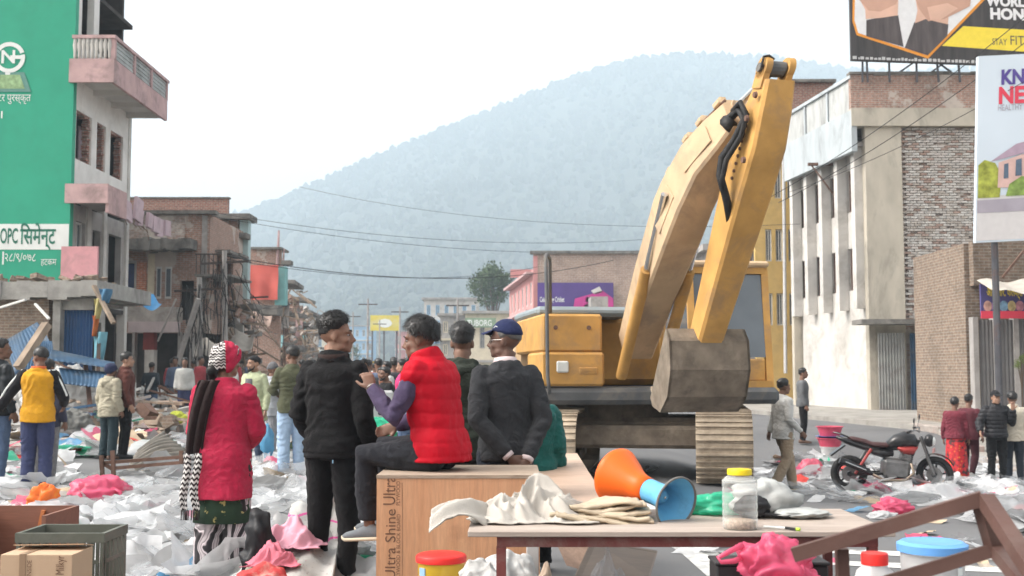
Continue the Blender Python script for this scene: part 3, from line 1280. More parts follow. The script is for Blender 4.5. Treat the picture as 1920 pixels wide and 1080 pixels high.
# ---------------------------------------------------------------- house with the red cloth
YD = 60.0
rb = wthing('banner_house', 'brick and turquoise house with a large faded red cloth on its wall', 'building', (-13, 63, 0))
b = MB()
cf(b, 440, 466, 527, 700, YD, 0.3)
b.build('wall', M_BRK2, rb)
b = MB()
cf(b, 515, 500, 536, 572, YD - .1, 0.6)
b.build('turquoise_wall', M_TURQ, rb)
b = MB()
for a, c, r_ in ((520, 432, .10), (530, 466, .07)):
 p = at(a, 500, YD)
 q = at(a + 3, c, YD)
 MB().tube([p, q], [r_, r_ * .5], 6).build('roof_post', M_PINK, rb)
b = MB()
cf(b, 470, 463, 528, 467, YD - .2, 2)
b.build('roof_slab', M_SLABD, rb)
b = MB()
cf(b, 527, 488, 545, 496, YD - .8, 0.7)
b.build('window_canopy', M_SLABD, rb)
b = MB()
A, C = at(464, 562, YD - .4), at(522, 497, YD - .4)
b.sheet(14, 8, lambda a, c: Vector((A.x + (C.x - A.x) * a, YD - .4 + .06 * sin(a * 11) * (1 - c) + .05 * sin(c * 7 + a * 3), A.z + (C.z - A.z) * c)))
b.build('red_cloth', M_REDC, rb, smooth=True)
b = MB()
cf(b, 470, 572, 520, 590, YD - 1.4, 1.4)
b.build('porch_slab', M_SLABD, rb)

# ---------------------------------------------------------------- further ruins along the left side
def ruin(px0, px1, py0, Y, depth, label, m1, m2, seed):
 t = wthing('ruined_house', label, 'building', (xat((px0 + px1) / 2, Y), Y + 2, 0), 'half demolished houses along the left side')
 rr = random.Random(seed)
 w = MB()
 z1 = zrow(py0, Y)
 xa, xb = xat(px0, Y), xat(px1, Y)
 n_ = 7
 for i in range(n_):
  xs, xe_ = xa + (xb - xa) * i / n_, xa + (xb - xa) * (i + 1) / n_
  h_ = z1 * rr.uniform(0.82, 1.0)
  hl = [(0.1 * (xe_ - xs), 0.9 * (xe_ - xs), z1 * .12, z1 * .38)] if i % 2 else []
  if i % 3 == 1:
   hl.append((0.15 * (xe_ - xs), 0.8 * (xe_ - xs), z1 * .5, z1 * .68))
  wall_cells(w, (xs, Y + rr.uniform(-.2, .2), 0), BX, BY, xe_ - xs, 0, h_, hl, .3)
 w.build('wall', m1, t)
 s_ = MB()
 for j in range(3):
  zz_ = z1 * (.42 + .25 * j)
  s_.box(((xa + xb) / 2 + .5, Y - .2 + depth / 2, zz_), (abs(xb - xa) * rr.uniform(.8, 1.1), depth, .22), (rr.uniform(-.05, .05), rr.uniform(-.12, .16), 0))
 s_.build('floor_slab', M_SLABD, t)
 i_ = MB()
 i_.b2((xa, Y + 1.4, 0), (xb - .3, Y + 1.5, z1 * .7))
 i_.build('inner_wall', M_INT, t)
 p_ = MB()
 p_.b2((xb - .35, Y - .35, z1 * .55), (xb + .1, Y - .2, z1 * .8))
 p_.build('loose_panel', m2, t)
 p_ = MB()
 p_.b2((xa + .2, Y - .4, z1 * .28), (xa + (xb - xa) * .5, Y - .3, z1 * .38))
 p_.build('loose_panel', m2, t)
 f_ = MB()
 for j in range(60):
  a_ = Vector((rr.uniform(xa, xb + .6), Y + rr.uniform(-1, .1), rr.uniform(.3, z1)))
  d_ = Vector((rr.gauss(0, .8), rr.gauss(0, .4), rr.gauss(-.3, .8)))
  f_.bar(a_, a_ + d_, rr.uniform(.04, .14), rr.uniform(.03, .1))
 for j in range(60):
  f_.mi = rr.randrange(4)
  f_.box((rr.uniform(xa, xb + .8), Y + rr.uniform(-1.5, .1), rr.uniform(.1, z1 * .85)), (rr.uniform(.08, .4), rr.uniform(.05, .25), rr.uniform(.05, .22)), (rr.uniform(-1, 1), rr.uniform(-1, 1), rr.uniform(-1, 1)))
 o_ = f_.build('torn_masonry', [M_TIMB, M_GREYW, M_BRK2, M_SLABD], t)
 o_['kind'] = 'stuff'
 return t


ruin(455, 520, 565, 68, 3, 'half demolished brick house just beyond the red cloth', M_BRK2, M_WHITE, 1)
ruin(496, 552, 566, 80, 4, 'collapsing brown house with a turquoise panel, left side of the street', M_BRK2, M_TURQ, 2)
ruin(530, 572, 572, 96, 5, 'farther ruined house with pinkish top corner', M_GREYW, M_TURQ, 3)
ruin(556, 584, 590, 120, 6, 'farthest stripped house at the end of the left row', M_BRKW, M_PINK, 4)
ruin(486, 540, 512, 66, 3, 'tall stripped brick house right of the red cloth', M_BRK2, M_GREYW, 11)
ruin(515, 566, 545, 76, 3, 'broken brown facade with leaning floors in the left row', M_BRK2, M_PINK, 12)
ruin(548, 596, 580, 104, 4, 'low ruined facade near the far end of the left row', M_GREYW, M_WHITE, 13)
ruin(395, 455, 560, 47, 1.5, 'gutted shopfront under the narrow turquoise house', M_BRK2, M_WHITE, 14)
# ================================================================ right side of the street
SD = Vector((-0.13, 1, 0)).normalized()          # the street's direction here
SN = Vector((-1, -0.13, 0)).normalized()         # out of the right-hand facades, towards the street
M_FASC = mat('blue_grey_fascia', (0.42, 0.46, 0.48), 0.85, 0.1, 2, (0.12, 0.12, 0.12), 0.6, 0.9, stretch=(1, 1, .4))
M_PARA = mat('weathered_parapet', (0.44, 0.45, 0.44), 0.9, 0.15, 3, (0.07, 0.07, 0.065), 0.8, 1.0, stretch=(1, 1, .35))
M_PLAST = mat('stained_plaster', (0.46, 0.42, 0.35), 0.9, 0.14, 2, (0.09, 0.085, 0.075), 0.75, 0.7, stretch=(1, 1, .4), bump_s=.2)
M_STEEL = mat('billboard_steel', (0.10, 0.10, 0.11), 0.5, 0.2, 4, (.2, .1, .07), .5, 3, metal=.5)

YR = 39.0
rbld = wthing('brick_building', 'large weathered brick building with overhanging top floor carrying a billboard', 'building', (15, 42, 0))
XO, XW, XE = xat(1605, YR), xat(1632, YR), 21.0
ZT, ZP, ZC, ZU = zrow(140, YR), zrow(203, YR), zrow(236, YR), zrow(216, YR)
# front wall facing us
b = MB()
b.b2((XW, YR + .12, 0), (xat(1700, YR) + .02, YR + .5, ZC))
b.build('plaster_wall', M_PLAST, rbld)
b = MB()
b.b2((xat(1700, YR) + .02, YR + .3, 0), (XE, YR + .5, ZC))
backing = b.build('wall', M_BRKW, rbld)
b = MB()
b.b2((XO, YR - .02, ZC), (XE, YR + .5, ZP))
b.build('concrete_band', M_PLAST, rbld)
b = MB()
b.b2((XO, YR, ZP), (XE, YR + .25, ZT))
b.build('parapet', M_BRK2, rbld)
b = MB()
rr = random.Random(12)
x = XO - .05
while x < XE:
 w = rr.uniform(.5, 1.2)
 b.box((x + w / 2, YR + .12, ZT + .04 + rr.uniform(-.03, .03)), (w - .004, .34 + rr.uniform(-.03, .03), .1 + rr.uniform(-.02, .03)))
 x += w
b.build('coping', M_SLABD, rbld)
# whitewashed brick infill, laid brick by brick
bw, bh = 0.25, 0.088
bmesh_ = MB().box((0, 0, 0), (bw - .02, .11, bh - .018), bev=.008)
cols = [(0.52, 0.50, 0.47), (0.46, 0.43, 0.40), (0.40, 0.36, 0.32), (0.33, 0.24, 0.20), (0.37, 0.28, 0.24), (0.50, 0.46, 0.43)]
bms = [bmesh_.mesh('brick', mat('brick_tone_%d' % i, c, .95, .25, 7, (.12, .09, .08), .5, 5, bump_s=.5, bump_scale=40)) for i, c in enumerate(cols)]
placed = 0
rest = MB()
xL, xR = xat(1700, YR) + .04, xat(1845, YR)
row = 0
z = ZC - bh / 2 - .02
while z > 3.0:
 x = xL + (bw / 2 if row % 2 else bw)
 while x < xR:
  h_ = (ZC - z) / (ZC - 3)
  t_ = rr.random()
  ci = rr.choice([0, 0, 1, 1, 5, 2]) if t_ > .14 + .35 * h_ * abs(sin(row * .21 + x * .9)) else rr.choice([2, 3, 3, 4])
  yj = rr.uniform(-.02, .02)
  if rr.random() > .03:
   if placed < 290:
    o = bpy.data.objects.new('brick', bms[ci])
    link(o, backing)
    o.location = (x, YR + .255 + yj, z)
    o.rotation_euler = (rr.uniform(-.03, .03), rr.uniform(-.02, .02), rr.uniform(-.03, .03))
    placed += 1
   else:
    rest.mi = ci
    rest.box((x, YR + .255 + yj, z), (bw - .02, .11, bh - .018))
  x += bw
 z -= bh
 row += 1
rest.build('brickwork', [m_.materials[0] for m_ in bms], backing)['kind'] = 'stuff'
# overhanging street side: parapet panels, fascia, soffit
L = 6.4
o0 = Vector((XO, YR, 0))
Mst = Matrix((SD, -SN, Z3)).transposed()


def sbox(b, s0, s1, d0, d1, z0, z1):
 """box on the street face: s along the street, d inwards"""
 c = o0 + SD * ((s0 + s1) / 2) - SN * ((d0 + d1) / 2)
 c.z = (z0 + z1) / 2
 b.box(c, (s1 - s0, d1 - d0, z1 - z0), Mst)
 return b


ov = sbox(MB(), .01, L, 0, .2, ZU - 1.25, ZP - .05).build('street_fascia', M_FASC, rbld)
for i in range(3):
 s0 = .05 + i * 2.12
 sbox(MB(), s0, s0 + 1.95, .06, .16, ZP - .05, ZT - .12).build('parapet_panel', M_PARA, ov)
for i in range(4):
 s0 = i * 2.12 - .05 if i else .002
 sbox(MB(), s0, s0 + .14, .02, .22, ZP - .05, ZT - .02).build('parapet_post', M_FASC, ov)
sbox(MB(), .004, L, -.02, .26, ZT - .12, ZT).build('parapet_rail', M_FASC, ov)
sbox(MB(), .3, L - .02, .2, 1.3, ZU - 1.0, ZU - .85).build('soffit', M_GREYW, rbld)
# street wall below the overhang with piers
b = MB()
hol = [(0.6 + 1.5 * i, 1.6 + 1.5 * i, zz0, zz0 + 1.5) for i in range(4) for zz0 in (4.3, 7.1)]
wo0 = o0 - SN * .62
wall_cells(b, wo0 + SD * .3, SD, -SN, L - .4, 0, ZU - 1.0, hol, .25)
b.build('street_wall', M_WHITE, rbld)
for h in hol:
 window(rbld, wo0 + SD * .3, SD, -SN, *h, M_FRAMEB, M_PANE, .1)
for i in range(5):
 sbox(MB(), .42 + 1.45 * i, .72 + 1.45 * i, .25, .61, 3.6, ZU - 1.0).build('pier', M_WHITE, rbld)
sbox(MB(), L, L + .25, .3, 4, 0, ZP).build('end_wall', M_PLAST, rbld)
b = MB()
b.b2((XW + .1, YR + .6, ZP - .2), (XE, 48, ZP - .05))
b.b2((XE - .2, YR + .5, 0), (XE, 48, ZP))
b.b2((XW - .4, 47.8, 0), (XE - .2, 48, ZP + 1.2))
b.build('roof', M_SLABD, rbld)
# ground floor shopfront along the front
b = MB()
p = [1640, 1700, 1770, 1840]
for i, px in enumerate(p[:-1]):
 sh = MB()
 corrugated(sh, (xat(px + 5, YR), YR - .02, .13), BX, BZ, xat(p[i + 1] - 5, YR) - xat(px + 5, YR), 2.6, .1, .02)
 sh.build('roller_shutter', [M_GSHEET, M_BSHEET, mat('green_shutter_paint', (.10, .25, .2), .5, .15, 3, (.25, .2, .15), .5, 2)][i], rbld)
b.b2((XW - .6, YR - 1.0, 3.0), (XE, YR + .1, 3.16))
b.build('canopy', M_SLABD, rbld)
# red steel bracket on the street side
b = MB()
q0 = at(1515, 308, 42)
b.bar(q0, q0 + Vector((1.15, 0, 0)), .14, .1)
b.bar(q0 + Vector((1.08, 0, 0)), q0 + Vector((1.08, 0, -1.6)), .1, .14)
b.bar(q0 + Vector((.1, 0, 0)), q0 + Vector((1.05, 0, -1.3)), .05, .05)
b.build('steel_bracket', M_RUST, rbld)

# rear brick block seen over the overhang, and the yellow house next along the street
t = wthing('rear_block', 'plain red brick block rising behind the overhanging building', 'building', (14, 50, 0))
cf(MB(), 1470, 152, 1562, 700, 49, 5).build('wall', M_BRK, t)
cf(MB(), 1465, 148, 1568, 153, 48.8, 5.4).build('coping', M_SLABD, t)
M_YEL = mat('ochre_plaster', (0.58, 0.40, 0.15), .85, .1, 2, (.3, .22, .12), .5, 1)
t = wthing('yellow_house', 'yellow plastered house with shuttered windows beyond the overhanging building', 'building', (11, 48, 0))
b = MB()
Yy = 47.5
x0 = xat(1418, Yy)
hol = [(xat(a, Yy) - x0, xat(c, Yy) - x0, zrow(y1, Yy), zrow(y0, Yy)) for a, c in ((1438, 1450), (1457, 1470), (1481, 1497)) for y0, y1 in ((312, 372), (430, 490), (550, 610))]
wall_cells(b, (x0, Yy, 0), BX, BY, xat(1512, Yy) - x0, 0, zrow(290, Yy), hol, .25)
b.build('wall', M_YEL, t)
for h in hol:
 window(t, (x0, Yy, 0), BX, BY, *h, M_FRAMEW, M_PANE, .08)
b = MB()
b.b2((x0 - .15, Yy - .2, zrow(290, Yy)), (xat(1512, Yy), Yy + 4, zrow(284, Yy)))
b.build('roof', M_SLABD, t)
b = MB()
b.tube([at(1473, 700, 46), at(1469, 262, 46)], .07, 8)
pole_ = b.build('utility_pole', mat('pole_grey', (.5, .5, .5), .7, .1))
tag(pole_, 'slim pale pole in front of the yellow house', 'pole')

# ---------------------------------------------------------------- rooftop billboard
YBB = 38.6
bb = wthing('rooftop_billboard', 'large black and yellow fitness advertisement billboard on the brick building roof', 'billboard', (16, YBB, ZT))
A = at(1596, 113, YBB)
W_, H_ = 11.0, 5.2
slope = -0.035
u = Vector((1, 0, slope)).normalized()
M_BK = mat('black_print', (0.055, 0.05, 0.05), .55, .3, 5, (.13, .12, .11), .5, 3, stretch=(1, 1, .1))
b = MB()
b.prism([(0, 0), (W_, 0), (W_, H_), (0, H_)], A, u, BZ, -.14)
brd = b.build('board', M_BK, bb)
M_WP = mat('white_print', (0.72, 0.72, 0.73), .5, .05)
M_OR = mat('orange_print', (0.75, 0.30, 0.04), .5, .05)
M_YP = mat('yellow_print', (0.80, 0.63, 0.06), .5, .05)
M_SK = mat('skin_print', (0.66, 0.42, 0.32), .5, .14, .9)
M_SK2 = mat('skin_print_shade', (0.52, 0.31, 0.23), .5, .14, .9)
M_DP = mat('dark_print', (0.09, 0.075, 0.075), .5, .3, 6, stretch=(1, 1, .15))
s_ = YBB / F


def Q(px, py):          # pixel -> board coordinates
 p = at(px, py, YBB) - A
 return (p.x / u.x, p.z - p.x * slope)


def bp(name, pts, m, l):
 return flat_poly(brd, name, [Q(*p) for p in pts], A, u, BZ, m, l)


bp('hexagon_border', [(1600, -60), (1598, 40), (1606, 66), (1740, 110), (1848, -2), (1850, -60)], M_OR, .006)
bp('hexagon', [(1604, -60), (1602, 38), (1609, 62), (1739, 104), (1841, -2), (1843, -60)], M_WP, .010)
bp('trousers', [(1624, 38), (1650, 33), (1684, 29), (1694, 88), (1624, 68)], M_DP, .014)
bp('trousers', [(1714, 42), (1734, 34), (1778, 46), (1776, 67), (1739, 104), (1696, 90)], M_DP, .014)
bp('torso', [(1606, -10), (1620, -60), (1690, -60), (1684, -4), (1683, 29), (1650, 34), (1623, 36), (1622, 18)], M_SK, .017)
bp('arm', [(1606, -6), (1640, -14), (1690, -20), (1680, 8), (1650, 22), (1628, 20)], M_SK2, .020)
bp('torso', [(1706, -60), (1800, -60), (1780, 10), (1777, 46), (1735, 36), (1715, 44), (1720, 20)], M_SK, .017)
bp('arm', [(1716, -6), (1760, -30), (1822, -14), (1818, 12), (1770, 36), (1740, 40), (1722, 16)], M_SK2, .020)
bp('hand', [(1738, 14), (1776, 6), (1796, 16), (1762, 38), (1744, 38)], M_SK, .023)
bp('yellow_band', [(1806, 49), (1990, 60), (1990, 102), (1766, 86)], M_YP, .006)
lettering('lettering', 'WORLD', 26 * s_, A + u * Q(1850, 10)[0] + Z3 * Q(1850, 10)[1], u, BZ, M_WP, bb, bold=.05, lift=.012, width=92 * s_)
lettering('lettering', 'HONE', 29 * s_, A + u * Q(1856, 35)[0] + Z3 * Q(1856, 35)[1], u, BZ, M_WP, bb, bold=.05, lift=.012, width=80 * s_)
lettering('lettering', 'STAY', 18 * s_, A + u * Q(1860, 84)[0] + Z3 * Q(1860, 84)[1], u, BZ, M_DP, bb, lift=.012, width=28 * s_)
lettering('lettering', 'FIT', 26 * s_, A + u * Q(1893, 84)[0] + Z3 * Q(1893, 84)[1], u, BZ, M_DP, bb, lift=.012, width=26 * s_)
lace = MB()
rr = random.Random(2)
x = .05
while x < W_:
 w = rr.uniform(.06, .2)
 lace.b2((A.x + x, YBB - .02, A.z + x * slope + .04), (A.x + x + w * .7, YBB - .008, A.z + x * slope + .1 + rr.uniform(0, .05)))
 x += w
lace.build('lacing', mat('grey_print', (.5, .5, .5), .6, .1), bb)['kind'] = 'stuff'
for px in (1617, 1627, 1668, 1719, 1760, 1800, 1862):
 b = MB()
 p = at(px, 114, YBB + .2)
 b.bar((p.x, YBB + .25, ZT - .3), (p.x + rr.uniform(-.1, .1), YBB + .25, A.z + 1.0), .06)
 b.build('strut', M_STEEL, bb)
for a_, c_ in ((1680, 1712), (1740, 1770), (1790, 1760)):
 b = MB()
 p, q = at(a_, 140, YBB + .6), at(c_, 118, YBB + .3)
 b.bar(p, q, .05)
 b.build('brace', M_STEEL, bb)

# ---------------------------------------------------------------- white roadside billboard at the right edge
YK = 25.0
kb_ = wthing('roadside_billboard', 'white billboard with red and purple letters and a pictured house, right edge', 'billboard', (11.6, YK, 0))
A = at(1829, 455, YK)
H_ = at(1842, 105, YK).z - A.z
u = Vector((1, 0, 0.05)).normalized()
v = Vector((0.045, 0, 1)).normalized()
b = MB()
W_ = 4.6
b.prism([(0, 0), (W_, 0), (W_, H_), (0, H_)], A, u, v, -.12)
M_KB = mat('sky_print', (0.60, 0.68, 0.76), .5, .05, .6)
brd = b.build('board', M_KB, kb_)
s_ = YK / F


def Q(px, py):
 p = at(px, py, YK) - A
 det = u.x * v.z - u.z * v.x
 return ((p.x * v.z - p.z * v.x) / det, (u.x * p.z - u.z * p.x) / det)


def bp(name, pts, m, l):
 return flat_poly(brd, name, [Q(*p) for p in pts], A, u, v, m, l)


M_LAWN = mat('road_print', (0.36, 0.33, 0.38), .5, .1, 2)
bp('printed_ground', [(1830, 452), (1990, 444), (1990, 352), (1832, 372)], mat('pavement_print', (.60, .58, .58), .5, .05), .006)
bp('printed_road', [(1832, 400), (1990, 392), (1990, 366), (1832, 376)], M_LAWN, .010)
bp('printed_shrub', [(1833, 372), (1834, 310), (1846, 300), (1866, 306), (1878, 330), (1874, 370)], mat('shrub_print', (.33, .36, .06), .6, .5, 6), .012)
bp('printed_shrub', [(1885, 368), (1892, 345), (1915, 330), (1990, 340), (1990, 362)], mat('shrub_print_green', (.20, .29, .07), .6, .5, 6), .018)
bp('printed_house_wall', [(1870, 352), (1872, 305), (1920, 288), (1990, 278), (1990, 350)], mat('house_print', (.62, .42, .38), .5, .1), .015)
bp('printed_house_roof', [(1856, 304), (1905, 270), (1990, 246), (1990, 268), (1900, 292)], mat('roof_print', (.40, .30, .38), .5, .1), .021)
bp('printed_window', [(1881, 335), (1882, 308), (1890, 306), (1890, 334)], mat('window_print', (.10, .14, .20), .4, .2), .024)
bp('printed_window', [(1903, 330), (1904, 300), (1915, 297), (1915, 329)], MATS['window_print'], .024)
M_KP = mat('purple_print', (0.10, 0.07, 0.28), .5, .05)
M_KR = mat('red_print', (0.68, 0.06, 0.10), .5, .05)
for txt, px, py, h, w, m_ in (('KN', 1876, 158, 30, 44, M_KP), ('NEP', 1871, 194, 34, 70, M_KR), ('HEALTHY HO', 1870, 208, 13, 66, M_LAWN)):
 x, y = Q(px, py)
 lettering('lettering', txt, h * s_ * 1.3, A + u * x + v * y, u, v, m_, kb_, bold=.04 if h > 20 else False, lift=.012, width=w * s_)
for x in (.5, 2.4, 4.2):
 b = MB()
 b.tube([(A.x + x, YK + .2, .13), (A.x + x, YK + .2, A.z + H_ * .9)], .08, 8)
 b.build('post', M_STEEL, kb_)

# ---------------------------------------------------------------- shop at the right edge
YS = 27.0
sp = wthing('corner_shop', 'brick shop with purple painted signboard above grey shutters, right edge', 'shop', (14, 29, 0))
x0 = xat(1826, YS)
cf(MB(), 1826, 452, 2080, 535, YS + .25, .25).build('brick_wall', M_BRKB, sp)
b = MB()
p0, p1 = at(1835, 548, YS - .6), at(1990, 525, YS - .6)
b.sheet(16, 4, lambda a, c: Vector((p0.x + (p1.x - p0.x) * a, YS - .5 + (1 - c) * -1.0, p1.z - (1 - c) * .34 + .05 * sin(a * 13))))
b.build('awning', mat('dusty_awning', (.46, .42, .37), .9, .2, 4), sp, smooth=True)
b = MB()
cf(b, 1840, 532, 2000, 592, YS - .45, .06)
sg = b.build('signboard', mat('purple_sign', (.085, .075, .21), .5, .2, 2), sp)
b = MB()
cf(b, 1840, 583, 2000, 597, YS - .49, .02)
b.build('red_strip', M_KR, sg)
for i, c_ in enumerate(((.5, .3, .25), (.35, .2, .4), (.2, .35, .5), (.5, .4, .2), (.45, .2, .25))):
 q = at(1852 + i * 15, 574, YS - .455)
 flat_poly(sg, 'printed_figure', circle_pts(0, 0, .1, .13, 10), q, BX, BZ, mat('figure_print_%d' % i, c_, .5, .4, 9), .003)
q = at(1850, 555, YS - .455)
lettering('lettering', '\u0906\u0930. \u0906\u0930. \u0915\u0932\u0947\u0915\u094d\u0938\u0928', .30, q, BX, BZ, M_YP, sp, lift=.004, width=72 / F * YS, bold=True)
for i, px in enumerate((1832, 1868, 1906, 1944)):
 sh = MB()
 q = xat(px, YS)
 corrugated(sh, (q + .04, YS, .13), BX, BZ, xat(px + 34, YS) - q - .04, 2.5, .09, .012)
 sh.build('roller_shutter', mat('grey_shutter', (.15, .145, .145), .6, .1, 3, (.15, .13, .12), .5, 2, metal=.2), sp)
for px in (1828, 1866, 1904, 1942):
 q = xat(px, YS)
 MB().b2((q - .06, YS - .05, .13), (q + .06, YS + .2, 2.7)).build('pillar', M_GREYW, sp)
b = MB()
b.b2((x0 + .02, YS + .52, .1), (x0 + 8, YS + 4, at(1826, 452, YS).z))
b.build('rear_wall', M_BRKB, sp)
b = MB()
b.bar(at(1880, 520, YS - .3), at(1920, 470, YS - .3), .05)
b.build('brace', M_RUST, sp)

# ---------------------------------------------------------------- pink corner building with purple billboard
YP = 100.0
M_PKB = mat('pink_facade', (0.54, 0.25, 0.24), .85, .1, .8, (.35, .2, .19), .5, .4)
pk = wthing('pink_building', 'pink building with brick gable wall and purple advertisement', 'building', (8, 108, 0))
x0 = xat(1000, YP)
b = MB()
cf(b, 1000, 474, 1262, 720, YP, .4)
b.build('gable_wall', brick_mat('tan_brick', (.42, .30, .24), (.36, .25, .20), (.44, .38, .33), .5, .16, .02), pk)
b = MB()
cf(b, 1000, 480, 1008, 720, YP - .06, .05)
b.build('corner_strip', M_PKB, pk)
cf(MB(), 994, 470, 1266, 475, YP - .3, 1).build('coping', M_SLABD, pk)
b = MB()
sdir = (Vector((xat(955, 121), 121, 0)) - Vector((x0, YP, 0))).normalized()
inn = Vector((sdir.y, -sdir.x, 0))
Ls = 21.0
hol = []
for i in range(6):
 for zz0 in (4.2, 7.4):
  hol.append((1.2 + i * 3.3, 2.6 + i * 3.3, zz0, zz0 + 2.0))
wall_cells(b, (x0, YP + .4, 0), sdir, inn, Ls, 0, 10.4, hol, .3)
b.build('street_wall', M_PKB, pk)
for h in hol:
 window(pk, (x0, YP + .4, 0), sdir, inn, *h, M_FRAMEW, M_PANE, .06, .16, 1)
for zz in (3.5, 6.8, 10.1):
 b = MB()
 c = Vector((x0, YP + .4, zz)) + sdir * (Ls / 2) - inn * .3
 b.box(c, (Ls, .7, .22), Matrix((sdir, inn, Z3)).transposed())
 b.build('ledge', M_PINK, pk)
cf(MB(), 957, 505, 1000, 520, YP + 10, .5).build('roof_room', M_PKB, pk)
YQ = YP - .5
b = MB()
cf(b, 1008, 530, 1150, 606, YQ, .2)
M_PUR = mat('purple_advert', (.085, .045, .21), .5, .2, .4)
pb = b.build('advert_board', M_PUR, pk)
A = at(1008, 606, YQ)
for pts, c_ in (([(1070, 606), (1078, 560), (1130, 545), (1150, 560), (1150, 606)], (.45, .03, .22)), ([(1092, 606), (1096, 572), (1104, 568), (1108, 606)], (.5, .4, .06)),
    ([(1112, 606), (1114, 566), (1124, 562), (1128, 606)], (.4, .3, .3)), ([(1012, 606), (1040, 590), (1064, 606)], (.06, .12, .35)),
    ([(1098, 560), (1102, 556), (1108, 560), (1104, 567), (1098, 566)], (.45, .3, .22)), ([(1108, 545), (1124, 537), (1130, 548), (1114, 552)], (.6, .58, .55))):
 flat_poly(pb, 'printed_shape', [((at(x, y, YQ) - A).x, (at(x, y, YQ) - A).z) for x, y in pts][::-1], A, BX, BZ, mat('advert_%d' % int(c_[0] * 1000 + c_[2] * 77), c_, .5, .2, 1), .01 + .004 * (c_[0] < .42))
lettering('lettering', 'Celebrating Cricket', .62, at(1012, 566, YQ), BX, BZ, M_LWHITE, pk, lift=.012, width=46 / F * YQ, bold=True)
cf(MB(), 1108, 556, 1140, 578, YP - 6, 3).build('balcony_block', M_GREYW, pk)

# ---------------------------------------------------------------- buildings farther along the right side
def far_house(px0, px1, py0, Y, m1, m2, label, rows, cols_, cat='building', name='far_building', base=700, stripe=None):
 t = wthing(name, label, cat, (xat((px0 + px1) / 2, Y), Y + 3, 0))
 x0, x1 = xat(px0, Y), xat(px1, Y)
 z1 = zrow(py0, Y)
 hol = []
 for i in range(cols_):
  for j in range(rows):
   cw = (x1 - x0) / cols_
   ch = (z1 - 3.0) / rows
   hol.append(((i + .28) * cw, (i + .72) * cw, 3.0 + (j + .25) * ch, 3.0 + (j + .75) * ch))
 b = MB()
 wall_cells(b, (x0, Y, 0), BX, BY, x1 - x0, 0, z1, hol, .3)
 b.b2((x0, Y + .3, 0), (x0 + .3, Y + 8, z1))
 b.b2((x1 - .3, Y + .3, 0), (x1, Y + 8, z1))
 b.build('wall', m1, t)
 for h in hol:
  window(t, (x0, Y, 0), BX, BY, *h, m2, M_PANE, .08, .15)
 b = MB()
 b.b2((x0 - .4, Y - .5, z1), (x1 + .4, Y + 8, z1 + .35))
 b.build('roof', M_GREYW, t)
 for j in range(rows):
  ch = (z1 - 3.0) / rows
  b = MB()
  b.b2((x0 - .2, Y - .5, 3.0 + j * ch - .3), (x1 + .2, Y - .002, 3.0 + j * ch))
  b.build('ledge', stripe or m2, t)
 return t


M_LBLUE = mat('light_blue_paint', (.28, .45, .62), .8, .1)
far_house(795, 896, 562, 190, M_WHITE, M_LBLUE, 'white and light blue building in the distance', 3, 6, stripe=M_LBLUE)
fw = far_house(872, 958, 588, 150, M_CREAM, M_GREYW, 'low cream shop building with a white lettered roof sign', 1, 4)
fw2 = far_house(825, 905, 592, 165, M_GREYW, M_CREAM, 'grey concrete building beside the light blue one', 2, 4)
b = MB()
cf(b, 872, 596, 930, 614, 148.9, .3)
sgn = b.build('roof_sign', mat('green_sign', (.22, .30, .20), .6, .2, .6), fw)
lettering('lettering', 'TUBORG', 1.1, at(876, 611, 148.8), BX, BZ, M_LWHITE, fw, lift=.02, width=46 / F * 149, bold=True)
far_house(560, 640, 628, 330, M_CREAM, M_LBLUE, 'pale low building far down the street on the left', 2, 5)
far_house(640, 700, 612, 360, M_LBLUE, M_WHITE, 'pale blue building far down the street behind the yellow billboard', 3, 5)
far_house(742, 800, 622, 300, M_PKB, M_WHITE, 'small reddish building far down the street right of the yellow billboard', 2, 4)
far_house(1255, 1330, 520, 85, M_CREAM, M_GREYW, 'cream house behind the excavator, right of the pink building', 3, 3)
far_house(1330, 1420, 470, 66, M_GREYW, M_FRAMEB, 'grey plastered house behind the excavator arm', 4, 3)
t = wthing('far_billboard', 'small yellow billboard on posts far down the street', 'billboard', (xat(720, 180), 180, 0))
b = MB()
cf(b, 694, 591, 748, 620, 180, .4)
fb_ = b.build('board', mat('pale_yellow_board', (.66, .55, .08), .6, .1, .5, (.6, .6, .5), .6, .7), t)
for px in (698, 720, 744):
 MB().tube([(xat(px, 180.5), 180.6, 0), (xat(px, 180.5), 180.6, zrow(592, 180))], .15, 6).build('post', M_STEEL, t)
flat_poly(fb_, 'printed_shape', circle_pts(0, 0, 1.1, .7, 12), at(722, 606, 180), BX, BZ, M_LWHITE, .05)
# ================================================================ excavator
M_CATY = mat('excavator_yellow', (0.50, 0.28, 0.085), .65, .16, 3, (.27, .18, .11), .8, 2.4, bump_s=.06)
M_CATL = mat('excavator_yellow_pale', (0.52, 0.375, 0.235), .7, .16, 2, (.32, .245, .18), .8, 2.2, bump_s=.06)
M_DGREY = mat('excavator_grey', (0.10, 0.105, 0.11), .6, .2, 3, (.26, .22, .17), .6, 1.7)
M_GCOV = mat('excavator_cover', (0.22, 0.26, 0.28), .6, .15, 2, (.3, .27, .22), .5, 1.3)
M_MUD = mat('muddy_steel', (0.19, 0.155, 0.12), .85, .3, 5, (.34, .28, .22), .7, 3, metal=.2, bump_s=.5, bump_scale=18)
M_SHOE = mat('track_steel', (0.40, 0.33, 0.25), .7, .25, 7, (.20, .16, .12), .7, 4, metal=.15, bump_s=.4, bump_scale=25)
M_RUB = mat('black_rubber', (0.022, 0.022, 0.023), .6, .2, 6, (.10, .09, .08), .4, 6)
M_CHR = mat('chrome', (0.62, 0.62, 0.62), .18, .05, metal=1.0)
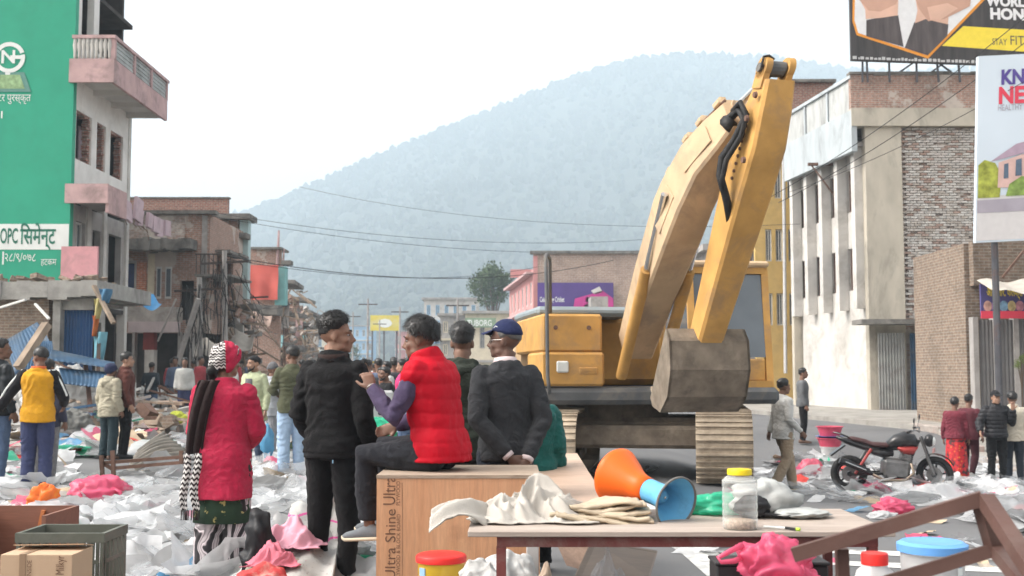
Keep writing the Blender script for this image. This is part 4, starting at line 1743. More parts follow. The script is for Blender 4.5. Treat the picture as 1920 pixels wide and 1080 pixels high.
M_LAMP = mat('lamp_glass', (0.62, 0.64, 0.62), .15, .05, spec=.8)

ex = wthing('excavator', 'yellow tracked excavator with raised boom standing behind the old man', 'excavator', (2.2, 16.5, 0))
A_ = Vector((.16, .987, 0)).normalized()
L_ = Vector((.987, -.16, 0)).normalized()
UC = Vector((1.84, 16.3, 0))
sh = MB()
sh.box((0, 0, 0), (.70, .168, .022))
sh.box((0, -.055, .026), (.70, .022, .032))
sh.box((0, .03, .02), (.70, .016, .022))
SHM = sh.mesh('track_shoe', M_SHOE)


def track_path(n, half, r):
 """points and tangents round a stadium: half length of the straight, end radius"""
 per = 4 * half + 2 * pi * r
 out = []
 for k in range(n):
  s = per * k / n
  if s < 2 * half:
   out.append((-half + s, 2 * r, 0.0))
  elif s < 2 * half + pi * r:
   t = (s - 2 * half) / r
   out.append((half + r * sin(t), r + r * cos(t), t))
  elif s < 4 * half + pi * r:
   out.append((half - (s - 2 * half - pi * r), 0.0, pi))
  else:
   t = (s - 4 * half - pi * r) / r
   out.append((-half - r * sin(t), r - r * cos(t), pi + t))
 return out


for sgn in (1, -1):
 o0 = UC + L_ * (1.1 * sgn)
 b = MB()
 Mt = Matrix((L_, A_, Z3)).transposed()
 b.box(o0 + Vector((0, 0, .44)), (.34, 2.9, .36), Mt, bev=.05)
 tr = b.build('track_frame', M_MUD, ex)
 for kk, z in ((-1.45, .44), (1.45, .44)):
  w = MB()
  c = o0 + A_ * kk + Vector((0, 0, z))
  MM = Matrix((A_, Z3, L_)).transposed()
  w.lathe([(.05, -.16), (.30, -.16), (.34, -.1), (.34, .1), (.30, .16), (.05, .16)], 22, c, MM)
  w.build('idler_wheel', M_MUD, tr, smooth=40)
 for kk in range(6):
  w = MB()
  c = o0 + A_ * (-1.0 + .4 * kk) + Vector((0, 0, .17))
  w.lathe([(.02, -.15), (.1, -.15), (.1, .15), (.02, .15)], 12, c, MM)
  w.build('roller', M_MUD, tr)
 for x, z, t in track_path(50, 1.45, .42):
  o = bpy.data.objects.new('track_shoe', SHM)
  link(o, tr)
  M4 = (Matrix((L_, A_ * cos(t) - Z3 * sin(t), Z3 * cos(t) + A_ * sin(t))).transposed()).to_4x4()
  M4.translation = o0 + A_ * x + Vector((0, 0, z + .035))
  o.matrix_basis = M4
b = MB()
b.box(UC + Vector((0, 0, .62)), (1.9, 1.5, .34), Matrix((L_, A_, Z3)).transposed(), bev=.06)
b.box(UC + A_ * -.9 + Vector((0, 0, .55)), (1.75, .5, .3), Matrix((L_, A_, Z3)).transposed(), bev=.05)
b.lathe([(.1, .72), (.72, .72), (.72, .98), (.1, .98)], 28, (UC.x - .35, UC.y + .05, 0))
b.build('undercarriage', M_MUD, ex)
# upper structure: d forwards (towards us), r to the machine's right (our left)
D_ = Vector((.14, -.99, 0)).normalized()
R_ = Vector((D_.y, -D_.x, 0))
C_ = Vector((1.74, 16.75, 0))
MU = Matrix((R_, D_, Z3)).transposed()


def up(r, d, z):
 return C_ + R_ * r + D_ * d + Z3 * z


def ubox(name, r0, r1, d0, d1, z0, z1, m, bev=.03, parent=None):
 b = MB()
 b.box(up((r0 + r1) / 2, (d0 + d1) / 2, (z0 + z1) / 2), (abs(r1 - r0), abs(d1 - d0), z1 - z0), MU, bev=bev)
 return b.build(name, m, parent or ex, smooth=35)


ubox('platform', -1.6, 1.62, -1.6, 1.72, .98, 1.20, M_DGREY, .06)
tbx = ubox('tool_box', .78, 1.62, .55, 1.70, 1.22, 1.66, M_CATY, .03)
ubox('upper_panel', .80, 1.60, -.7, 1.66, 1.662, 2.16, M_CATY, .03)
lp = up(1.34, 1.72, 1.47)
b = MB()
b.box(lp, (.16, .04, .15), MU, bev=.02)
b.build('lamp', M_LAMP, tbx)
b = MB()
b.box(up(1.0, 1.705, 1.42), (.24, .02, .09), MU, bev=.008)
b.box(up(1.0, 1.72, 1.43), (.18, .02, .025), MU)
b.build('latch', M_CATY, tbx)
ubox('side_cover', 1.0, 1.60, -2.2, -.72, 1.24, 2.14, M_CATL, .08)
ubox('counterweight', -1.55, .98, -2.3, -1.55, 1.1, 2.1, M_CATY, .15)
ubox('engine_hood', -1.4, .98, -1.53, -.2, 1.22, 2.2, M_CATY, .08)
ubox('hood_cover', .1, 1.5, -1.6, .6, 2.18, 2.32, M_GCOV, .05)
for r_, z_ in ((1.42, 1.98), (.98, 1.98)):
 b = MB()
 b.lathe([(.001, 0), (.03, 0), (.03, .012), (.001, .012)], 10, up(r_, 1.662, z_), Matrix((R_, -Z3, D_)).transposed())
 b.build('bolt', M_RUST, ex)
b = MB()
b.tube([up(1.52, 1.78, 1.12), up(1.55, 1.80, 1.35), up(1.55, 1.76, 2.1), up(1.55, 1.68, 2.86), up(1.53, 1.60, 2.93), up(1.50, 1.48, 2.95), up(1.42, 1.22, 2.93), up(1.40, 1.14, 2.86), up(1.39, 1.10, 2.12)], .024, 8)
b.build('handrail', M_DGREY, ex, smooth=True)
# cab on the machine's left
cb = MB()
for r_, d_ in ((-.45, 1.6), (-1.5, 1.6), (-.45, .1), (-1.5, .1)):
 cb.bar(up(r_, d_, 1.2), up(r_, d_ - (.18 if d_ > 1 else 0), 2.78), .09)
for z_ in (1.24, 2.78):
 dd = 1.42 if z_ > 2 else 1.6
 for a, c in (((-.45, dd), (-1.5, dd)), ((-.45, .1), (-1.5, .1)), ((-.45, dd), (-.45, .1)), ((-1.5, dd), (-1.5, .1))):
  cb.bar(up(*a, z_), up(*c, z_), .1)
cab = cb.build('cab', M_CATY, ex)
b = MB()
b.box(up(-.975, .76, 2.86), (1.16, 1.5, .09), MU, bev=.03)
b.build('cab_roof', M_CATL, cab)
for nm, pts in (('windscreen', [(-.5, 1.59, 1.6), (-1.45, 1.59, 1.6), (-1.45, 1.44, 2.72), (-.5, 1.44, 2.72)]), ('side_window', [(-.46, 1.5, 1.6), (-.46, .2, 1.6), (-.46, .2, 2.7), (-.46, 1.4, 2.7)]),
    ('rear_window', [(-.5, .1, 1.6), (-1.45, .1, 1.6), (-1.45, .1, 2.7), (-.5, .1, 2.7)])):
 b = MB()
 b.add([up(*p) for p in pts] + [up(p[0] - .012, p[1] - .012, p[2]) for p in pts], [(0, 1, 2, 3), (7, 6, 5, 4), (0, 4, 5, 1), (1, 5, 6, 2), (2, 6, 7, 3), (3, 7, 4, 0)])
 b.build(nm, M_PANE, cab)
ubox('cab_front_panel', -.5, -1.45, 1.5, 1.6, 1.28, 1.58, M_CATY, .02, cab)
ubox('seat', -.7, -1.2, .4, .9, 1.3, 2.1, M_RUB, .06, cab)


def beam(name, path, wid, hei, m, parent, lat):
 """box beam along a path; lat is its sideways axis; hei per point"""
 b = MB()
 rings = []
 for i, p in enumerate(path):
  a = path[max(0, i - 1)]
  c = path[min(len(path) - 1, i + 1)]
  t = (c - a).normalized()
  nrm = lat.cross(t).normalized()
  w, h = wid[i] / 2, hei[i] / 2
  e = .03
  rings.append([p + lat * x + nrm * y for x, y in ((-w, -h + e), (-w + e, -h), (w - e, -h), (w, -h + e), (w, h - e), (w - e, h), (-w + e, h), (-w, h - e))])
 b.loft(rings)
 return b.build(name, m, parent, smooth=30)


root = up(.30, 1.45, 1.75)
PV = at(1392, 216, 12.05)
LAT = Vector(((PV - root).y, -(PV - root).x, 0)).normalized()
bend = at(1270, 412, 13.0)
mid = at(1322, 300, 12.5)
path = [root, root.lerp(bend, .5) + Z3 * .06, bend, at(1288, 366, 12.8), mid, PV.lerp(mid, .45), PV]
boom = beam('boom', path, [.40, .42, .44, .43, .42, .40, .36], [.42, .56, .66, .64, .56, .50, .40], M_CATL, ex, LAT)
# pipes, clamps and hoses on the boom
for off in (-.10, .02, .13):
 b = MB()
 pts = []
 for i in range(2, len(path)):
  t = (path[min(i + 1, len(path) - 1)] - path[i - 1]).normalized()
  nn = LAT.cross(t)
  if nn.z < 0:
   nn = -nn
  pts.append(path[i] + nn * ([.42, .56, .66, .64, .56, .50, .40][i] / 2 + .045) + LAT * off)
 b.tube(pts, .018, 6)
 b.build('pipe', M_CATL if off < .1 else M_RUST, boom)
for i, f_ in ((3, .2), (4, .1), (4, .8), (5, .7)):
 p = path[i].lerp(path[min(i + 1, 6)], f_)
 t = (path[min(i + 1, 6)] - path[i - 1]).normalized()
 nn = LAT.cross(t)
 if nn.z < 0:
  nn = -nn
 b = MB()
 b.box(p + nn * .34 * (1 if i < 5 else .85), (.36, .1, .07), Matrix((LAT, t, nn)).transposed(), bev=.01)
 b.box(p + nn * .40 * (1 if i < 5 else .87) + LAT * .08, (.08, .06, .1), Matrix((LAT, t, nn)).transposed(), bev=.01)
 b.build('clamp', M_CATL, boom)
# stick: tail fork on top, hanging down past the boom tip
tail = at(1455, 150, 11.7)
foot = at(1322, 640, 12.9)
spath = [tail, at(1440, 205, 11.75), at(1424, 270, 11.85), at(1398, 360, 12.05), at(1360, 500, 12.5), foot]
stick = beam('stick', spath, [.33, .36, .38, .38, .34, .30], [.26, .42, .52, .50, .40, .30], M_CATY, ex, LAT)
nn = (spath[1] - spath[0]).normalized()
for s_ in (-1, 1):
 b = MB()
 MM = Matrix(((spath[0] - spath[1]).normalized(), LAT.cross(nn), LAT)).transposed()
 c = at(1455, 128, 11.7) + LAT * (.13 * s_)
 b.lathe([(.02, -.035), (.12, -.035), (.12, .035), (.02, .035)], 18, c, MM)
 b.box(c + nn * .1, (.24, .2, .07), MM)
 b.build('fork_ear', M_CATY, stick, smooth=40)
b = MB()
b.lathe([(.01, -.2), (.05, -.2), (.05, .2), (.01, .2)], 12, at(1455, 128, 11.7), MM)
b.lathe([(.01, -.08), (.085, -.08), (.085, .08), (.01, .08)], 14, at(1455, 130, 11.7), MM)
b.build('pin', M_DGREY, stick)
b = MB()
h0 = PV + LAT * -.1
b.tube([at(1368, 222, 12), at(1386, 205, 11.8), at(1396, 225, 11.7), at(1378, 262, 11.8), at(1354, 296, 11.9), at(1350, 330, 11.9), at(1362, 372, 11.9), at(1370, 420, 12.1)], .045, 8)
b.build('hose', M_RUB, stick, smooth=True)
b = MB()
b.tube([at(1374, 208, 11.9), at(1388, 192, 11.7), at(1400, 215, 11.65), at(1390, 255, 11.7), at(1362, 300, 11.8), at(1352, 345, 11.85), at(1366, 400, 12)], .03, 8)
b.tube([at(1360, 226, 12), at(1372, 238, 11.9)], .07, 8)
b.build('hose', M_RUB, stick, smooth=True)
b = MB()
b.tube([at(1428, 125, 11.6), at(1432, 106, 11.6), at(1442, 104, 11.6), at(1452, 112, 11.6)], .014, 6)
b.build('hose', M_RUB, stick)
# lift cylinders and bucket
for s_ in (-1, 1):
 b = MB()
 p0, p1 = up(.30, 1.72, 1.35) + LAT * (.27 * s_), path[3] + LAT * (.27 * s_)
 b.tube([p0, p0.lerp(p1, .62)], .075, 12)
 cy = b.build('lift_cylinder', M_CATY, ex, smooth=40)
 b = MB()
 b.tube([p0.lerp(p1, .62), p1], .04, 10)
 b.build('rod', M_CHR, cy)
prof = [(.02, .16), (.16, .02), (.20, -.30), (.06, -.60), (-.24, -.78), (-.56, -.72), (-.66, -.62)]
org = foot - Z3 * .02
bw_ = .48
for i_ in range(9):
 f_ = .12 + .09 * i_
 p_ = spath[1].lerp(spath[3], f_)
 MB().lathe([(.001, 0), (.02, 0), (.017, .018), (.001, .018)], 8, p_ - LAT * (.19 if LAT.x > 0 else -.19), Matrix((LAT.cross(Z3), Z3, -LAT if LAT.x > 0 else LAT)).transposed()).build('bolt', M_RUST, stick)
for i_ in (2, 4):
 p_ = path[i_].lerp(path[i_ + 1], .4)
 t_ = (path[i_ + 1] - path[i_]).normalized()
 sg_ = -1 if LAT.x > 0 else 1
 MB().box(p_ + LAT * (sg_ * .217), (.012, .5, .26), Matrix((LAT, t_, LAT.cross(t_))).transposed(), bev=.004).build('weld_plate', M_CATL, boom)
for k_ in range(2):
 MB().tube([root + LAT * (.1 * k_) + Z3 * .3 + D_ * .1, path[1] + LAT * (.1 * k_ - .3) + D_ * .2, path[2] + LAT * (.1 * k_ - .28) + Z3 * .1, path[3] + LAT * (.1 * k_ - .25)], .025, 7).build('hose', M_RUB, boom, smooth=True)
b = MB()
p0, p1 = path[3] + Z3 * .42 + LAT * .02, at(1448, 134, 11.72)
b.tube([p0, p0.lerp(p1, .62)], .07, 12)
cy = b.build('arm_cylinder', M_CATL, ex, smooth=40)
MB().tube([p0.lerp(p1, .62), p1], .036, 10).build('rod', M_CHR, cy)
for px_, py_ in ((1418, 178), (1402, 222), (1396, 300)):
 MB().lathe([(.001, 0), (.035, 0), (.03, .03), (.001, .03)], 10, at(px_, py_, 11.6), Matrix((LAT.cross(Z3), Z3, LAT)).transposed()).build('pin_boss', M_RUST, stick)
bk = MB()
th_ = .03
n_ = len(prof)
cx_, cz_ = -.25, -.2
inn_ = [(cx_ + (x - cx_) * .93, cz_ + (z - cz_) * .93) for x, z in prof]
rings = []
for (x, z), (xi, zi) in zip(prof, inn_):
 rings.append([org + D_ * x + Z3 * z - LAT * bw_, org + D_ * x + Z3 * z + LAT * bw_, org + D_ * xi + Z3 * zi + LAT * bw_, org + D_ * xi + Z3 * zi - LAT * bw_])
bk.loft(rings)
bucket = bk.build('bucket', M_MUD, ex)
for s_ in (-1, 1):
 b = MB()
 o_ = org + LAT * (s_ * (bw_ - .016))
 b.add([o_ + D_ * x + Z3 * z - LAT * .015 for x, z in prof] + [o_ + D_ * x + Z3 * z + LAT * .015 for x, z in prof],
   [tuple(range(n_)), tuple(range(2 * n_ - 1, n_ - 1, -1))] + [(k, n_ + k, n_ + (k + 1) % n_, (k + 1) % n_) for k in range(n_)])
 b.build('cheek_plate', M_MUD, bucket)
for k in range(5):
 b = MB()
 p_ = org + D_ * -.64 + Z3 * -.64 + LAT * (-.4 + .2 * k)
 b.bar(p_, p_ + D_ * -.16 + Z3 * .13, .07, .04)
 b.build('tooth', M_SHOE, bucket)

# ================================================================ motorcycle
M_MBLK = mat('motorcycle_black', (.018, .018, .02), .3, .2, 5, (.12, .11, .1), .35, 4, coat=.4)
M_MRED = mat('motorcycle_red', (.38, .045, .04), .35, .15, 5, (.2, .1, .1), .3, 4, coat=.4)
M_ENG = mat('engine_metal', (.22, .22, .22), .45, .25, 8, (.08, .07, .06), .5, 5, metal=.7)
M_SEAT = mat('seat_leather', (.07, .035, .035), .6, .15, 6)
mo = thing('motorcycle', 'black and red motorcycle with dusty wheels parked on the littered road', 'motorcycle')


def wheel_parts(root_, c, yaw, R_o, wid, nsp, axle='y'):
 M_ = Matrix.Rotation(yaw, 3, 'Z') @ Matrix(((1, 0, 0), (0, 0, -1), (0, 1, 0)))
 t = MB()
 prof = []
 for k in range(13):
  a = 2 * pi * k / 12
  prof.append((R_o - wid * .5 + wid * .5 * cos(a), wid * .55 * sin(a)))
 t.lathe(prof, 32, c, M_, caps=False)
 wh = t.build('wheel', M_RUB, root_, smooth=True)
 r = MB()
 ri = R_o - wid
 r.lathe([(ri - .03, -wid * .35), (ri + .004, -wid * .42), (ri + .004, wid * .42), (ri - .03, wid * .35), (ri - .03, -wid * .35)], 28, c, M_, caps=False)
 r.lathe([(.02, -.07), (.045, -.07), (.045, .07), (.02, .07)], 12, c, M_)
 for k in range(nsp):
  a = 2 * pi * k / nsp
  p = Vector(c) + M_ @ Vector((.03 * cos(a), .03 * sin(a), 0))
  q = Vector(c) + M_ @ Vector(((ri - .01) * cos(a + .15), (ri - .01) * sin(a + .15), 0))
  r.bar(p, q, .028, .03)
 r.build('rim', M_MBLK, wh, smooth=35)
 d = MB()
 d.lathe([(.05, .045), (.13, .045), (.13, .05), (.05, .05)], 24, c, M_, caps=False)
 d.build('brake_disc', M_ENG, wh)
 return wh


# local: x forward along the bike, y to its left, z up
steer = R(-20)
FW, RW = (.70, -.02, .305), (-.70, 0, .305)
wheel_parts(mo, RW, 0, .31, .11, 5)
wheel_parts(mo, FW, steer, .305, .095, 5)
fm = Matrix.Rotation(steer, 3, 'Z')
head = Vector((.46, 0, .90))
for s_ in (-1, 1):
 b = MB()
 lo = Vector(FW) + fm @ Vector((0, .085 * s_, 0))
 hi = head + fm @ Vector((.02, .085 * s_, .04))
 b.tube([lo, lo.lerp(hi, .45)], .028, 10)
 b.tube([lo.lerp(hi, .45), hi], .018, 10)
 b.build('fork_leg', M_ENG, mo, smooth=40)
b = MB()
for k in range(7):
 a0 = R(30 + 20 * k)
 a1 = R(30 + 20 * (k + 1))
 rr_ = .345
 pts = []
 for a in (a0, a1):
  for s_ in (-1, 1):
   pts.append(Vector(FW) + fm @ Vector((rr_ * cos(a), .065 * s_, rr_ * sin(a))))
 b.add(pts, [(0, 1, 3, 2)])
 b.add([p + Vector((0, 0, .008)) for p in pts], [(0, 2, 3, 1)])
b.build('front_mudguard', M_MBLK, mo, smooth=True)
b = MB()
hl = head + fm @ Vector((.16, 0, -.02))
b.ell(hl, (.09, .11, .11), fm)
hd = b.build('headlight', M_MBLK, mo, smooth=True)
b = MB()
b.ell(hl + fm @ Vector((.035, 0, -.005)), (.07, .085, .085), fm)
b.build('lens', M_LAMP, hd, smooth=True)
b = MB()
b.box(hl + fm @ Vector((.07, 0, -.16)), (.02, .22, .07), fm)
b.build('number_plate', mat('plate_red', (.45, .25, .24), .5, .1, 5), mo)
b = MB()
hb0 = head + Vector((0, 0, .12))
b.tube([hb0 + fm @ Vector((-.14, -.36, .02)), hb0 + fm @ Vector((-.03, -.2, .05)), hb0, hb0 + fm @ Vector((-.03, .2, .05)), hb0 + fm @ Vector((-.14, .36, .02))], .014, 8)
hbar = b.build('handlebar', M_ENG, mo, smooth=True)
for s_ in (-1, 1):
 b = MB()
 b.tube([hb0 + fm @ Vector((-.14, .37 * s_, .02)), hb0 + fm @ Vector((-.09, .27 * s_, .035))], .02, 8)
 b.build('grip', M_RUB, hbar)
 b = MB()
 b.tube([hb0 + fm @ Vector((-.06, .22 * s_, .04)), hb0 + fm @ Vector((-.04, .30 * s_, .2))], .007, 6)
 b.ell(hb0 + fm @ Vector((-.04, .32 * s_, .22)), (.015, .07, .045), fm, 10, 6)
 b.build('mirror', M_MBLK, mo)
# tank, seat, tail
def bloft(name, secs, m, parent=mo, sm=True):
 """secs: (x, z centre, half width, half height)"""
 b = MB()
 rings = []
 for x, z, w, h in secs:
  rings.append([Vector((x, w * cos(2 * pi * k / 14) , z + h * sin(2 * pi * k / 14))) for k in range(14)])
 b.loft(rings)
 return b.build(name, m, parent, smooth=sm)


bloft('fuel_tank', [(.44, .82, .05, .05), (.38, .86, .14, .12), (.22, .89, .17, .14), (.03, .85, .14, .12), (-.08, .80, .09, .06)], M_MBLK)
bloft('tank_shroud', [(.42, .76, .08, .03), (.34, .72, .16, .09), (.18, .72, .175, .08), (.08, .76, .14, .03)], M_MRED)
bloft('seat', [(0, .80, .08, .03), (-.12, .79, .12, .045), (-.32, .80, .125, .045), (-.42, .84, .11, .05), (-.62, .89, .09, .045), (-.72, .90, .05, .03)], M_SEAT)
bloft('tail_cowl', [(-.2, .72, .10, .05), (-.45, .76, .12, .06), (-.7, .84, .10, .06), (-.9, .92, .05, .03)], M_MBLK)
bloft('side_panel', [(.02, .66, .10, .06), (-.15, .66, .14, .08), (-.3, .68, .12, .06), (-.4, .7, .08, .03)], M_MBLK)
b = MB()
b.add([(-.78, -.07, .80), (-.78, .07, .80), (-1.02, .07, .62), (-1.02, -.07, .62), (-.76, -.07, .78), (-.76, .07, .78), (-1.0, .07, .6), (-1.0, -.07, .6)], [(0, 1, 2, 3), (7, 6, 5, 4), (0, 3, 7, 4), (1, 5, 6, 2), (2, 6, 7, 3)])
b.build('rear_mudguard', M_MBLK, mo)
b = MB()
b.tube([(-.7, -.06, .92), (-.85, -.08, .98), (-.95, 0, 1.0), (-.85, .08, .98), (-.7, .06, .92)], .012, 6)
b.build('grab_rail', M_MBLK, mo)
b = MB()
b.box((.06, 0, .40), (.46, .28, .32), (0, .1, 0), bev=.05)
b.lathe([(.02, -.16), (.11, -.16), (.11, .16), (.02, .16)], 18, (-.02, 0, .36), Matrix(((1, 0, 0), (0, 0, -1), (0, 1, 0))))
eng = b.build('engine', M_ENG, mo, smooth=35)
for k in range(6):
 MB().box((.22 + .006 * k, 0, .48 + .032 * k), (.19, .22, .014), (0, .35, 0)).build('cooling_fin', M_ENG, eng)
b = MB()
b.tube([(.46, 0, .88), (.34, 0, .6), (.28, 0, .30), (-.1, 0, .22)], .022, 8)
b.tube([(.44, 0, .86), (.1, 0, .72), (-.4, 0, .74), (-.7, 0, .84)], .02, 8)
b.tube([(-.1, 0, .3), (-.12, 0, .72)], .025, 8)
b.build('frame', M_MBLK, mo, smooth=True)
for s_ in (-1, 1):
 b = MB()
 b.bar((-.1, .1 * s_, .32), (-.7, .1 * s_, .305), .03, .045)
 b.build('swing_arm', M_MBLK, mo)
b = MB()
b.tube([(.3, -.1, .5), (.34, -.12, .34), (.2, -.14, .22), (-.15, -.15, .22), (-.35, -.17, .32)], .024, 8)
ex_ = b.build('exhaust_pipe', mat('burnt_pipe', (.32, .26, .2), .4, .2, 5, metal=.8), mo, smooth=True)
b = MB()
b.tube([(-.35, -.17, .32), (-.42, -.18, .37), (-.88, -.19, .56)], [.03, .055, .06], 14)
b.build('muffler', M_MBLK, ex_, smooth=40)
b = MB()
b.tube([(-.46, -.225, .40), (-.80, -.245, .54)], .03, 8, flat=.4)
b.build('heat_shield', M_CHR, ex_)
b = MB()
b.add([(.38, -.12, .28), (.12, -.14, .16), (-.25, -.12, .2), (-.05, -.13, .3), (.38, -.10, .28), (.12, -.12, .16), (-.25, -.10, .2), (-.05, -.11, .3)], [(0, 1, 2, 3), (7, 6, 5, 4), (0, 4, 5, 1), (1, 5, 6, 2), (2, 6, 7, 3), (3, 7, 4, 0)])
b.build('belly_cowl', M_MBLK, mo)
b = MB()
b.add([(.25, -.143, .24), (.08, -.148, .18), (-.1, -.14, .2), (.05, -.14, .25)], [(0, 1, 2, 3)])
b.build('red_stripe', M_MRED, mo)
b = MB()
b.tube([(-.05, .14, .22), (-.12, .30, .0)], .012, 6)
b.build('side_stand', M_MBLK, mo)
for s_ in (-1, 1):
 MB().bar((-.12, .14 * s_, .30), (-.14, .28 * s_, .29), .03, .02).build('foot_peg', M_RUB, mo)
 MB().tube([(-.35, .12 * s_, .74), (-.62, .12 * s_, .32)], .025, 10).build('shock_absorber', M_MRED if s_ < 0 else M_ENG, mo)
p = on_ground(1672, 922)
mo.location = p
mo.rotation_euler = (R(4), 0, R(-7))
MOTO = mo

# ================================================================ bicycle (half hidden in the crowd)
M_BIKE = mat('bicycle_black', (.03, .03, .032), .4, .2, 5, (.12, .08, .06), .4, 5)
bi = thing('bicycle', 'black bicycle standing in the crowd behind the seated man', 'bicycle')
for cx in (-.52, .52):
 t = MB()
 Mw = Matrix(((1, 0, 0), (0, 0, -1), (0, 1, 0)))
 prof = [(.34 + .016 * cos(2 * pi * k / 8), .016 * sin(2 * pi * k / 8)) for k in range(9)]
 t.lathe(prof, 36, (cx, 0, .36), Mw, caps=False)
 wh = t.build('wheel', M_RUB, bi, smooth=True)
 r = MB()
 r.lathe([(.31, -.01), (.325, -.01), (.325, .01), (.31, .01), (.31, -.01)], 36, (cx, 0, .36), Mw, caps=False)
 for k in range(18):
  a = 2 * pi * k / 18
  r.tube([(cx, .02 * (-1) ** k, .36), (cx + .315 * cos(a), 0, .36 + .315 * sin(a))], .0025, 4)
 r.build('rim', M_CHR, wh)
b = MB()
for a, c in (((-.52, 0, .36), (-.05, 0, .36)), ((-.05, 0, .36), (-.2, 0, .86)), ((-.2, 0, .82), (-.52, 0, .36)), ((-.17, 0, .8), (.36, 0, .82)), ((-.05, 0, .36), (.37, 0, .74)), ((.34, 0, .9), (.40, 0, .62)), ((.40, 0, .62), (.52, 0, .36))):
 b.tube([a, c], .016, 7)
b.build('frame', M_BIKE, bi)
b = MB()
b.tube([(.25, -.27, .98), (.3, -.2, 1.0), (.34, 0, .98), (.3, .2, 1.0), (.25, .27, .98)], .012, 7)
b.build('handlebar', M_CHR, bi)
MB().box((-.24, 0, .90), (.26, .14, .06), bev=.025).build('saddle', M_RUB, bi)
b = MB()
for y in (-.07, 0, .07):
 b.bar((-.3, y, .76), (-.8, y, .76), .015)
b.bar((-.75, .05, .76), (-.52, .05, .36), .012)
b.bar((-.75, -.05, .76), (-.52, -.05, .36), .012)
b.build('carrier', M_BIKE, bi)
b = MB()
b.lathe([(.02, -.01), (.09, -.01), (.09, .01), (.02, .01)], 18, (-.05, .05, .36), Mw)
b.bar((-.05, .06, .36), (.05, .08, .22), .015)
b.bar((-.05, -.06, .36), (-.15, -.08, .5), .015)
b.build('crank', M_CHR, bi)
p = on_ground(738, 838)
bi.location = p
bi.rotation_euler = (R(5), 0, R(165))

# ================================================================ far traffic
def far_car(px, py, m, label, rz=0.0):
 c = thing('car', label, 'car')
 b = MB()
 sec = [(-2.0, .45, .78), (-1.6, .35, .95), (-.9, .32, .98), (1.1, .32, .95), (1.9, .4, .8), (2.05, .5, .7)]
 rings = []
 for y, z0, z1 in sec:
  w = .84 if abs(y) < 1.8 else .7
  rings.append([Vector((x, y, z)) for x, z in ((-w, z0), (w, z0), (w, (z0 + z1) / 2), (w * .94, z1), (-w * .94, z1), (-w, (z0 + z1) / 2))])
 b.loft(rings)
 b.build('body', m, c, smooth=40)
 b = MB()
 rings = []
 for y, z, w in ((-1.35, .95, .76), (-.7, 1.42, .62), (.7, 1.45, .62), (1.35, .95, .76)):
  rings.append([Vector((-w, y, .9)), Vector((w, y, .9)), Vector((w, y, z)), Vector((-w, y, z))])
 b.loft(rings)
 b.build('cabin', M_PANE, c)
 MB().box((0, 0, 1.47), (1.2, 1.4, .05), bev=.02).build('roof', m, c)
 for x in (-.76, .76):
  for y in (-1.3, 1.3):
   w = MB()
   w.lathe([(.05, -.1), (.31, -.1), (.31, .1), (.05, .1)], 16, (x, y, .31), Matrix(((0, 0, 1), (1, 0, 0), (0, 1, 0))))
   w.build('wheel', M_RUB, c)
  MB().box((x * .8, -2.02, .68), (.3, .06, .14)).build('headlight', M_LAMP, c)
 c.location = on_ground(px, py)
 c.rotation_euler = (0, 0, rz)
 return c


far_car(741, 722, mat('white_car', (.7, .7, .7), .4, .05, coat=.4), 'white car driving up the distant street', R(8))
far_car(708, 716, mat('grey_car', (.3, .32, .34), .4, .05, coat=.4), 'small grey car farther off on the distant street', R(6))
far_car(762, 717, mat('yellow_car', (.7, .5, .05), .4, .05, coat=.4), 'yellow taxi far down the street beside a white car', R(8))
# green and yellow tuk-tuk in the middle distance
tk = thing('auto_rickshaw', 'green auto rickshaw with yellow roof edge in the crowd ahead', 'auto rickshaw')
M_TGR = mat('rickshaw_green', (.10, .30, .26), .5, .1, 3)
b = MB()
rings = [[Vector((x * w, y, z)) for x, z in ((-.62, .3), (.62, .3), (.66, .9), (-.66, .9))] for y, w in ((-1.2, .7), (-.6, 1), (1.2, 1))]
b.loft(rings)
b.build('body', M_TGR, tk)
b = MB()
rings = [[Vector((x, y, z + .08 * (1 - (x / .7) ** 2))) for x, z in ((-.68, 1.62), (0, 1.62), (.68, 1.62), (.68, 1.7), (0, 1.72), (-.68, 1.7))] for y in (-.8, 0, 1.2)]
b.loft(rings)
b.build('canopy', mat('rickshaw_roof', (.60, .42, .08), .5, .1, 3), tk)
for x in (-.64, .64):
 for y in (-.75, 1.15):
  MB().bar((x, y, .85), (x, y, 1.62), .05).build('post', M_TGR, tk)
MB().box((0, -.82, 1.25), (1.2, .02, .6)).build('windscreen', M_PANE, tk)
for c in ((0, -1.1, .24), (-.55, .9, .24), (.55, .9, .24)):
 w = MB()
 w.lathe([(.03, -.06), (.24, -.06), (.24, .06), (.03, .06)], 14, c, Matrix(((0, 0, 1), (1, 0, 0), (0, 1, 0))))
 w.build('wheel', M_RUB, tk)
tk.location = on_ground(706, 772)
tk.rotation_euler = (0, 0, R(5))
# ================================================================ people
JOBS = []


def remesh_job(b, name, m, parent, voxel, post=None, smooth_it=2):
 """one continuous surface grown over overlapping volumes; finished together later"""
 o = b.build(name, m, parent, uv=False)
 md = o.modifiers.new('r', 'REMESH')
 md.mode = 'VOXEL'
 md.voxel_size = voxel
 if smooth_it:
  s = o.modifiers.new('s', 'SMOOTH')
  s.factor = 0.5
  s.iterations = smooth_it
 JOBS.append((o, post))
 return o


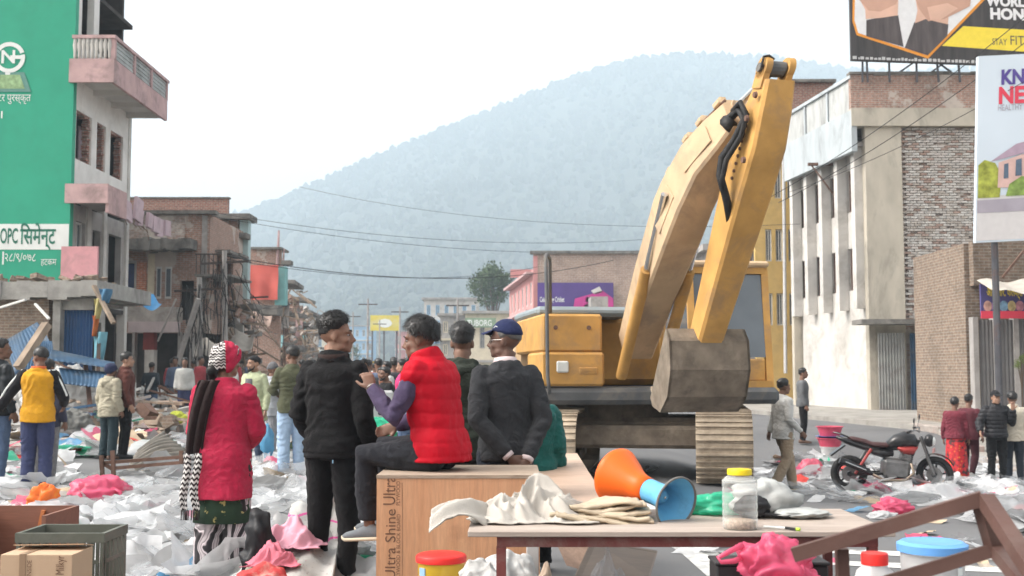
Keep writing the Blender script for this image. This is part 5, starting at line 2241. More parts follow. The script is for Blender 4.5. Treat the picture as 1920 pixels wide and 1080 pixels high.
def finish_jobs():
 dg = bpy.context.evaluated_depsgraph_get()
 dg.update()
 for o, post in JOBS:
  me = bpy.data.meshes.new_from_object(o.evaluated_get(dg))
  old = o.data
  mats = [m for m in old.materials]
  o.modifiers.clear()
  o.data = me
  me.materials.clear()
  for m in mats:
   me.materials.append(m)
  n = len(me.vertices)
  co = np.empty(n * 3)
  me.vertices.foreach_get('co', co)
  co = co.reshape(-1, 3)
  if post is not None:
   nm = np.empty(n * 3)
   me.vertices.foreach_get('normal', nm)
   co = post(co, nm.reshape(-1, 3))
   me.vertices.foreach_set('co', co.ravel())
  me.polygons.foreach_set('use_smooth', [True] * len(me.polygons))
  me.polygons.foreach_set('material_index', [0] * len(me.polygons))
  me.update()
  bpy.data.meshes.remove(old)
 JOBS.clear()


def wrinkle(amp=.006, sc=(9, 9, 16), seed=0, amp2=.012):
 def f(co, nm):
  p = co * np.array(sc) + seed * 7.7
  w = vnoise(co * 5.0 + seed)
  k = np.clip(vnoise(co * 2.7 + seed * 1.3) * 1.6 + .35, 0, 1)
  ph = co[:, 2] * 1.0 + .55 * np.abs(co[:, 0]) + .16 * w
  fl = np.sin(ph * 62 + 4 * vnoise(co * 3.1 + 9)) * k
  a = ridged(p, 2) * amp * .8 + vnoise(co * 4.0 + seed * 3.1) * amp2 + fl * amp * .75
  return co + nm * a[:, None]
 return f


def quilt(rows, amp=.012, seed=0, z0=0, z1=1):
 def f(co, nm):
  t = (co[:, 2] - z0) / (z1 - z0) * rows
  t = t + 0.12 * vnoise(co * 5 + seed)
  q = np.abs(np.sin(np.pi * t)) ** 0.5
  a = (q - .6) * amp + vnoise(co * 26 + seed) * .0035 + ridged(co * np.array([16, 16, 5]) + seed, 2) * .004
  return co + nm * a[:, None]
 return f


def ringu(c, u, v, ru, rv, n=18, e=2.4):
 out = []
 for k in range(n):
  t = 2 * pi * k / n
  x = math.copysign(abs(cos(t)) ** (2 / e), cos(t))
  y = math.copysign(abs(sin(t)) ** (2 / e), sin(t))
  out.append(c + u * (x * ru) + v * (y * rv))
 return out


BASE = {
 'pelvis': (0, 0, .93), 'neck': (0, -.015, 1.47), 'head': (0, .02, 1.625),
 'hipR': (.088, 0, .90), 'kneeR': (.10, .015, .49), 'ankR': (.105, -.025, .085),
 'shR': (.168, -.01, 1.405), 'elR': (.225, -.04, 1.13), 'wrR': (.245, .05, .895),
}
for k_ in ('hip', 'knee', 'ank', 'sh', 'el', 'wr'):
 x, y, z = BASE[k_ + 'R']
 BASE[k_ + 'L'] = (-x, y, z)

TORSO = [(-.13, .140, .100, 0), (-.04, .164, .120, -.01), (.08, .164, .118, -.008), (.25, .142, .102, 0), (.45, .148, .108, .005), (.66, .166, .118, .008), (.80, .176, .114, 0), (.88, .168, .102, -.004), (.945, .128, .084, -.005), (1.0, .078, .068, 0), (1.05, .058, .058, 0)]
SKINS = {
 'a': (.25, .14, .095), 'b': (.18, .098, .067), 'c': (.33, .195, .135), 'd': (.135, .075, .055),
}


def skin(k):
 return mat('skin_' + k, SKINS[k], .55, .16, 22, sss=.0, spec=.35, bump_s=.12, bump_scale=260)


def hand(b, w, d, n, curl=.35, s=1.0, mirror=1):
 """w wrist, d finger direction, n palm normal; thumb on d x n side"""
 d = Vector(d).normalized()
 n = Vector(n)
 n = (n - d * n.dot(d)).normalized()
 t = d.cross(n).normalized() * mirror
 w = Vector(w)
 rings = []
 for l, a, th in ((-.02, .027, .022), (.015, .03, .021), (.05, .040, .018), (.088, .042, .014), (.096, .036, .010)):
  rings.append(ringu(w + d * (l * s), t, n, a * s, th * s, 12))
 b.loft(rings)
 for off, ln in ((.031, .072), (.0105, .080), (-.0105, .074), (-.031, .058)):
  p = w + d * (.082 * s) + t * (off * s)
  q = d.copy()
  pts = [p]
  for j, fr in enumerate((.45, .32, .23)):
   a = curl * (1.0 + .25 * j) * (1 if j else .7)
   q = (q * cos(a) + n * sin(a)).normalized() if j == 0 else (q * cos(a) + (n - q * n.dot(q)).normalized() * sin(a)).normalized()
   p = p + q * (ln * fr * s)
   pts.append(p)
  b.tube(pts, [.0096 * s, .0092 * s, .0085 * s, .0072 * s], 8)
 p = w + d * (.02 * s) + t * (.028 * s)
 q = (d * .65 + t * .62 + n * .35).normalized()
 r_ = (d * .85 + t * .25 + n * .45).normalized()
 b.tube([p, p + q * (.04 * s), p + q * (.04 * s) + r_ * (.032 * s), p + q * (.04 * s) + r_ * (.055 * s)], [.014 * s, .0115 * s, .0105 * s, .008 * s], 8)


def rotm(yaw=0, pitch=0, roll=0):
 return Matrix.Rotation(yaw, 3, 'Z') @ Matrix.Rotation(pitch, 3, 'X') @ Matrix.Rotation(roll, 3, 'Y')


def j_ok(d):
 return d[2] > -.75


class Person:
 def __init__(s, label, loc, H=1.70, heading=0.0, pose=None, tone='a', voxel=.012, name='person', head=(0, 0, 0), seated=False, group=None, build=1.0):
  s.o = thing(name, label, 'person', loc, heading, group)
  s.k = H / 1.75
  s.o.scale = (s.k, s.k, s.k)
  s.J = {k: Vector(v) for k, v in BASE.items()}
  for k, v in (pose or {}).items():
   s.J[k] = Vector(v)
  s.vx = voxel
  s.tone = tone
  s.hm = rotm(*head)
  s.bd = build
  s.seed = random.Random(label).random() * 50
  J = s.J
  s.rt = (J['shR'] - J['shL']).normalized()
  s.rb = (J['hipR'] - J['hipL']).normalized()
  s.axis = (J['neck'] - J['pelvis'])

 def spine(s, f, du=0, dv=0, add=0.0):
  J = s.J
  p = J['pelvis'].lerp(J['neck'], f)
  if f < 0:
   p = J['pelvis'] + Vector((0, 0, f * .54))
  r = s.rb.lerp(s.rt, min(1, max(0, f))).normalized()
  ax = s.axis.normalized() if f > .3 else Vector((0, 0, 1)).lerp(s.axis.normalized(), max(0, f) / .3)
  fw = ax.cross(r).normalized()
  return p, r, fw

 def hp(s, x, y, z):
  return s.J['head'] + s.hm @ Vector((x, y, z))

 def torso(s, b, f0, f1, t=0.0, prof=TORSO, extra=None):
  rings = []
  L_ = [q for q in prof if f0 <= q[0] <= f1]
  for f, ru, rv, off in L_:
   p, r, fw = s.spine(f)
   rings.append(ringu(p + fw * off, r, fw, ru * s.bd + t, rv * s.bd + t, 20))
  b.loft(rings)

 def limb(s, b, names, radii, mids=True):
  P = [s.J[n] for n in names]
  pts, rr = [], []
  for i in range(len(P) - 1):
   pts.append(P[i])
   rr.append(radii[2 * i])
   pts.append(P[i].lerp(P[i + 1], .5))
   rr.append(radii[2 * i + 1])
  pts.append(P[-1])
  rr.append(radii[-1])
  b.tube(pts, rr, 14)
  b.ell(P[0], (rr[0],) * 3)

 # -------- skin
 def body(s, hands=None, ears=True, beard=None, feet=True, eyes=True):
  J = s.J
  b = MB()
  s.torso(b, -.2, 1.1, -.012)
  for q in 'RL':
   s.limb(b, ('sh' + q, 'el' + q, 'wr' + q), (.05, .046, .036, .037, .026))
   s.limb(b, ('hip' + q, 'knee' + q, 'ank' + q), (.075, .07, .05, .048, .034))
   a = J['ank' + q]
   if feet:
    fd = (s.foot_dir(q))
    b.tube([a + Vector((0, 0, -.02)) - fd * .04, a + fd * .06 + Vector((0, 0, -.04)), a + fd * .15 + Vector((0, 0, -.055))], [.034, .034, .02], 10)
   w = J['wr' + q]
   sp = (hands or {}).get(q, {})
   d = Vector(sp.get('d', w - J['el' + q] + Vector((0, 0, -.02)))).normalized()
   n = Vector(sp.get('n', (-.8 if q == 'R' else .8, .15, 0)))
   hand(b, w, d, n, sp.get('curl', .38), sp.get('s', 1.0), sp.get('m', -1 if q == 'R' else 1))
  # head and neck
  nk = J['neck']
  b.tube([nk + Vector((0, 0, -.05)), nk + Vector((0, .0, .02)), s.hp(0, -.025, -.06)], [.062, .056, .054], 14)
  H = s.hm
  b.ell(s.hp(0, -.012, .035), (.074, .096, .088), H, 22, 14)
  b.ell(s.hp(0, .018, -.03), (.062, .078, .080), H, 18, 12)
  b.ell(s.hp(0, .042, -.075), (.046, .048, .034), H, 14, 8)
  b.ell(s.hp(0, .076, -.093), (.020, .016, .015), H, 10, 6)
  for q in (-1, 1):
   b.ell(s.hp(.040 * q, .062, -.028), (.022, .022, .020), H, 10, 6)
   b.ell(s.hp(.050 * q, .02, -.07), (.016, .034, .022), H, 10, 6)
   if ears:
    b.ell(s.hp(.076 * q, -.012, -.008), (.009, .019, .031), H @ Matrix.Rotation(-.35 * q, 3, 'Z'), 10, 8)
   b.ell(s.hp(.011 * q, .098, -.036), (.009, .010, .008), H, 8, 6)
  b.tube([s.hp(-.052, .066, .024), s.hp(-.026, .083, .026), s.hp(0, .086, .022), s.hp(.026, .083, .026), s.hp(.052, .066, .024)], [.009, .012, .012, .012, .009], 8)
  b.tube([s.hp(0, .086, .018), s.hp(0, .100, -.008), s.hp(0, .114, -.030), s.hp(0, .098, -.042)], [.009, .010, .0125, .008], 10)
  b.tube([s.hp(-.024, .082, -.062), s.hp(0, .094, -.059), s.hp(.024, .082, -.062)], [.005, .0075, .005], 8)
  b.tube([s.hp(-.020, .082, -.071), s.hp(0, .092, -.071), s.hp(.020, .082, -.071)], [.005, .008, .005], 8)
  s.bo = remesh_job(b, 'body', skin(s.tone), s.o, s.vx, None, 2 if s.vx < .009 else 1)
  if eyes:
   me_ = mat('eye_white', (.30, .28, .27), .3, .05)
   mi_ = mat('iris_dark', (.02, .012, .01), .2, .1)
   for q in (-1, 1):
    e = MB()
    e.ell(s.hp(.030 * q, .073, .004), (.0125, .0108, .006), H, 10, 8)
    eo = e.build('eye', me_, s.o, smooth=True)
    e = MB()
    e.ell(s.hp(.030 * q, .0815, .004), (.006, .004, .006), H, 8, 6)
    e.build('iris', mi_, eo)
    e = MB()
    e.tube([s.hp(.014 * q, .0945, .027), s.hp(.032 * q, .0935, .034), s.hp(.050 * q, .080, .029)], [.0035, .0045, .002], 6)
    e.build('eyebrow', mat('hair_black', (.012, .011, .011), .45, .3, 40), s.o)
  if beard:
   bb_ = MB()
   bb_.tube([s.hp(-.066, .01, -.03), s.hp(-.058, .03, -.075), s.hp(-.030, .072, -.098), s.hp(0, .084, -.106), s.hp(.030, .072, -.098), s.hp(.058, .03, -.075), s.hp(.066, .01, -.03)], [.006, .014, .020, .022, .020, .014, .006], 10)
   bb_.tube([s.hp(-.032, .080, -.078), s.hp(-.026, .089, -.052), s.hp(0, .100, -.048), s.hp(.026, .089, -.052), s.hp(.032, .080, -.078)], [.008, .007, .006, .007, .008], 8)
   remesh_job(bb_, 'beard', mat('hair_black', (.012, .011, .011), .45, .3, 40), s.o, max(.007, s.vx * .8), wrinkle(.002, (60, 60, 60), s.seed, .001), 1)
  return s

 def foot_dir(s, q):
  k = s.J.get('toe' + q)
  if k is not None:
   return Vector(k).normalized()
  return Vector((.16 if q == 'R' else -.16, 1, 0)).normalized()

 # -------- clothing
 def shoes(s, m, sole=None, high=.0):
  for q in 'RL':
   a = s.J['ank' + q]
   fd = s.foot_dir(q)
   up_ = Vector(s.J.get('up' + q, (0, 0, 1))).normalized()
   rt = fd.cross(up_).normalized()
   b = MB()
   rings = []
   g = a - up_ * .085
   for l, w, h in ((-.085, .022, .05), (-.07, .034, .075), (-.02, .04, .095 + high), (.05, .042, .075), (.11, .047, .056), (.165, .042, .045), (.195, .022, .03)):
    c = g + fd * l + up_ * (h / 2 + .012)
    rings.append(ringu(c, rt, up_, w, h / 2, 14, 2.8))
   b.loft(rings)
   o = b.build('shoe', m, s.o, smooth=True)
   if sole is not None:
    b = MB()
    rings = []
    for l, w in ((-.092, .02), (-.075, .036), (0, .041), (.06, .044), (.115, .05), (.17, .044), (.202, .022)):
     c = g + fd * l + up_ * (.012 + (.012 if l > .18 else 0))
     rings.append(ringu(c, rt, up_, w, .013, 12, 4))
    b.loft(rings)
    b.build('sole', sole, o, smooth=True)
  return s

 def trousers(s, m, r=(.098, .092, .072, .066, .056), waist=.16, name='trousers', amp=.006, t=.012, knee_post=None, ankle_up=.0):
  b = MB()
  s.torso(b, -.2, waist, t)
  for q in 'RL':
   old = s.J['ank' + q].copy()
   s.J['ank' + q] = old + (s.J['knee' + q] - old).normalized() * ankle_up + Vector((0, 0, -.005))
   s.limb(b, ('hip' + q, 'knee' + q, 'ank' + q), r)
   s.J['ank' + q] = old
  remesh_job(b, name, m, s.o, max(s.vx, .011), wrinkle(amp, (11, 11, 20), s.seed, amp * 1.3), 2)
  return s

 def top(s, m, hem=-.13, t=.022, sleeve=(.066, .064, .057, .053, .042), sleeves=True, sleeve_m=None, collar=.0, name='jacket', amp=.007, post=None, flare=.0, cuff=.0, ftop=1.0, arm_to=1.0, shoulder=.060):
  b = MB()
  prof = []
  if hem < -.13:
   prof += [(hem, .172 + flare, .135 + flare, -.005), ((hem - .13) / 2, .170 + flare * .5, .13 + flare * .5, -.005)]
  prof += [(-.13, .166, .125, -.005)] + [q for q in TORSO if q[0] > -.13 and q[0] <= ftop and q[0] >= hem]
  if hem > -.13:
   prof = [q for q in prof if q[0] >= hem]
  rings = []
  for f, ru, rv, off in prof:
   p, r, fw = s.spine(f)
   rings.append(ringu(p + fw * off, r, fw, ru * s.bd + t, rv * s.bd + t, 22))
  b.loft(rings)
  if collar:
   nk = s.J['neck']
   dn = (s.J['head'] - nk).normalized()
   b.tube([nk - dn * .02, nk + dn * collar], [.078 + t, .070 + t * .6], 16)
  sb = b if sleeve_m is None else MB()
  for q in 'RL':
   b.ell(s.J['sh' + q], (shoulder, shoulder, shoulder))
   if sleeves:
    old = s.J['wr' + q].copy()
    s.J['wr' + q] = s.J['el' + q].lerp(old, arm_to)
    tb = sb if sleeve_m is None else MB()
    s.limb(tb, ('sh' + q, 'el' + q, 'wr' + q), sleeve)
    if sleeve_m is not None:
     remesh_job(tb, 'sleeve', sleeve_m, s.o, max(s.vx, .011), wrinkle(amp, (13, 13, 13), s.seed + 5, amp), 2)
    s.J['wr' + q] = old
  s.jk = remesh_job(b, name, m, s.o, max(s.vx, .010), post or wrinkle(amp, (9, 9, 15), s.seed, amp * 1.4), 2)
  return s

 def hair(s, thick=.022, side=.006, back=-.55, front=.52, m=None, name='hair', seed=0, spikes=260, burn=-.15, col=(.012, .011, .011), bulk=0.0):
  m = m or mat('hair_%d' % int(col[0] * 1e4), col, .42, .3, 60, spec=.5)
  nu, nv = 44, 30
  D = []
  for j in range(nv + 1):
   t = -pi / 2 + pi * j / nv
   for k in range(nu):
    a = 2 * pi * k / nu
    D.append((cos(t) * sin(a), cos(t) * cos(a), sin(t)))
  D = np.array(D)
  phi = np.abs(np.arctan2(D[:, 0], D[:, 1]))       # 0 front .. pi back
  line = np.interp(phi, [0, .75, 1.05, 1.25, 1.65, 1.75, 2.1, pi], [front, front - .04, .28, burn, burn, .05, back * .7, back])
  line = line + .04 * vnoise(D * 7 + seed)
  edge_ = np.clip((D[:, 2] - line) / .10, 0, 1)
  topw = np.clip((D[:, 2] - .18) / .35, 0, 1)
  soft = np.clip((D[:, 2] - line) / .42, 0, 1) ** .7
  th = (side + (thick - side) * np.minimum(topw, soft)) * edge_ * (1 + .35 * vnoise(D * np.array([14, 14, 5]) + seed) + .2 * vnoise(D * 30)) + bulk * edge_
  rad = np.array([.0755, .0975, .0895])
  P = D * rad
  sc = np.where(edge_ > 0.02, 1.0, .86)
  P = P * sc[:, None] + D * th[:, None]
  b = MB()
  pts = [s.hp(p[0], p[1] - .012, p[2] + .035) for p in P]
  b.add(pts, [(j * nu + k, j * nu + (k + 1) % nu, (j + 1) * nu + (k + 1) % nu, (j + 1) * nu + k) for j in range(nv) for k in range(nu)])
  rr = random.Random(seed)
  if spikes and s.vx < .012:
   idx = [i for i in range(len(D)) if edge_[i] > .15 and j_ok(D[i])]
   cr = Vector((0, -.5, .86)).normalized()
   for k in range(spikes * 7):
    i = rr.choice(idx)
    d = Vector(D[i])
    ti = th[i]
    if rr.random() > .25 + ti / .02:
     continue
    jit = Vector((rr.gauss(0, 1), rr.gauss(0, 1), rr.gauss(0, 1))) * .0035
    base = Vector(P[i]) + jit - d * (ti * .3)
    tg = d * d.dot(cr) - cr
    tg = tg.normalized() if tg.length > .05 else Vector((0, 1, 0))
    tg = (tg + Vector((0, .35 if d.z > .5 else 0, -.1)) + Vector((rr.gauss(0, .3), rr.gauss(0, .3), rr.gauss(0, .2)))).normalized()
    sd = d.cross(tg).normalized() * .0013
    ln = .006 + ti * rr.uniform(.5, 1.1)
    mid_ = base + tg * (ln * .5) + d * (ti * rr.uniform(.25, .5) + .001)
    tip = base + tg * ln + d * (ti * rr.uniform(.1, .5))
    q = [base + sd, base - sd, mid_ - sd, mid_ + sd, tip]
    b.add([s.hp(x.x, x.y - .012, x.z + .035) for x in q], [(0, 1, 2, 3), (3, 2, 4)])
  o = b.build(name, m, s.o, smooth=True, uv=False)
  return s

 def dome(s, m, name, line_front=.35, line_back=-.1, grow=.012, bulk=0.0, tall=0.0, seed=0, rib=0):
  """close-fitting headgear"""
  nu, nv = 40, 24
  D = []
  for j in range(nv + 1):
   t = -pi / 2 + pi * j / nv
   for k in range(nu):
    a = 2 * pi * k / nu
    D.append((cos(t) * sin(a), cos(t) * cos(a), sin(t)))
  D = np.array(D)
  phi = np.abs(np.arctan2(D[:, 0], D[:, 1]))
  line = np.interp(phi, [0, 1.2, 1.8, pi], [line_front, (line_front + line_back) / 2, line_back, line_back])
  ed = np.clip((D[:, 2] - line) / .08, 0, 1)
  P = D * np.array([.0755, .0975, .0895])
  P = P * np.where(ed > .02, 1, .84)[:, None] + D * (ed * grow * (1 + .25 * vnoise(D * 4 + seed)) + ed * bulk)[:, None]
  P[:, 2] += tall * np.clip(D[:, 2], 0, 1) ** 2 * ed
  if rib:
   P += D * (ed * .002 * np.sin(np.arctan2(D[:, 0], D[:, 1]) * rib))[:, None]
  b = MB()
  b.add([s.hp(p[0], p[1] - .012, p[2] + .035) for p in P], [(j * nu + k, j * nu + (k + 1) % nu, (j + 1) * nu + (k + 1) % nu, (j + 1) * nu + k) for j in range(nv) for k in range(nu)])
  return b.build(name, m, s.o, smooth=True, uv=False)

 def cap(s, m, logo=None):
  c = s.dome(m, 'cap', .40, .06, .014, 0, .012)
  b = MB()

  def fn(a, c_):
   x = (a - .5) * .15
   y0 = .078 - 2.2 * x * x
   y = y0 + c_ * (.085 - 5 * x * x)
   return s.hp(x, y, .078 - .028 * c_ - 1.6 * x * x)
  b.sheet(12, 5, fn)
  b.sheet(12, 5, lambda a, c_: fn(1 - a, c_) - s.hm @ Vector((0, 0, .004)))
  b.build('brim', m, c, smooth=True)
  if logo:
   b = MB()
   q = -1 if logo == 'L' else 1
   b.tube([s.hp(.052 * q, .062, .086), s.hp(.060 * q, .048, .098), s.hp(.066 * q, .034, .092)], .003, 5)
   b.build('emblem', M_LWHITE, c)
  return s

 def place(s, part):
  return s


def cloth(name, col, rough=.85, var=.10, sc=14, bump_=.25, bs=180, sheen=.06, **kw):
 return mat(name, col, rough, var, sc, bump_s=min(1, bump_ * 2.2), bump_scale=bs, sheen=sheen, spec=.1, wrk=2.5, **kw)


def stand(px, s_):
 """where someone stands: image column and size in pixels per metre"""
 Y = F / s_
 X = xat(px, Y)
 return Vector((X, Y, gz(X, Y)))


M_BLKTR = cloth('black_denim', (.009, .009, .010), .9)
M_NAVYTR = cloth('navy_trousers', (.045, .055, .12), .9)
M_JEAN = cloth('blue_denim', (.10, .15, .25), .9)
M_LJEAN = cloth('light_denim', (.34, .46, .62), .9)
M_GJEAN = cloth('grey_denim', (.20, .20, .21), .9, .25)
M_SHBLK = mat('black_shoe', (.02, .02, .022), .5, .2)
M_SHWHT = mat('white_shoe', (.55, .54, .52), .6, .1)
M_SOLE = mat('pale_sole', (.52, .45, .34), .7, .1)
M_SHGRY = mat('grey_canvas_shoe', (.15, .165, .18), .85, .1, 30, bump_s=.3, bump_scale=200)
M_SHBRN = mat('brown_sandal', (.10, .06, .045), .7, .1)
M_CHARC = cloth('charcoal_cloth', (.055, .058, .064), .95, .12, 30, .3, 260)
M_STEELB = mat('steel_bangle', (.6, .6, .58), .25, .05, metal=.9)

# ---- 1 woman in red seen from behind
M_KNIT = cloth('crimson_knit', (.57, .018, .072), .95, .10, 40, .6, 320, .12)
pw = Person('woman in crimson knit coat and zigzag headscarf, seen from behind', stand(424, 288), 1.575, R(-4), tone='a', voxel=.009, head=(R(-28), R(3), 0),
   pose={'elR': (.235, .02, 1.13), 'wrR': (.12, .20, 1.03), 'elL': (-.225, .02, 1.13), 'wrL': (-.12, .20, 1.03), 'neck': (0, -.005, 1.47)})
pw.body()


def marble_mat():
 m, nt, bs = new_mat('marbled_cotton')
 v = coords(nt, 'Object', (1, 1, .9))
 w = nt.nodes.new('ShaderNodeTexWave')
 w.inputs['Scale'].default_value = 3.6
 w.inputs['Distortion'].default_value = 14
 w.inputs['Detail'].default_value = 2.5
 w.inputs['Detail Scale'].default_value = .9
 lnk(nt, v, w.inputs['Vector'])
 c = ramp(nt, w.outputs['Fac'], [(.0, (.02, .018, .02)), (.38, (.05, .045, .05)), (.5, (.52, .45, .47)), (.68, (.60, .54, .55)), (.76, (.16, .14, .15)), (1, (.5, .45, .46))])
 lnk(nt, c, bs.inputs['Base Color'])
 bs.inputs['Roughness'].default_value = .9
 return m


def floral_mat():
 m, nt, bs = new_mat('green_floral_cotton')
 v = coords(nt, 'Object')
 vo = nt.nodes.new('ShaderNodeTexVoronoi')
 vo.inputs['Scale'].default_value = 13
 lnk(nt, v, vo.inputs['Vector'])
 n1 = noise(nt, v, 55, 3)
 sm = nt.nodes.new('ShaderNodeMath')
 sm.operation = 'ADD'
 lnk(nt, vo.outputs['Distance'], sm.inputs[0])
 lnk(nt, n1, sm.inputs[1])
 c = ramp(nt, sm.outputs[0], [(.60, (.42, .36, .14)), (.68, (.30, .28, .10)), (.72, (.012, .032, .016)), (1, (.015, .04, .02))])
 lnk(nt, c, bs.inputs['Base Color'])
 bs.inputs['Roughness'].default_value = .9
 return m


def zigzag_mat():
 m, nt, bs = new_mat('zigzag_scarf_cloth')
 v = coords(nt, 'UV')
 sp_ = nt.nodes.new('ShaderNodeSeparateXYZ')
 lnk(nt, v, sp_.inputs[0])

 def mth(op, a, b_=None):
  n = nt.nodes.new('ShaderNodeMath')
  n.operation = op
  for i, x in enumerate((a, b_)):
   if x is None:
    continue
   if isinstance(x, (int, float)):
    n.inputs[i].default_value = x
   else:
    lnk(nt, x, n.inputs[i])
  return n.outputs[0]
 pp = mth('PINGPONG', sp_.outputs[0], .5)
 y = mth('ADD', sp_.outputs[1], mth('MULTIPLY', pp, 1.0))
 fr = mth('FRACT', y)
 k = mth('GREATER_THAN', fr, .5)
 c = mixc(nt, k, (.022, .014, .016), (.62, .60, .58))
 lnk(nt, c, bs.inputs['Base Color'])
 bs.inputs['Roughness'].default_value = .9
 return m


M_MARB, M_FLOR, M_ZIG = marble_mat(), floral_mat(), zigzag_mat()
pw.trousers(M_MARB, (.108, .108, .100, .098, .096), .1, 'palazzo_trousers', .006)
b = MB()
for f0 in (0,):
 rings = []
 for z, ru, rv in ((.49, .205, .15), (.60, .19, .145), (.80, .185, .14), (.93, .178, .13)):
  rings.append([Vector((ru * cos(2 * pi * k / 40) * (1 + .05 * sin(7 * 2 * pi * k / 40 + z * 4)), rv * sin(2 * pi * k / 40) * (1 + .05 * sin(6 * 2 * pi * k / 40)), z)) for k in range(40)])
 b.loft(rings)
b.build('kurta', M_FLOR, pw.o, smooth=True)
pw.top(M_KNIT, hem=-.50, t=.028, sleeve=(.070, .068, .064, .06, .05), collar=.035, name='knit_coat', amp=.006, flare=.012)
pw.shoes(M_SHBRN)
pw.hair(.012, .012, -.6, .5, seed=3, spikes=0)
b = MB()
b.ell(pw.hp(-.015, -.125, -.055), (.042, .036, .04))
b.ell(pw.hp(-.02, -.115, -.095), (.03, .028, .045))
remesh_job(b, 'hair_bun', MATS['hair_black'], pw.o, .009, wrinkle(.003, (50, 50, 20), 2, .003), 1)


def uv_sheet(name, nu, nv, fn, us, vs, m, parent, thick=.004):
 b = MB()
 b.sheet(nu, nv, fn)
 me = b.mesh(name, m, True, uv=False)
 lay = me.uv_layers.new(name='uv')
 uvs = [(i / nu * us, j / nv * vs) for j in range(nv + 1) for i in range(nu + 1)]
 for lp_ in me.loops:
  lay.data[lp_.index].uv = uvs[lp_.vertex_index]
 o = bpy.data.objects.new(name, me)
 link(o, parent)
 sd_ = o.modifiers.new('t', 'SOLIDIFY')
 sd_.thickness = thick
 return o


def wrap(name, m, a0, a1, grow, lf, lb, lo=-.95):
 """scarf cloth round the head between two azimuths (0 = face, pi = nape)"""
 nu, nv = 40, 26

 def fn(a, c):
  az = a0 + (a1 - a0) * a
  f_ = abs(((az + pi) % (2 * pi)) - pi)
  z0 = lf + (lb - lf) * min(1, max(0, (f_ - .9) / .8))
  z = z0 + (1 - z0) * c
  t = math.asin(max(-1, min(1, z)))
  g = grow + .006 * sin(az * 7 + c * 6) + .004 * sin(c * 19 + az * 3) + (.022 * (-z) if z < 0 else 0)
  return pw.hp(cos(t) * sin(az) * (.077 + g), cos(t) * cos(az) * (.099 + g) - .012, sin(t) * (.091 + g) + .035)
 return uv_sheet(name, nu, nv, fn, abs(a1 - a0) * 3.2, 9, m, pw.o, .006)


wrap('head_scarf', M_ZIG, -pi * 1.35, pi * .65, .016, .40, -.62)
wrap('scarf_lining', M_KNIT, .75, 2.2, .023, .15, -.75)
M_BROWNC = cloth('dark_brown_wool', (.028, .018, .018), .95)


def drape(a, c):
 x = -.03 - .11 * c ** .7 - .035 + (a - .5) * (.15 - .03 * c)
 y = -.155 - .02 * sin(c * 3) + .012 * sin(a * 14 + c * 3) + .05 * c * c
 z = 1.50 - c * .52
 return Vector((x, y, z))


ds = uv_sheet('scarf_drape', 16, 20, drape, 4, 10, M_BROWNC, pw.o, .01)
for q_, (dx, w_) in enumerate(((-.215, .05), (-.14, .055))):
 e = uv_sheet('scarf_end', 6, 26, lambda a, c: Vector((dx + (a - .5) * w_ + .012 * sin(c * 6 + q_), -.178 + .008 * sin(a * 6 + c * 5) + .01 * c, .99 - c * .40)), 2.2, 11, M_ZIG, ds, .008)
 for k in range(6):
  MB().tube([(dx + (k / 5 - .5) * w_, -.172, .59), (dx + (k / 5 - .5) * w_ * 1.1 + .006 * sin(k), -.17, .52)], .004, 4).build('fringe', M_BROWNC, e)

# ---- 2 man in black jacket, head in profile to the right
M_BJ = cloth('black_wool_jacket', (.011, .011, .012), .85, .15, 25, .3, 220, .04)
pb_ = Person('man in black jacket and black jeans, head turned right', stand(628, 300), 1.75, R(-18), tone='a', voxel=.0075, build=.93, head=(R(-66), R(2), 0),
    pose={'elR': (.232, -.05, 1.12), 'wrR': (.235, .075, .89), 'wrL': (-.18, .12, .95), 'elL': (-.222, -.03, 1.14)})
pb_.body(hands={'R': {'d': (-.02, .25, -1), 'n': (-.9, -.1, 0), 'curl': .45}})
pb_.trousers(M_BLKTR, (.098, .090, .068, .060, .048), .16)
pb_.top(M_BJ, hem=-.09, t=.030, sleeve=(.070, .070, .062, .058, .046), collar=.055, name='bomber_jacket', amp=.007, arm_to=.93)
b = MB()
rings = []
for f_, e_ in ((-.10, .012), (-.02, .014)):
 p, r, fw = pb_.spine(f_)
 rings.append(ringu(p, r, fw, .172 + e_, .128 + e_, 26))
b.loft(rings)
b.build('waistband', cloth('black_rib', (.014, .014, .015), .95), pb_.o, smooth=True)
b = MB()
nk = pb_.J['neck']
b.tube([nk + Vector((0, -.005, .005)), nk + Vector((0, -.012, .05))], [.098, .090], 20)
b.build('collar', cloth('dark_brown_collar', (.035, .022, .02), .9), pb_.o, smooth=True)
pb_.hair(.034, .0025, -.36, .48, seed=5, spikes=480, burn=.0)
pb_.shoes(M_SHBLK)
b = MB()
w = pb_.J['wrR']
b.lathe([(.031, -.004), (.035, 0), (.031, .004), (.028, 0), (.031, -.004)], 20, w + Vector((0, .008, -.012)), caps=False)
b.build('bangle', M_STEELB, pb_.o, smooth=True)
b = MB()
b.box((.07, -.148, .86), (.006, .004, .02))
b.build('pocket_tag', M_LBLUE, pb_.o)

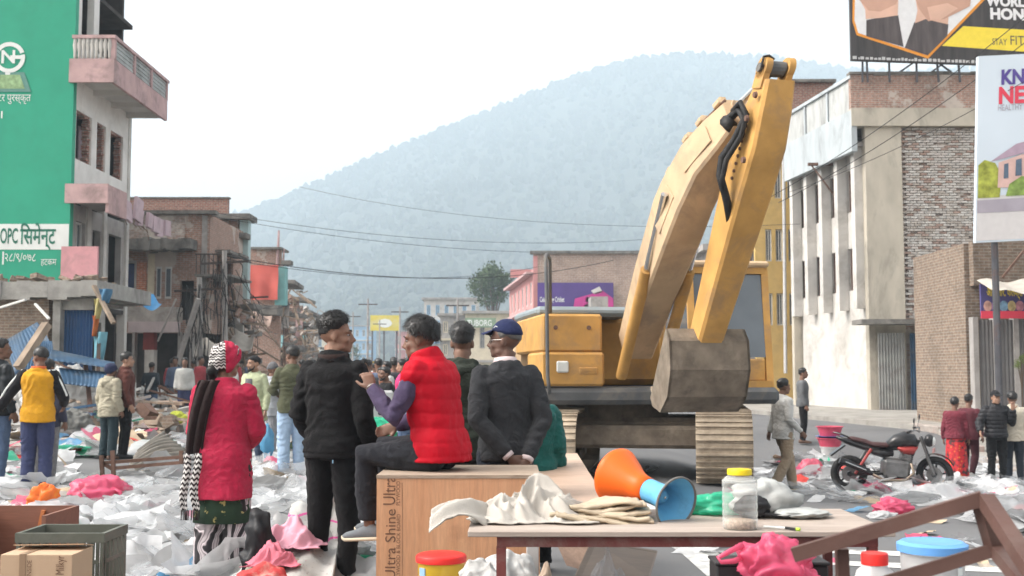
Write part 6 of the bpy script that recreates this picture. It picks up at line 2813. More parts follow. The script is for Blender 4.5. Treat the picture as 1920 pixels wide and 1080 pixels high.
# ---- 3 seated man in red quilted vest
BOX_Y0, BOX_TOP = 6.30, .842
M_VEST = mat('red_quilted_nylon', (.44, .006, .018), .6, .10, 6, bump_s=.25, bump_scale=60, spec=.1)
M_PURP = cloth('plum_sweater', (.085, .062, .125), .95, .12, 40, .5, 300, .08)
ps = Person('seated man in red quilted vest and plum sweater on the plywood crate', (xat(828, 6.62), 6.62, BOX_TOP), 1.62, R(64), tone='b', voxel=.0075, head=(R(12), R(-4), 0),
   pose={'pelvis': (0, 0, .13), 'neck': (0, .10, .66), 'head': (0, .155, .80), 'hipR': (.088, .02, .10), 'hipL': (-.088, .02, .10),
     'kneeR': (.10, .46, .12), 'kneeL': (-.11, .475, .085), 'ankR': (.10, .50, -.33), 'ankL': (-.10, .455, -.36),
     'shR': (.168, .07, .59), 'shL': (-.168, .09, .59), 'elR': (.24, .20, .34), 'wrR': (.16, .42, .26),
     'elL': (-.262, .185, .325), 'wrL': (-.205, .375, .50), 'toeL': (0, 1, -.08), 'upL': (0, .08, 1), 'toeR': (0.1, 1, -.1)})
ps.body(hands={'L': {'d': (.1, .40, .75), 'n': (.5, .5, -.3), 'curl': .55}})
ps.trousers(cloth('dark_slate_trousers', (.017, .018, .023), .9), (.105, .098, .080, .076, .066), .22, 'trousers', .008, ankle_up=.05)
ps.shoes(M_SHGRY, M_SOLE)
ps.top(M_VEST, hem=-.13, t=.042, sleeves=False, collar=.075, name='quilted_vest', post=quilt(7.5, .009, 3, .0, .66), shoulder=.088)
b = MB()
for q in 'RL':
 ps.limb(b, ('sh' + q, 'el' + q, 'wr' + q), (.060, .064, .058, .054, .042))
ps.torso(b, .5, .9, .004)
remesh_job(b, 'sweater', M_PURP, ps.o, .010, wrinkle(.006, (12, 12, 12), 3, .008), 2)
ps.hair(.034, .020, -.5, .42, seed=8, spikes=420, burn=-.1, bulk=.004)
b = MB()
w = ps.J['wrL']
dd_ = (w - ps.J['elL']).normalized()
Mw_ = Matrix((frame_from(dd_)[0], frame_from(dd_)[1], dd_)).transposed()
b.lathe([(.034, -.003), (.037, 0), (.034, .003), (.031, 0), (.034, -.003)], 20, w + dd_ * .012, Mw_, caps=False)
b.build('bangle', M_STEELB, ps.o, smooth=True)
b = MB()
b.box((-.155, .155, .13), (.012, .11, .045), (0, 0, .5))
pk_ = b.build('pocket', M_RUB, ps.o)
MB().box((-.163, .160, .125), (.008, .02, .04), (.3, 0, .5)).build('phone_edge', M_LWHITE, pk_)

# ---- 4 man in dark olive hooded jacket, back to us
M_OLIVD = cloth('dark_olive_nylon', (.030, .036, .028), .75, .2, 12, .3, 90, .03)
po_ = Person('man in dark olive hooded jacket standing between seated man and old man', stand(866, 268), 1.725, R(-6), tone='b', voxel=.009, head=(R(6), 0, 0))
po_.body().trousers(cloth('grey_black_trousers', (.035, .035, .034), .9))
po_.top(M_OLIVD, hem=-.22, t=.034, sleeve=(.072, .070, .064, .06, .05), collar=.03, name='hooded_jacket', amp=.009)
b = MB()
nk = po_.J['neck']
b.tube([nk + Vector((-.12, -.005, -.045)), nk + Vector((-.09, -.075, -.03)), nk + Vector((0, -.105, -.06)), nk + Vector((.09, -.075, -.03)), nk + Vector((.12, -.005, -.045))], [.03, .048, .066, .048, .03], 12)
b.tube([nk + Vector((-.105, .04, .01)), nk + Vector((-.085, -.05, .02)), nk + Vector((0, -.085, .012)), nk + Vector((.085, -.05, .02)), nk + Vector((.105, .04, .01))], [.022, .028, .034, .028, .022], 12)
remesh_job(b, 'hood', M_OLIVD, po_.o, .010, wrinkle(.008, (16, 16, 10), 4, .006), 1)
po_.hair(.026, .006, -.5, .5, seed=12, spikes=420)
po_.shoes(M_SHBLK)

# ---- 5 old man with navy cap, hands clasped behind his back
M_CHR5 = cloth('charcoal_sweater', (.036, .038, .043), .95, .12, 40, .45, 300, .08)
pe = Person('elderly man in charcoal sweater and navy cap, hands clasped behind back', stand(948, 292), 1.72, R(16), tone='d', voxel=.0075, build=.90, head=(R(58), R(2), 0),
   pose={'elR': (.226, -.095, 1.12), 'wrR': (.085, -.185, .86), 'elL': (-.218, -.095, 1.12), 'wrL': (-.02, -.175, .885), 'neck': (0, .0, 1.47)})
pe.body(hands={'R': {'d': (-.45, -.10, -.75), 'n': (-.3, .8, -.1), 'curl': .5}, 'L': {'d': (.62, -.12, -.65), 'n': (.2, .8, .2), 'curl': .5}})
pe.trousers(cloth('dark_navy_trousers', (.020, .024, .035), .9), (.10, .095, .078, .072, .064))
pe.top(M_CHR5, hem=-.13, t=.032, sleeve=(.070, .068, .062, .057, .045), collar=.02, name='sweater', amp=.006, arm_to=.90)
pe.shoes(M_SHBLK)
pe.hair(.005, .004, -.35, .55, seed=4, spikes=0, col=(.10, .095, .09))
M_NAVYC = cloth('navy_cap_cloth', (.018, .025, .075), .85)
pe.cap(M_NAVYC, 'L')
b = MB()
nk = pe.J['neck']
b.tube([nk + Vector((0, .0, .0)), nk + Vector((0, .008, .045))], [.086, .073], 18)
b.build('shirt_collar', mat('pale_pink_shirt', (.60, .50, .50), .8, .05), pe.o, smooth=True)
for q in 'RL':
 e_, w_ = pe.J['el' + q], pe.J['wr' + q]
 MB().tube([e_.lerp(w_, .90), e_.lerp(w_, .99)], [.040, .038], 14).build('shirt_cuff', MATS['pale_pink_shirt'], pe.o, smooth=True)
gl = MB()
gm = mat('spectacle_metal', (.5, .48, .45), .3, .1, metal=.7)
for q in (-1, 1):
 gl.tube([pe.hp(.033 * q + .021 * cos(t), .094, .003 + .016 * sin(t)) for t in [2 * pi * k / 14 for k in range(15)]], .0016, 5, caps=False)
 gl.tube([pe.hp(.054 * q, .092, .006), pe.hp(.072 * q, .05, .008), pe.hp(.078 * q, -.01, .010)], .002, 5)
gl.tube([pe.hp(-.012, .096, .006), pe.hp(.012, .096, .006)], .0018, 5)
gl.build('spectacles', gm, pe.o)
b = MB()
b.tube([pe.hp(-.022, .096, -.051), pe.hp(0, .104, -.048), pe.hp(.022, .096, -.051)], [.003, .006, .003], 6)
b.build('moustache', mat('grey_hair', (.16, .15, .14), .6, .2), pe.o)

# ---- 6 child in teal jacket beside the old man
pc = Person('child in teal jacket half hidden behind the elderly man', stand(1000, 262), 1.36, R(10), tone='b', voxel=.012, head=(R(20), R(8), 0), pose={'head': (-.05, .06, 1.60)})
pc.body().trousers(M_BLKTR).top(cloth('teal_nylon', (.012, .095, .085), .6, .15, 10, .3, 40), hem=-.2, t=.05, sleeve=(.09, .085, .078, .07, .055), collar=.03, amp=.010).hair(.02, .012, seed=2).shoes(M_SHBLK)

# ---- left group
M_YJ = cloth('mustard_fleece', (.60, .30, .02), .9, .08)
M_BLKF = cloth('black_fleece', (.015, .015, .018), .9)
py = Person('man in mustard and black track jacket with white sleeve stripes', stand(76, 159), 1.69, R(6), tone='b', voxel=.011, head=(R(52), 0, 0),
   pose={'elL': (-.32, -.04, 1.20), 'wrL': (-.47, .02, 1.0), 'elR': (.29, .02, 1.14), 'wrR': (.25, .19, 1.05)}, build=1.06)
py.body().trousers(M_NAVYTR, (.108, .102, .084, .078, .07))
py.top(M_YJ, hem=-.15, t=.028, sleeve=(.082, .075, .064, .058, .046), sleeve_m=M_BLKF, collar=.03, name='track_jacket', amp=.007, shoulder=.05)
for q in 'RL':
 sx = 1 if q == 'R' else -1
 S_, E_, W_2 = py.J['sh' + q], py.J['el' + q], py.J['wr' + q]
 o1 = Vector((sx * .05, -.045, .035))
 b = MB()
 b.tube([py.J['neck'] + Vector((sx * .09, -.02, -.005)), S_ + Vector((sx * .02, -.03, .07)), S_.lerp(E_, .5) + o1, E_ + o1 * .9, W_2 + o1 * .55], .014, 6)
 b.build('white_stripe', M_LWHITE, py.o, smooth=True)
b = MB()
b.tube([py.J['neck'] + Vector((0, -.01, .0)), py.J['neck'] + Vector((0, -.01, .055))], [.092, .084], 18)
b.build('orange_collar', cloth('orange_fleece', (.60, .13, .04)), py.o, smooth=True)
py.hair(.014, .008, -.45, .56, seed=21, spikes=120).shoes(M_SHBLK, M_SHWHT)
pg = Person('person in dark blue jacket and grey jeans behind the mustard jacket man', stand(92, 152), 1.55, R(-10), tone='b', voxel=.016)
pg.body().trousers(M_GJEAN).top(cloth('slate_jacket', (.05, .055, .09)), hem=-.2).hair(seed=5).shoes(M_SHBLK)
pl = Person('man in dark leather jacket at the left edge of the street', stand(2, 153), 1.80, R(-38), tone='b', voxel=.013, head=(R(-30), 0, 0))
pl.body().trousers(M_JEAN).top(mat('black_leather', (.02, .024, .028), .45, .2, 9, bump_s=.2, bump_scale=30), hem=-.14, t=.034, collar=.045).hair(.022, .01, seed=9).shoes(M_SHBRN)
pbg = Person('person in beige hooded jacket with navy headscarf, back turned', stand(209, 116), 1.53, R(-28), tone='b', voxel=.013, head=(R(-20), R(-4), 0))
M_BEIGE = cloth('beige_nylon', (.36, .33, .25), .75, .12, 10, .3, 60)
pbg.body().trousers(cloth('deep_teal_trousers', (.025, .042, .050)), (.105, .10, .09, .086, .08)).top(M_BEIGE, hem=-.25, t=.045, sleeve=(.09, .085, .075, .07, .055), collar=.05, amp=.010, name='hooded_jacket').shoes(M_SHBRN)
pbg.dome(cloth('navy_scarf', (.028, .034, .075)), 'head_scarf', .1, -.9, .02, .006)
b = MB()
nk = pbg.J['neck']
b.tube([nk + Vector((-.11, .0, -.03)), nk + Vector((-.08, -.09, -.04)), nk + Vector((0, -.13, -.08)), nk + Vector((.08, -.09, -.04)), nk + Vector((.11, 0, -.03))], [.035, .055, .075, .055, .035], 12)
remesh_job(b, 'hood', M_BEIGE, pbg.o, .013, wrinkle(.008, (14, 14, 10), 4, .006), 1)
pbr = Person('young man in brown hoodie looking right, black trousers', stand(238, 115), 1.71, R(-62), tone='c', voxel=.011, head=(R(-20), R(2), 0))
M_BRHD = cloth('brown_fleece', (.095, .035, .028), .9)
pbr.body().trousers(M_BLKTR).top(M_BRHD, hem=-.14, t=.032, collar=.05, name='hoodie').hair(.026, .010, seed=14, spikes=160).shoes(M_SHBLK)
for dx in (.0, .05):
 b = MB()
 b.tube([pbr.J['neck'] + Vector((dx - .03, .10, -.06)), Vector((dx - .03, .155, 1.25)), Vector((dx - .03, .165, .98))], .008, 5)
 b.build('white_piping', M_LWHITE, pbr.o)
pdk = Person('man in dark shirt and blue jeans near the ruined shops', stand(286, 68.5), 1.66, R(-4), tone='b', voxel=.02, pose={'elL': (-.27, .02, 1.15), 'wrL': (-.22, .2, 1.02)})
pdk.body().trousers(M_JEAN).top(cloth('ink_shirt', (.028, .036, .045)), hem=-.14, arm_to=.3).hair(seed=3).shoes(M_SHBRN)

# ---- middle group
pbe = Person('bearded man in pale green open shirt and black headband, facing us', stand(478, 126), 1.64, R(158), tone='c', voxel=.010, head=(R(-30), 0, 0),
    pose={'elL': (-.24, -.02, 1.14), 'wrL': (-.26, .06, .90)})
pbe.body(beard=True).trousers(cloth('slate_blue_trousers', (.06, .08, .13)))
pbe.top(cloth('pale_green_shirt', (.42, .46, .30), .85), hem=-.35, t=.034, collar=.03, name='open_shirt')
b = MB()
rings = []
for f_, w_ in ((-.30, .05), (.1, .06), (.5, .075), (.85, .055)):
 p, r, fw = pbe.spine(f_)
 rings.append([p + r * x + fw * y for x, y in ((-w_, .13), (w_, .13), (w_, .165), (0, .172), (-w_, .165))])
b.loft(rings)
b.build('grey_shirt', cloth('grey_jersey', (.11, .11, .12)), pbe.o, smooth=True)
pbe.hair(.01, .006, seed=2, spikes=0).shoes(M_SHBLK)
pbe.dome(cloth('black_cap_cloth', (.02, .02, .022)), 'headband', .40, -.05, .012)
pby = Person('boy in grey hoodie and grey knitted beanie, hand at his mouth', stand(512, 119), 1.53, R(-66), tone='b', voxel=.010, head=(R(-10), 0, 0),
    pose={'elR': (.24, .10, 1.18), 'wrR': (.06, .24, 1.46), 'elL': (-.25, .06, 1.16), 'wrL': (-.1, .26, 1.2)})
pby.body(hands={'R': {'d': (-.2, .1, .8), 'n': (-.4, -.7, .1), 'curl': .7, 's': .9}}).trousers(cloth('grey_jogging', (.27, .28, .30)))
pby.top(cloth('silver_hoodie', (.36, .38, .41)), hem=-.2, t=.032, collar=.05, name='hoodie').shoes(M_SHWHT)
pby.dome(cloth('grey_beanie_knit', (.14, .14, .15), bs=120, bump_=.6), 'beanie', .32, -.1, .014, .0, .03, rib=60)
pol = Person('man in olive jacket and light blue jeans, back to us', stand(549, 138), 1.745, R(24), tone='b', voxel=.010, head=(R(20), 0, 0),
    pose={'elL': (-.26, .05, 1.15), 'wrL': (-.16, .24, 1.12), 'elR': (.25, .04, 1.14), 'wrR': (.15, .24, 1.1)})
pol.body().trousers(M_LJEAN, (.104, .10, .086, .08, .07)).top(cloth('olive_jersey', (.085, .09, .055), .9), hem=-.13, t=.026, collar=.035).hair(.024, .014, -.5, seed=31, spikes=160).shoes(mat('grey_trainer', (.25, .26, .28), .7, .2), M_SHWHT)
pgm = Person('man in grey jacket with hand over his mouth, facing us in the crowd', stand(684, 124), 1.58, R(172), tone='b', voxel=.011, pose={'elR': (.22, .12, 1.2), 'wrR': (.02, .22, 1.47)})
pgm.body(hands={'R': {'d': (-.6, -.1, .5), 'n': (0, -1, 0), 'curl': .5}}).trousers(M_GJEAN).top(cloth('grey_jacket', (.085, .09, .10)), hem=-.15, collar=.04).hair(.022, .008, seed=6).shoes(M_SHBLK)
psm = Person('boy half hidden behind the man with covered mouth', stand(716, 104), 1.48, R(170), tone='b', voxel=.014)
psm.body().trousers(M_JEAN).top(cloth('rust_jumper', (.18, .08, .05))).hair(.02, .01, seed=16).shoes(M_SHBLK)
ppk = Person('young man in bright pink sweater looking left in the crowd', stand(756, 106), 1.61, R(82), tone='c', voxel=.011, head=(R(0), 0, 0))
ppk.body().trousers(M_JEAN).top(cloth('pink_jersey', (.62, .05, .18)), hem=-.14, collar=.03).hair(.028, .01, seed=17, spikes=120).shoes(M_SHWHT)
b = MB()
b.tube([ppk.J['neck'] + Vector((0, -.01, .0)), ppk.J['neck'] + Vector((0, -.01, .04))], [.088, .08], 16)
b.build('collar', M_CHARC, ppk.o)
pbk = Person('bearded man in black shirt beside the bicycle', stand(724, 118), 1.47, R(118), tone='b', voxel=.012)
pbk.body(beard=True).trousers(M_BLKTR).top(cloth('black_shirt', (.02, .02, .022)), hem=-.15).hair(.026, .01, seed=18).shoes(M_SHBLK)
plb = Person('person in washed blue denim jacket behind the seated man', stand(774, 122), 1.54, R(20), tone='b', voxel=.013)
plb.body().trousers(M_JEAN).top(cloth('washed_denim', (.22, .34, .46), .9, .25, 6), hem=-.18, collar=.05).hair(.02, .012, seed=19).shoes(M_SHBLK)

# ---- right side of the street
pbt = Person('man in khaki trousers and white shirt walking behind the litter', Vector((xat(1466, 17.6), 17.6, gz(xat(1466, 17.6), 17.6))), 1.70, R(-70), tone='b', voxel=.012,
    pose={'kneeL': (-.10, .16, .50), 'ankL': (-.10, .22, .09), 'kneeR': (.10, -.02, .50), 'ankR': (.10, -.24, .13), 'wrR': (.24, .16, .94), 'wrL': (-.24, -.10, .92)})
pbt.body().trousers(cloth('khaki_cotton', (.36, .28, .20), .9), (.105, .10, .086, .08, .072)).top(cloth('white_shirt', (.58, .58, .56)), hem=-.2, collar=.03).hair(.024, .01, seed=23).shoes(mat('dark_trainer', (.05, .06, .06), .6, .2), M_SOLE)
pdt = Person('man in dark trousers and grey pullover farther back by the pink tubs', stand(1503, 84), 1.66, R(-100), tone='b', voxel=.016)
pdt.body().trousers(M_BLKTR).top(cloth('grey_pullover', (.12, .125, .13))).hair(seed=24).shoes(M_SHBRN)
psr = Person('woman in red and yellow sari beside the motorcycle', stand(1786, 101), 1.56, R(-30), tone='b', voxel=.014)


def sari_mat():
 m, nt, bs = new_mat('red_print_sari')
 v = coords(nt, 'Object')
 vo = nt.nodes.new('ShaderNodeTexVoronoi')
 vo.inputs['Scale'].default_value = 14
 lnk(nt, v, vo.inputs['Vector'])
 c = ramp(nt, vo.outputs['Distance'], [(.16, (.62, .30, .03)), (.24, (.55, .02, .025)), (.6, (.45, .015, .025)), (.75, (.06, .02, .02))])
 lnk(nt, c, bs.inputs['Base Color'])
 bs.inputs['Roughness'].default_value = .7
 return m


M_SARI = sari_mat()
psr.body()
b = MB()
rings = []
for z, ru in ((.05, .25), (.3, .22), (.6, .20), (.9, .185), (1.02, .16)):
 rings.append([Vector((ru * cos(2 * pi * k / 36) * (1 + .06 * sin(9 * 2 * pi * k / 36)), ru * .8 * sin(2 * pi * k / 36) * (1 + .06 * sin(9 * 2 * pi * k / 36)), z)) for k in range(36)])
b.loft(rings)
b.build('sari', M_SARI, psr.o, smooth=True)
psr.top(cloth('maroon_blouse', (.16, .03, .045)), hem=-.1, name='shawl', t=.045).shoes(M_SHBRN)
psr.hair(.018, .016, -.7, seed=25)
pmr = Person('person in maroon trousers stepping away behind the sari woman', stand(1812, 99), 1.60, R(-40), tone='b', voxel=.016, pose={'ankR': (.10, -.22, .16), 'kneeR': (.10, .02, .5)})
pmr.body().trousers(cloth('dark_maroon', (.06, .02, .025))).top(cloth('wine_jacket', (.11, .03, .04)), hem=-.2).hair(seed=26).shoes(M_SHWHT)
ppf = Person('man in black puffer jacket and cap waving, right edge', stand(1862, 105), 1.68, R(176), tone='c', voxel=.010, head=(R(10), 0, 0),
    pose={'elL': (-.27, .07, 1.18), 'wrL': (-.24, .20, 1.42), 'elR': (.30, .0, 1.16), 'wrR': (.33, .13, 1.02)})
M_PUFF = mat('black_puffer', (.018, .018, .021), .5, .2, 8)
ppf.body(hands={'L': {'d': (.0, .1, 1), 'n': (0, 1, 0), 'curl': .1}}).trousers(M_BLKTR).top(M_PUFF, hem=-.12, t=.042, sleeve=(.09, .085, .078, .07, .052), collar=.06, post=quilt(9, .012, 4, .85, 1.5), name='puffer_jacket', shoulder=.08).hair(.012, .008, seed=27, spikes=0).shoes(M_SHBLK)
ppf.cap(cloth('black_cap_cloth', (.02, .02, .022)))
pcr = Person('person in cream hoodie with dark hair, back turned, right edge', stand(1894, 104), 1.66, R(-14), tone='b', voxel=.012)
pcr.body().trousers(cloth('ink_trousers', (.025, .03, .04))).top(cloth('cream_fleece', (.56, .51, .42)), hem=-.16, t=.036, collar=.05, name='hoodie').hair(.026, .018, -.55, seed=28).shoes(M_SHBLK)

# ---- small figures in front of the ruined shops
for px, s_, H, hd, col, lab in ((334, 62, 1.62, 150, (.05, .06, .09), 'man in navy jacket standing inside the ruined shopfront'),
        (346, 60, 1.50, 90, (.12, .12, .13), 'person in grey stooping near the yellow-green bag'),
        (372, 58, 1.55, 30, (.06, .09, .14), 'person in dark blue among the debris left of the woman'),
        (172, 62, 1.30, 170, (.10, .05, .05), 'figure half hidden behind the blue sheet metal')):
 q = Person(lab, stand(px, s_), H, R(hd), tone='b', voxel=.024)
 q.body(eyes=False).trousers(M_BLKTR).top(cloth('drab_%d' % px, col)).hair(seed=px).shoes(M_SHBLK)

# ---- distant pedestrians: four figures, copied down the street
protos = []
for i, (ct, cb_, cn_) in enumerate((((.05, .05, .06), M_BLKTR, 'black top and trousers'), ((.35, .06, .07), M_JEAN, 'a red top and jeans'), ((.45, .45, .43), M_NAVYTR, 'a pale top and navy trousers'), ((.10, .13, .2), M_GJEAN, 'a blue top and grey jeans'))):
 q = Person('distant pedestrian in ' + cn_ + ' on the hazy street', (0, 0, 0), 1.65, 0, tone='b', voxel=.035, group='distant pedestrians on the street')
 q.body(eyes=False).trousers(cb_).top(cloth('far_top_%d' % i, ct)).hair(seed=i, spikes=0).shoes(M_SHBLK)
 protos.append(q.o)
finish_jobs()
rr = random.Random(77)
FAR = []
for k in range(118):
 px = rr.uniform(585, 905) if k < 50 else (rr.uniform(560, 960) if k < 76 else (rr.choice((rr.uniform(566, 612), rr.uniform(690, 775), rr.uniform(690, 775))) if k < 104 else rr.uniform(310, 475)))
 Y = rr.uniform(28, 60) if k % 2 else rr.uniform(60, 150)
 if k >= 76:
  Y = rr.uniform(21, 40) if k < 104 else rr.uniform(29, 41)
 X = xat(px, Y)
 if k < 76 and (X > edge(ROADR, Y) - .3 or X < edge(ROADL, Y) + .3):
  X = rr.uniform(edge(ROADL, Y) + 1, edge(ROADR, Y) - 1)
 FAR.append((X, Y))
for k, (X, Y) in enumerate(FAR):
 o = protos[k] if k < 4 else copy_tree(protos[rr.randrange(4)])
 o.location = (X, Y, gz(X, Y) + (.13 if X < edge(ROADL, Y) else 0))
 o.rotation_euler = (0, 0, rr.uniform(0, 6.28))
 h_ = rr.uniform(.9, 1.0)
 o.scale = (h_, h_, h_)
# ================================================================ things on and around the tables
def np_blob(c, r, seed=0, amp=.18, freq=2.2, flat=.0, nu=40, nv=26, fold=.12, pinch=0.0, M=None, oct_=3):
 """crumpled closed shape (bag, bundle): returns verts, faces"""
 D = []
 for j in range(nv + 1):
  t = -pi / 2 + pi * j / nv
  for k in range(nu):
   a = 2 * pi * k / nu
   D.append((cos(t) * cos(a), cos(t) * sin(a), sin(t)))
 D = np.array(D)
 az = np.arctan2(D[:, 1], D[:, 0])
 pl = 1 - 2.2 * np.abs(np.sin(az * 3.5 + 4 * vnoise(D * 1.4 + seed) + seed))
 s = 1 + amp * vnoise(D * freq * .8 + seed * 5.3) + fold * .55 * pl * np.sqrt(np.clip(1 - D[:, 2] ** 2, 0, 1)) + fold * .6 * ridged(D * np.array([freq * 1.2, freq * 1.2, freq * .8]) + seed * 3.3, 2)
 P = D * s[:, None]
 if pinch:
  k = 1 - pinch * np.clip(P[:, 2], 0, 1.2) ** 1.5
  P[:, 0] *= np.clip(k, .12, 1)
  P[:, 1] *= np.clip(k, .12, 1)
 P = P * np.array(r)
 if flat:
  P[:, 2] = np.maximum(P[:, 2], -r[2] * flat)
 M = np.array(M) if M is not None else np.eye(3)
 P = P @ M.T + np.array(c)
 Fc = [(j * nu + k, j * nu + (k + 1) % nu, (j + 1) * nu + (k + 1) % nu, (j + 1) * nu + k) for j in range(nv) for k in range(nu)]
 return [tuple(p) for p in P], Fc


def folds(seed, amp=.008, n=70, d=(.5, .3, .9), base=.008):
 def f(co, nm):
  w = vnoise(co * 7 + seed)
  k = np.clip(vnoise(co * 4.5 + seed * 2.1) * 1.4 + .5, 0, 1)
  ph = (co * np.array(d)).sum(1) + .05 * w + .02 * vnoise(co * 19 + seed)
  a = amp * k * (1 - 1.6 * np.abs(np.sin(ph * n))) + base * vnoise(co * 11 + seed)
  return co + nm * a[:, None]
 return f


def blob(name, c, r, m, label=None, cat=None, parent=None, soft=0, **kw):
 b = MB()
 if soft:
  kw['fold'] = .03
 b.add(*np_blob(c, r, **kw))
 if soft:
  o = remesh_job(b, name, m, parent, max(r) * .05, folds(kw.get('seed', 1), max(r) * soft, 5.0 / max(r), (.7, .3, .7), max(r) * .10), 2)
 else:
  o = b.build(name, m, parent, smooth=True, uv=False)
 if label:
  tag(o, label, cat)
 return o


def drape_sheet(name, fn, nu, nv, m, label=None, cat=None, parent=None, seed=0, amp=.012, freq=9, thick=.004):
 P = np.array([tuple(fn(i / nu, j / nv)) for j in range(nv + 1) for i in range(nu + 1)])
 P[:, 2] += amp * ridged(P * freq + seed * 3.7, 3)
 P[:, 1] += amp * .7 * vnoise(P * freq * .8 + seed)
 b = MB()
 b.add([tuple(p) for p in P], [(j * (nu + 1) + i, j * (nu + 1) + i + 1, (j + 1) * (nu + 1) + i + 1, (j + 1) * (nu + 1) + i) for j in range(nv) for i in range(nu)])
 o = b.build(name, m, parent, smooth=True, uv=False)
 o.modifiers.new('t', 'SOLIDIFY').thickness = thick
 if label:
  tag(o, label, cat)
 return o


def wood_mat(name, c1, c2, axis='z', scale=3.0, rough=.6, streak=14):
 if name in MATS:
  return MATS[name]
 m, nt, bs = new_mat(name)
 st = {'x': (.25, 3, 3), 'y': (3, .25, 3), 'z': (3, 3, .25)}[axis]
 v = coords(nt, 'Object', st)
 n1 = noise(nt, v, scale * 2.2, 7, .62, .5)
 c = ramp(nt, n1, [(.25, c1), (.5, [(a + b_) / 2 for a, b_ in zip(c1, c2)]), (.75, c2)])
 n2 = noise(nt, v, streak * 2, 4, .7)
 c = mixc(nt, .3, c, ramp(nt, n2, [(.35, (.6, .6, .6)), (.65, (1.25, 1.25, 1.25))]), 'MULTIPLY')
 v2 = coords(nt, 'Object')
 n3 = noise(nt, v2, 3.2, 8, .7)
 c = mixc(nt, ramp(nt, n3, [(.58, (0, 0, 0)), (.8, (.5, .5, .5))]), c, [x * .45 for x in c1])
 lnk(nt, c, bs.inputs['Base Color'])
 bs.inputs['Roughness'].default_value = rough
 bump(nt, bs, n2, .15, .004)
 MATS[name] = m
 return m


M_PLY = wood_mat('okoume_plywood', (.50, .24, .12), (.62, .34, .19), 'z', 2.0)
M_PLYL = wood_mat('pale_plywood', (.48, .33, .24), (.60, .44, .34), 'x', 1.5)
M_TOP = wood_mat('grimy_tabletop', (.30, .24, .20), (.44, .37, .32), 'x', 2.0, .7)
M_DBOARD = wood_mat('dark_board', (.045, .035, .03), (.085, .065, .05), 'x', 2.0, .5)
M_BROWNB = wood_mat('red_brown_board', (.17, .07, .045), (.26, .11, .07), 'x', 2.0, .5)
M_EDGE = wood_mat('plywood_edge', (.25, .18, .13), (.45, .36, .28), 'x', 12, .8)
M_REDST = mat('oxide_red_steel', (.17, .05, .045), .55, .2, 6, (.28, .22, .19), .6, 5, bump_s=.2)
M_BRNST = mat('brown_steel', (.105, .058, .048), .5, .2, 5, (.19, .15, .13), .5, 3.5, bump_s=.15)
M_INK = mat('printed_ink', (.16, .085, .055), .8, .2, 20)
M_CLOTHW = mat('soiled_white_cloth', (.44, .41, .37), .9, .08, 4, (.36, .26, .19), .6, 3.2, bump_s=.25, bump_scale=160, dirt_lo=.55)
M_CLOTHC = mat('cream_canvas', (.50, .42, .31), .9, .1, 4, (.27, .2, .14), .6, 2.6, bump_s=.3, bump_scale=200)
M_OLIVE = mat('olive_strap', (.13, .13, .09), .8, .2, 30, (.2, .17, .13), .5, 9, bump_s=.4, bump_scale=120)

# ---- plywood crate the man sits on
XC0, XC1 = xat(709, BOX_Y0), xat(1011, BOX_Y0)
crt = wthing('plywood_crate', 'tall plywood crate printed along its edge, used as a seat', 'crate', ((XC0 + XC1) / 2, 6.6, 0))
b = MB()
b.b2((XC0, BOX_Y0, .0), (XC1, BOX_Y0 + .018, BOX_TOP - .019))
b.build('front_panel', M_PLY, crt)
MB().b2((XC0, BOX_Y0 + .019, 0), (XC0 + .018, 6.98, BOX_TOP - .019)).build('side_panel', M_PLY, crt)
MB().b2((XC1 - .018, BOX_Y0 + .019, 0), (XC1, 6.98, BOX_TOP - .019)).build('side_panel', M_PLY, crt)
MB().b2((XC0 + .019, 6.962, 0), (XC1 - .019, 6.98, BOX_TOP - .019)).build('rear_panel', M_PLY, crt)
MB().b2((XC0 - .002, BOX_Y0 - .004, BOX_TOP - .018), (XC1 + .002, 6.985, BOX_TOP)).build('top_panel', M_EDGE, crt)
sx_ = BOX_Y0 / F
for py0, rows_ in ((1088, (('Ultra Shine', 741, 22, 128), ('PLYWOOD & BLOCK BOARD', 750, 8, 120))), (948, (('Ultra', 741, 26, 52), ('PLYWOOD', 750, 8, 44)))):
 for txt, px, hh, ln in rows_:
  p = at(px, py0, BOX_Y0)
  lettering('lettering', txt, hh * sx_ * 1.25, p, BZ, (-1, 0, 0), M_INK, crt, lift=.0025, width=ln * sx_)
MB().tube([at(754, 1085, BOX_Y0 - .001), at(754, 905, BOX_Y0 - .001)], .0009, 4).build('printed_line', M_INK, crt)

# ---- long table
TZ, TY0, TY1 = .772, 4.60, 5.36
TX0, TX1 = xat(878, TY0), 1.52
tb = wthing('trestle_table', 'long grimy table with oxide red steel frame', 'table', ((TX0 + TX1) / 2, 5, 0))
b = MB()
b.box(((TX0 + TX1) / 2, (TY0 + TY1) / 2, TZ - .012), (TX1 - TX0, TY1 - TY0, .022), bev=.003)
b.build('table_top', M_TOP, tb)
fr_ = TX0 + .115
for y in (TY0 + .05, TY1 - .05):
 MB().box(((fr_ + TX1 - .06) / 2, y, TZ - .046), (TX1 - .06 - fr_, .032, .042)).build('apron', M_REDST, tb)
for x in (fr_ + .016, TX1 - .08):
 for y in (TY0 + .05, TY1 - .05):
  MB().box((x, y, (TZ - .068) / 2), (.036, .036, TZ - .068)).build('leg', M_REDST, tb)
 MB().box((x, (TY0 + TY1) / 2, TZ - .046), (.03, TY1 - TY0 - .136, .04)).build('crossbar', M_REDST, tb)

# ---- white and cream cloths
def on_table(px, py):
 d = at(px, py, 1.0) - Vector((0, 0, CAM_H))
 t = (TZ - CAM_H) / d.z
 return Vector((0, 0, CAM_H)) + d * t


c0 = on_table(985, 985)


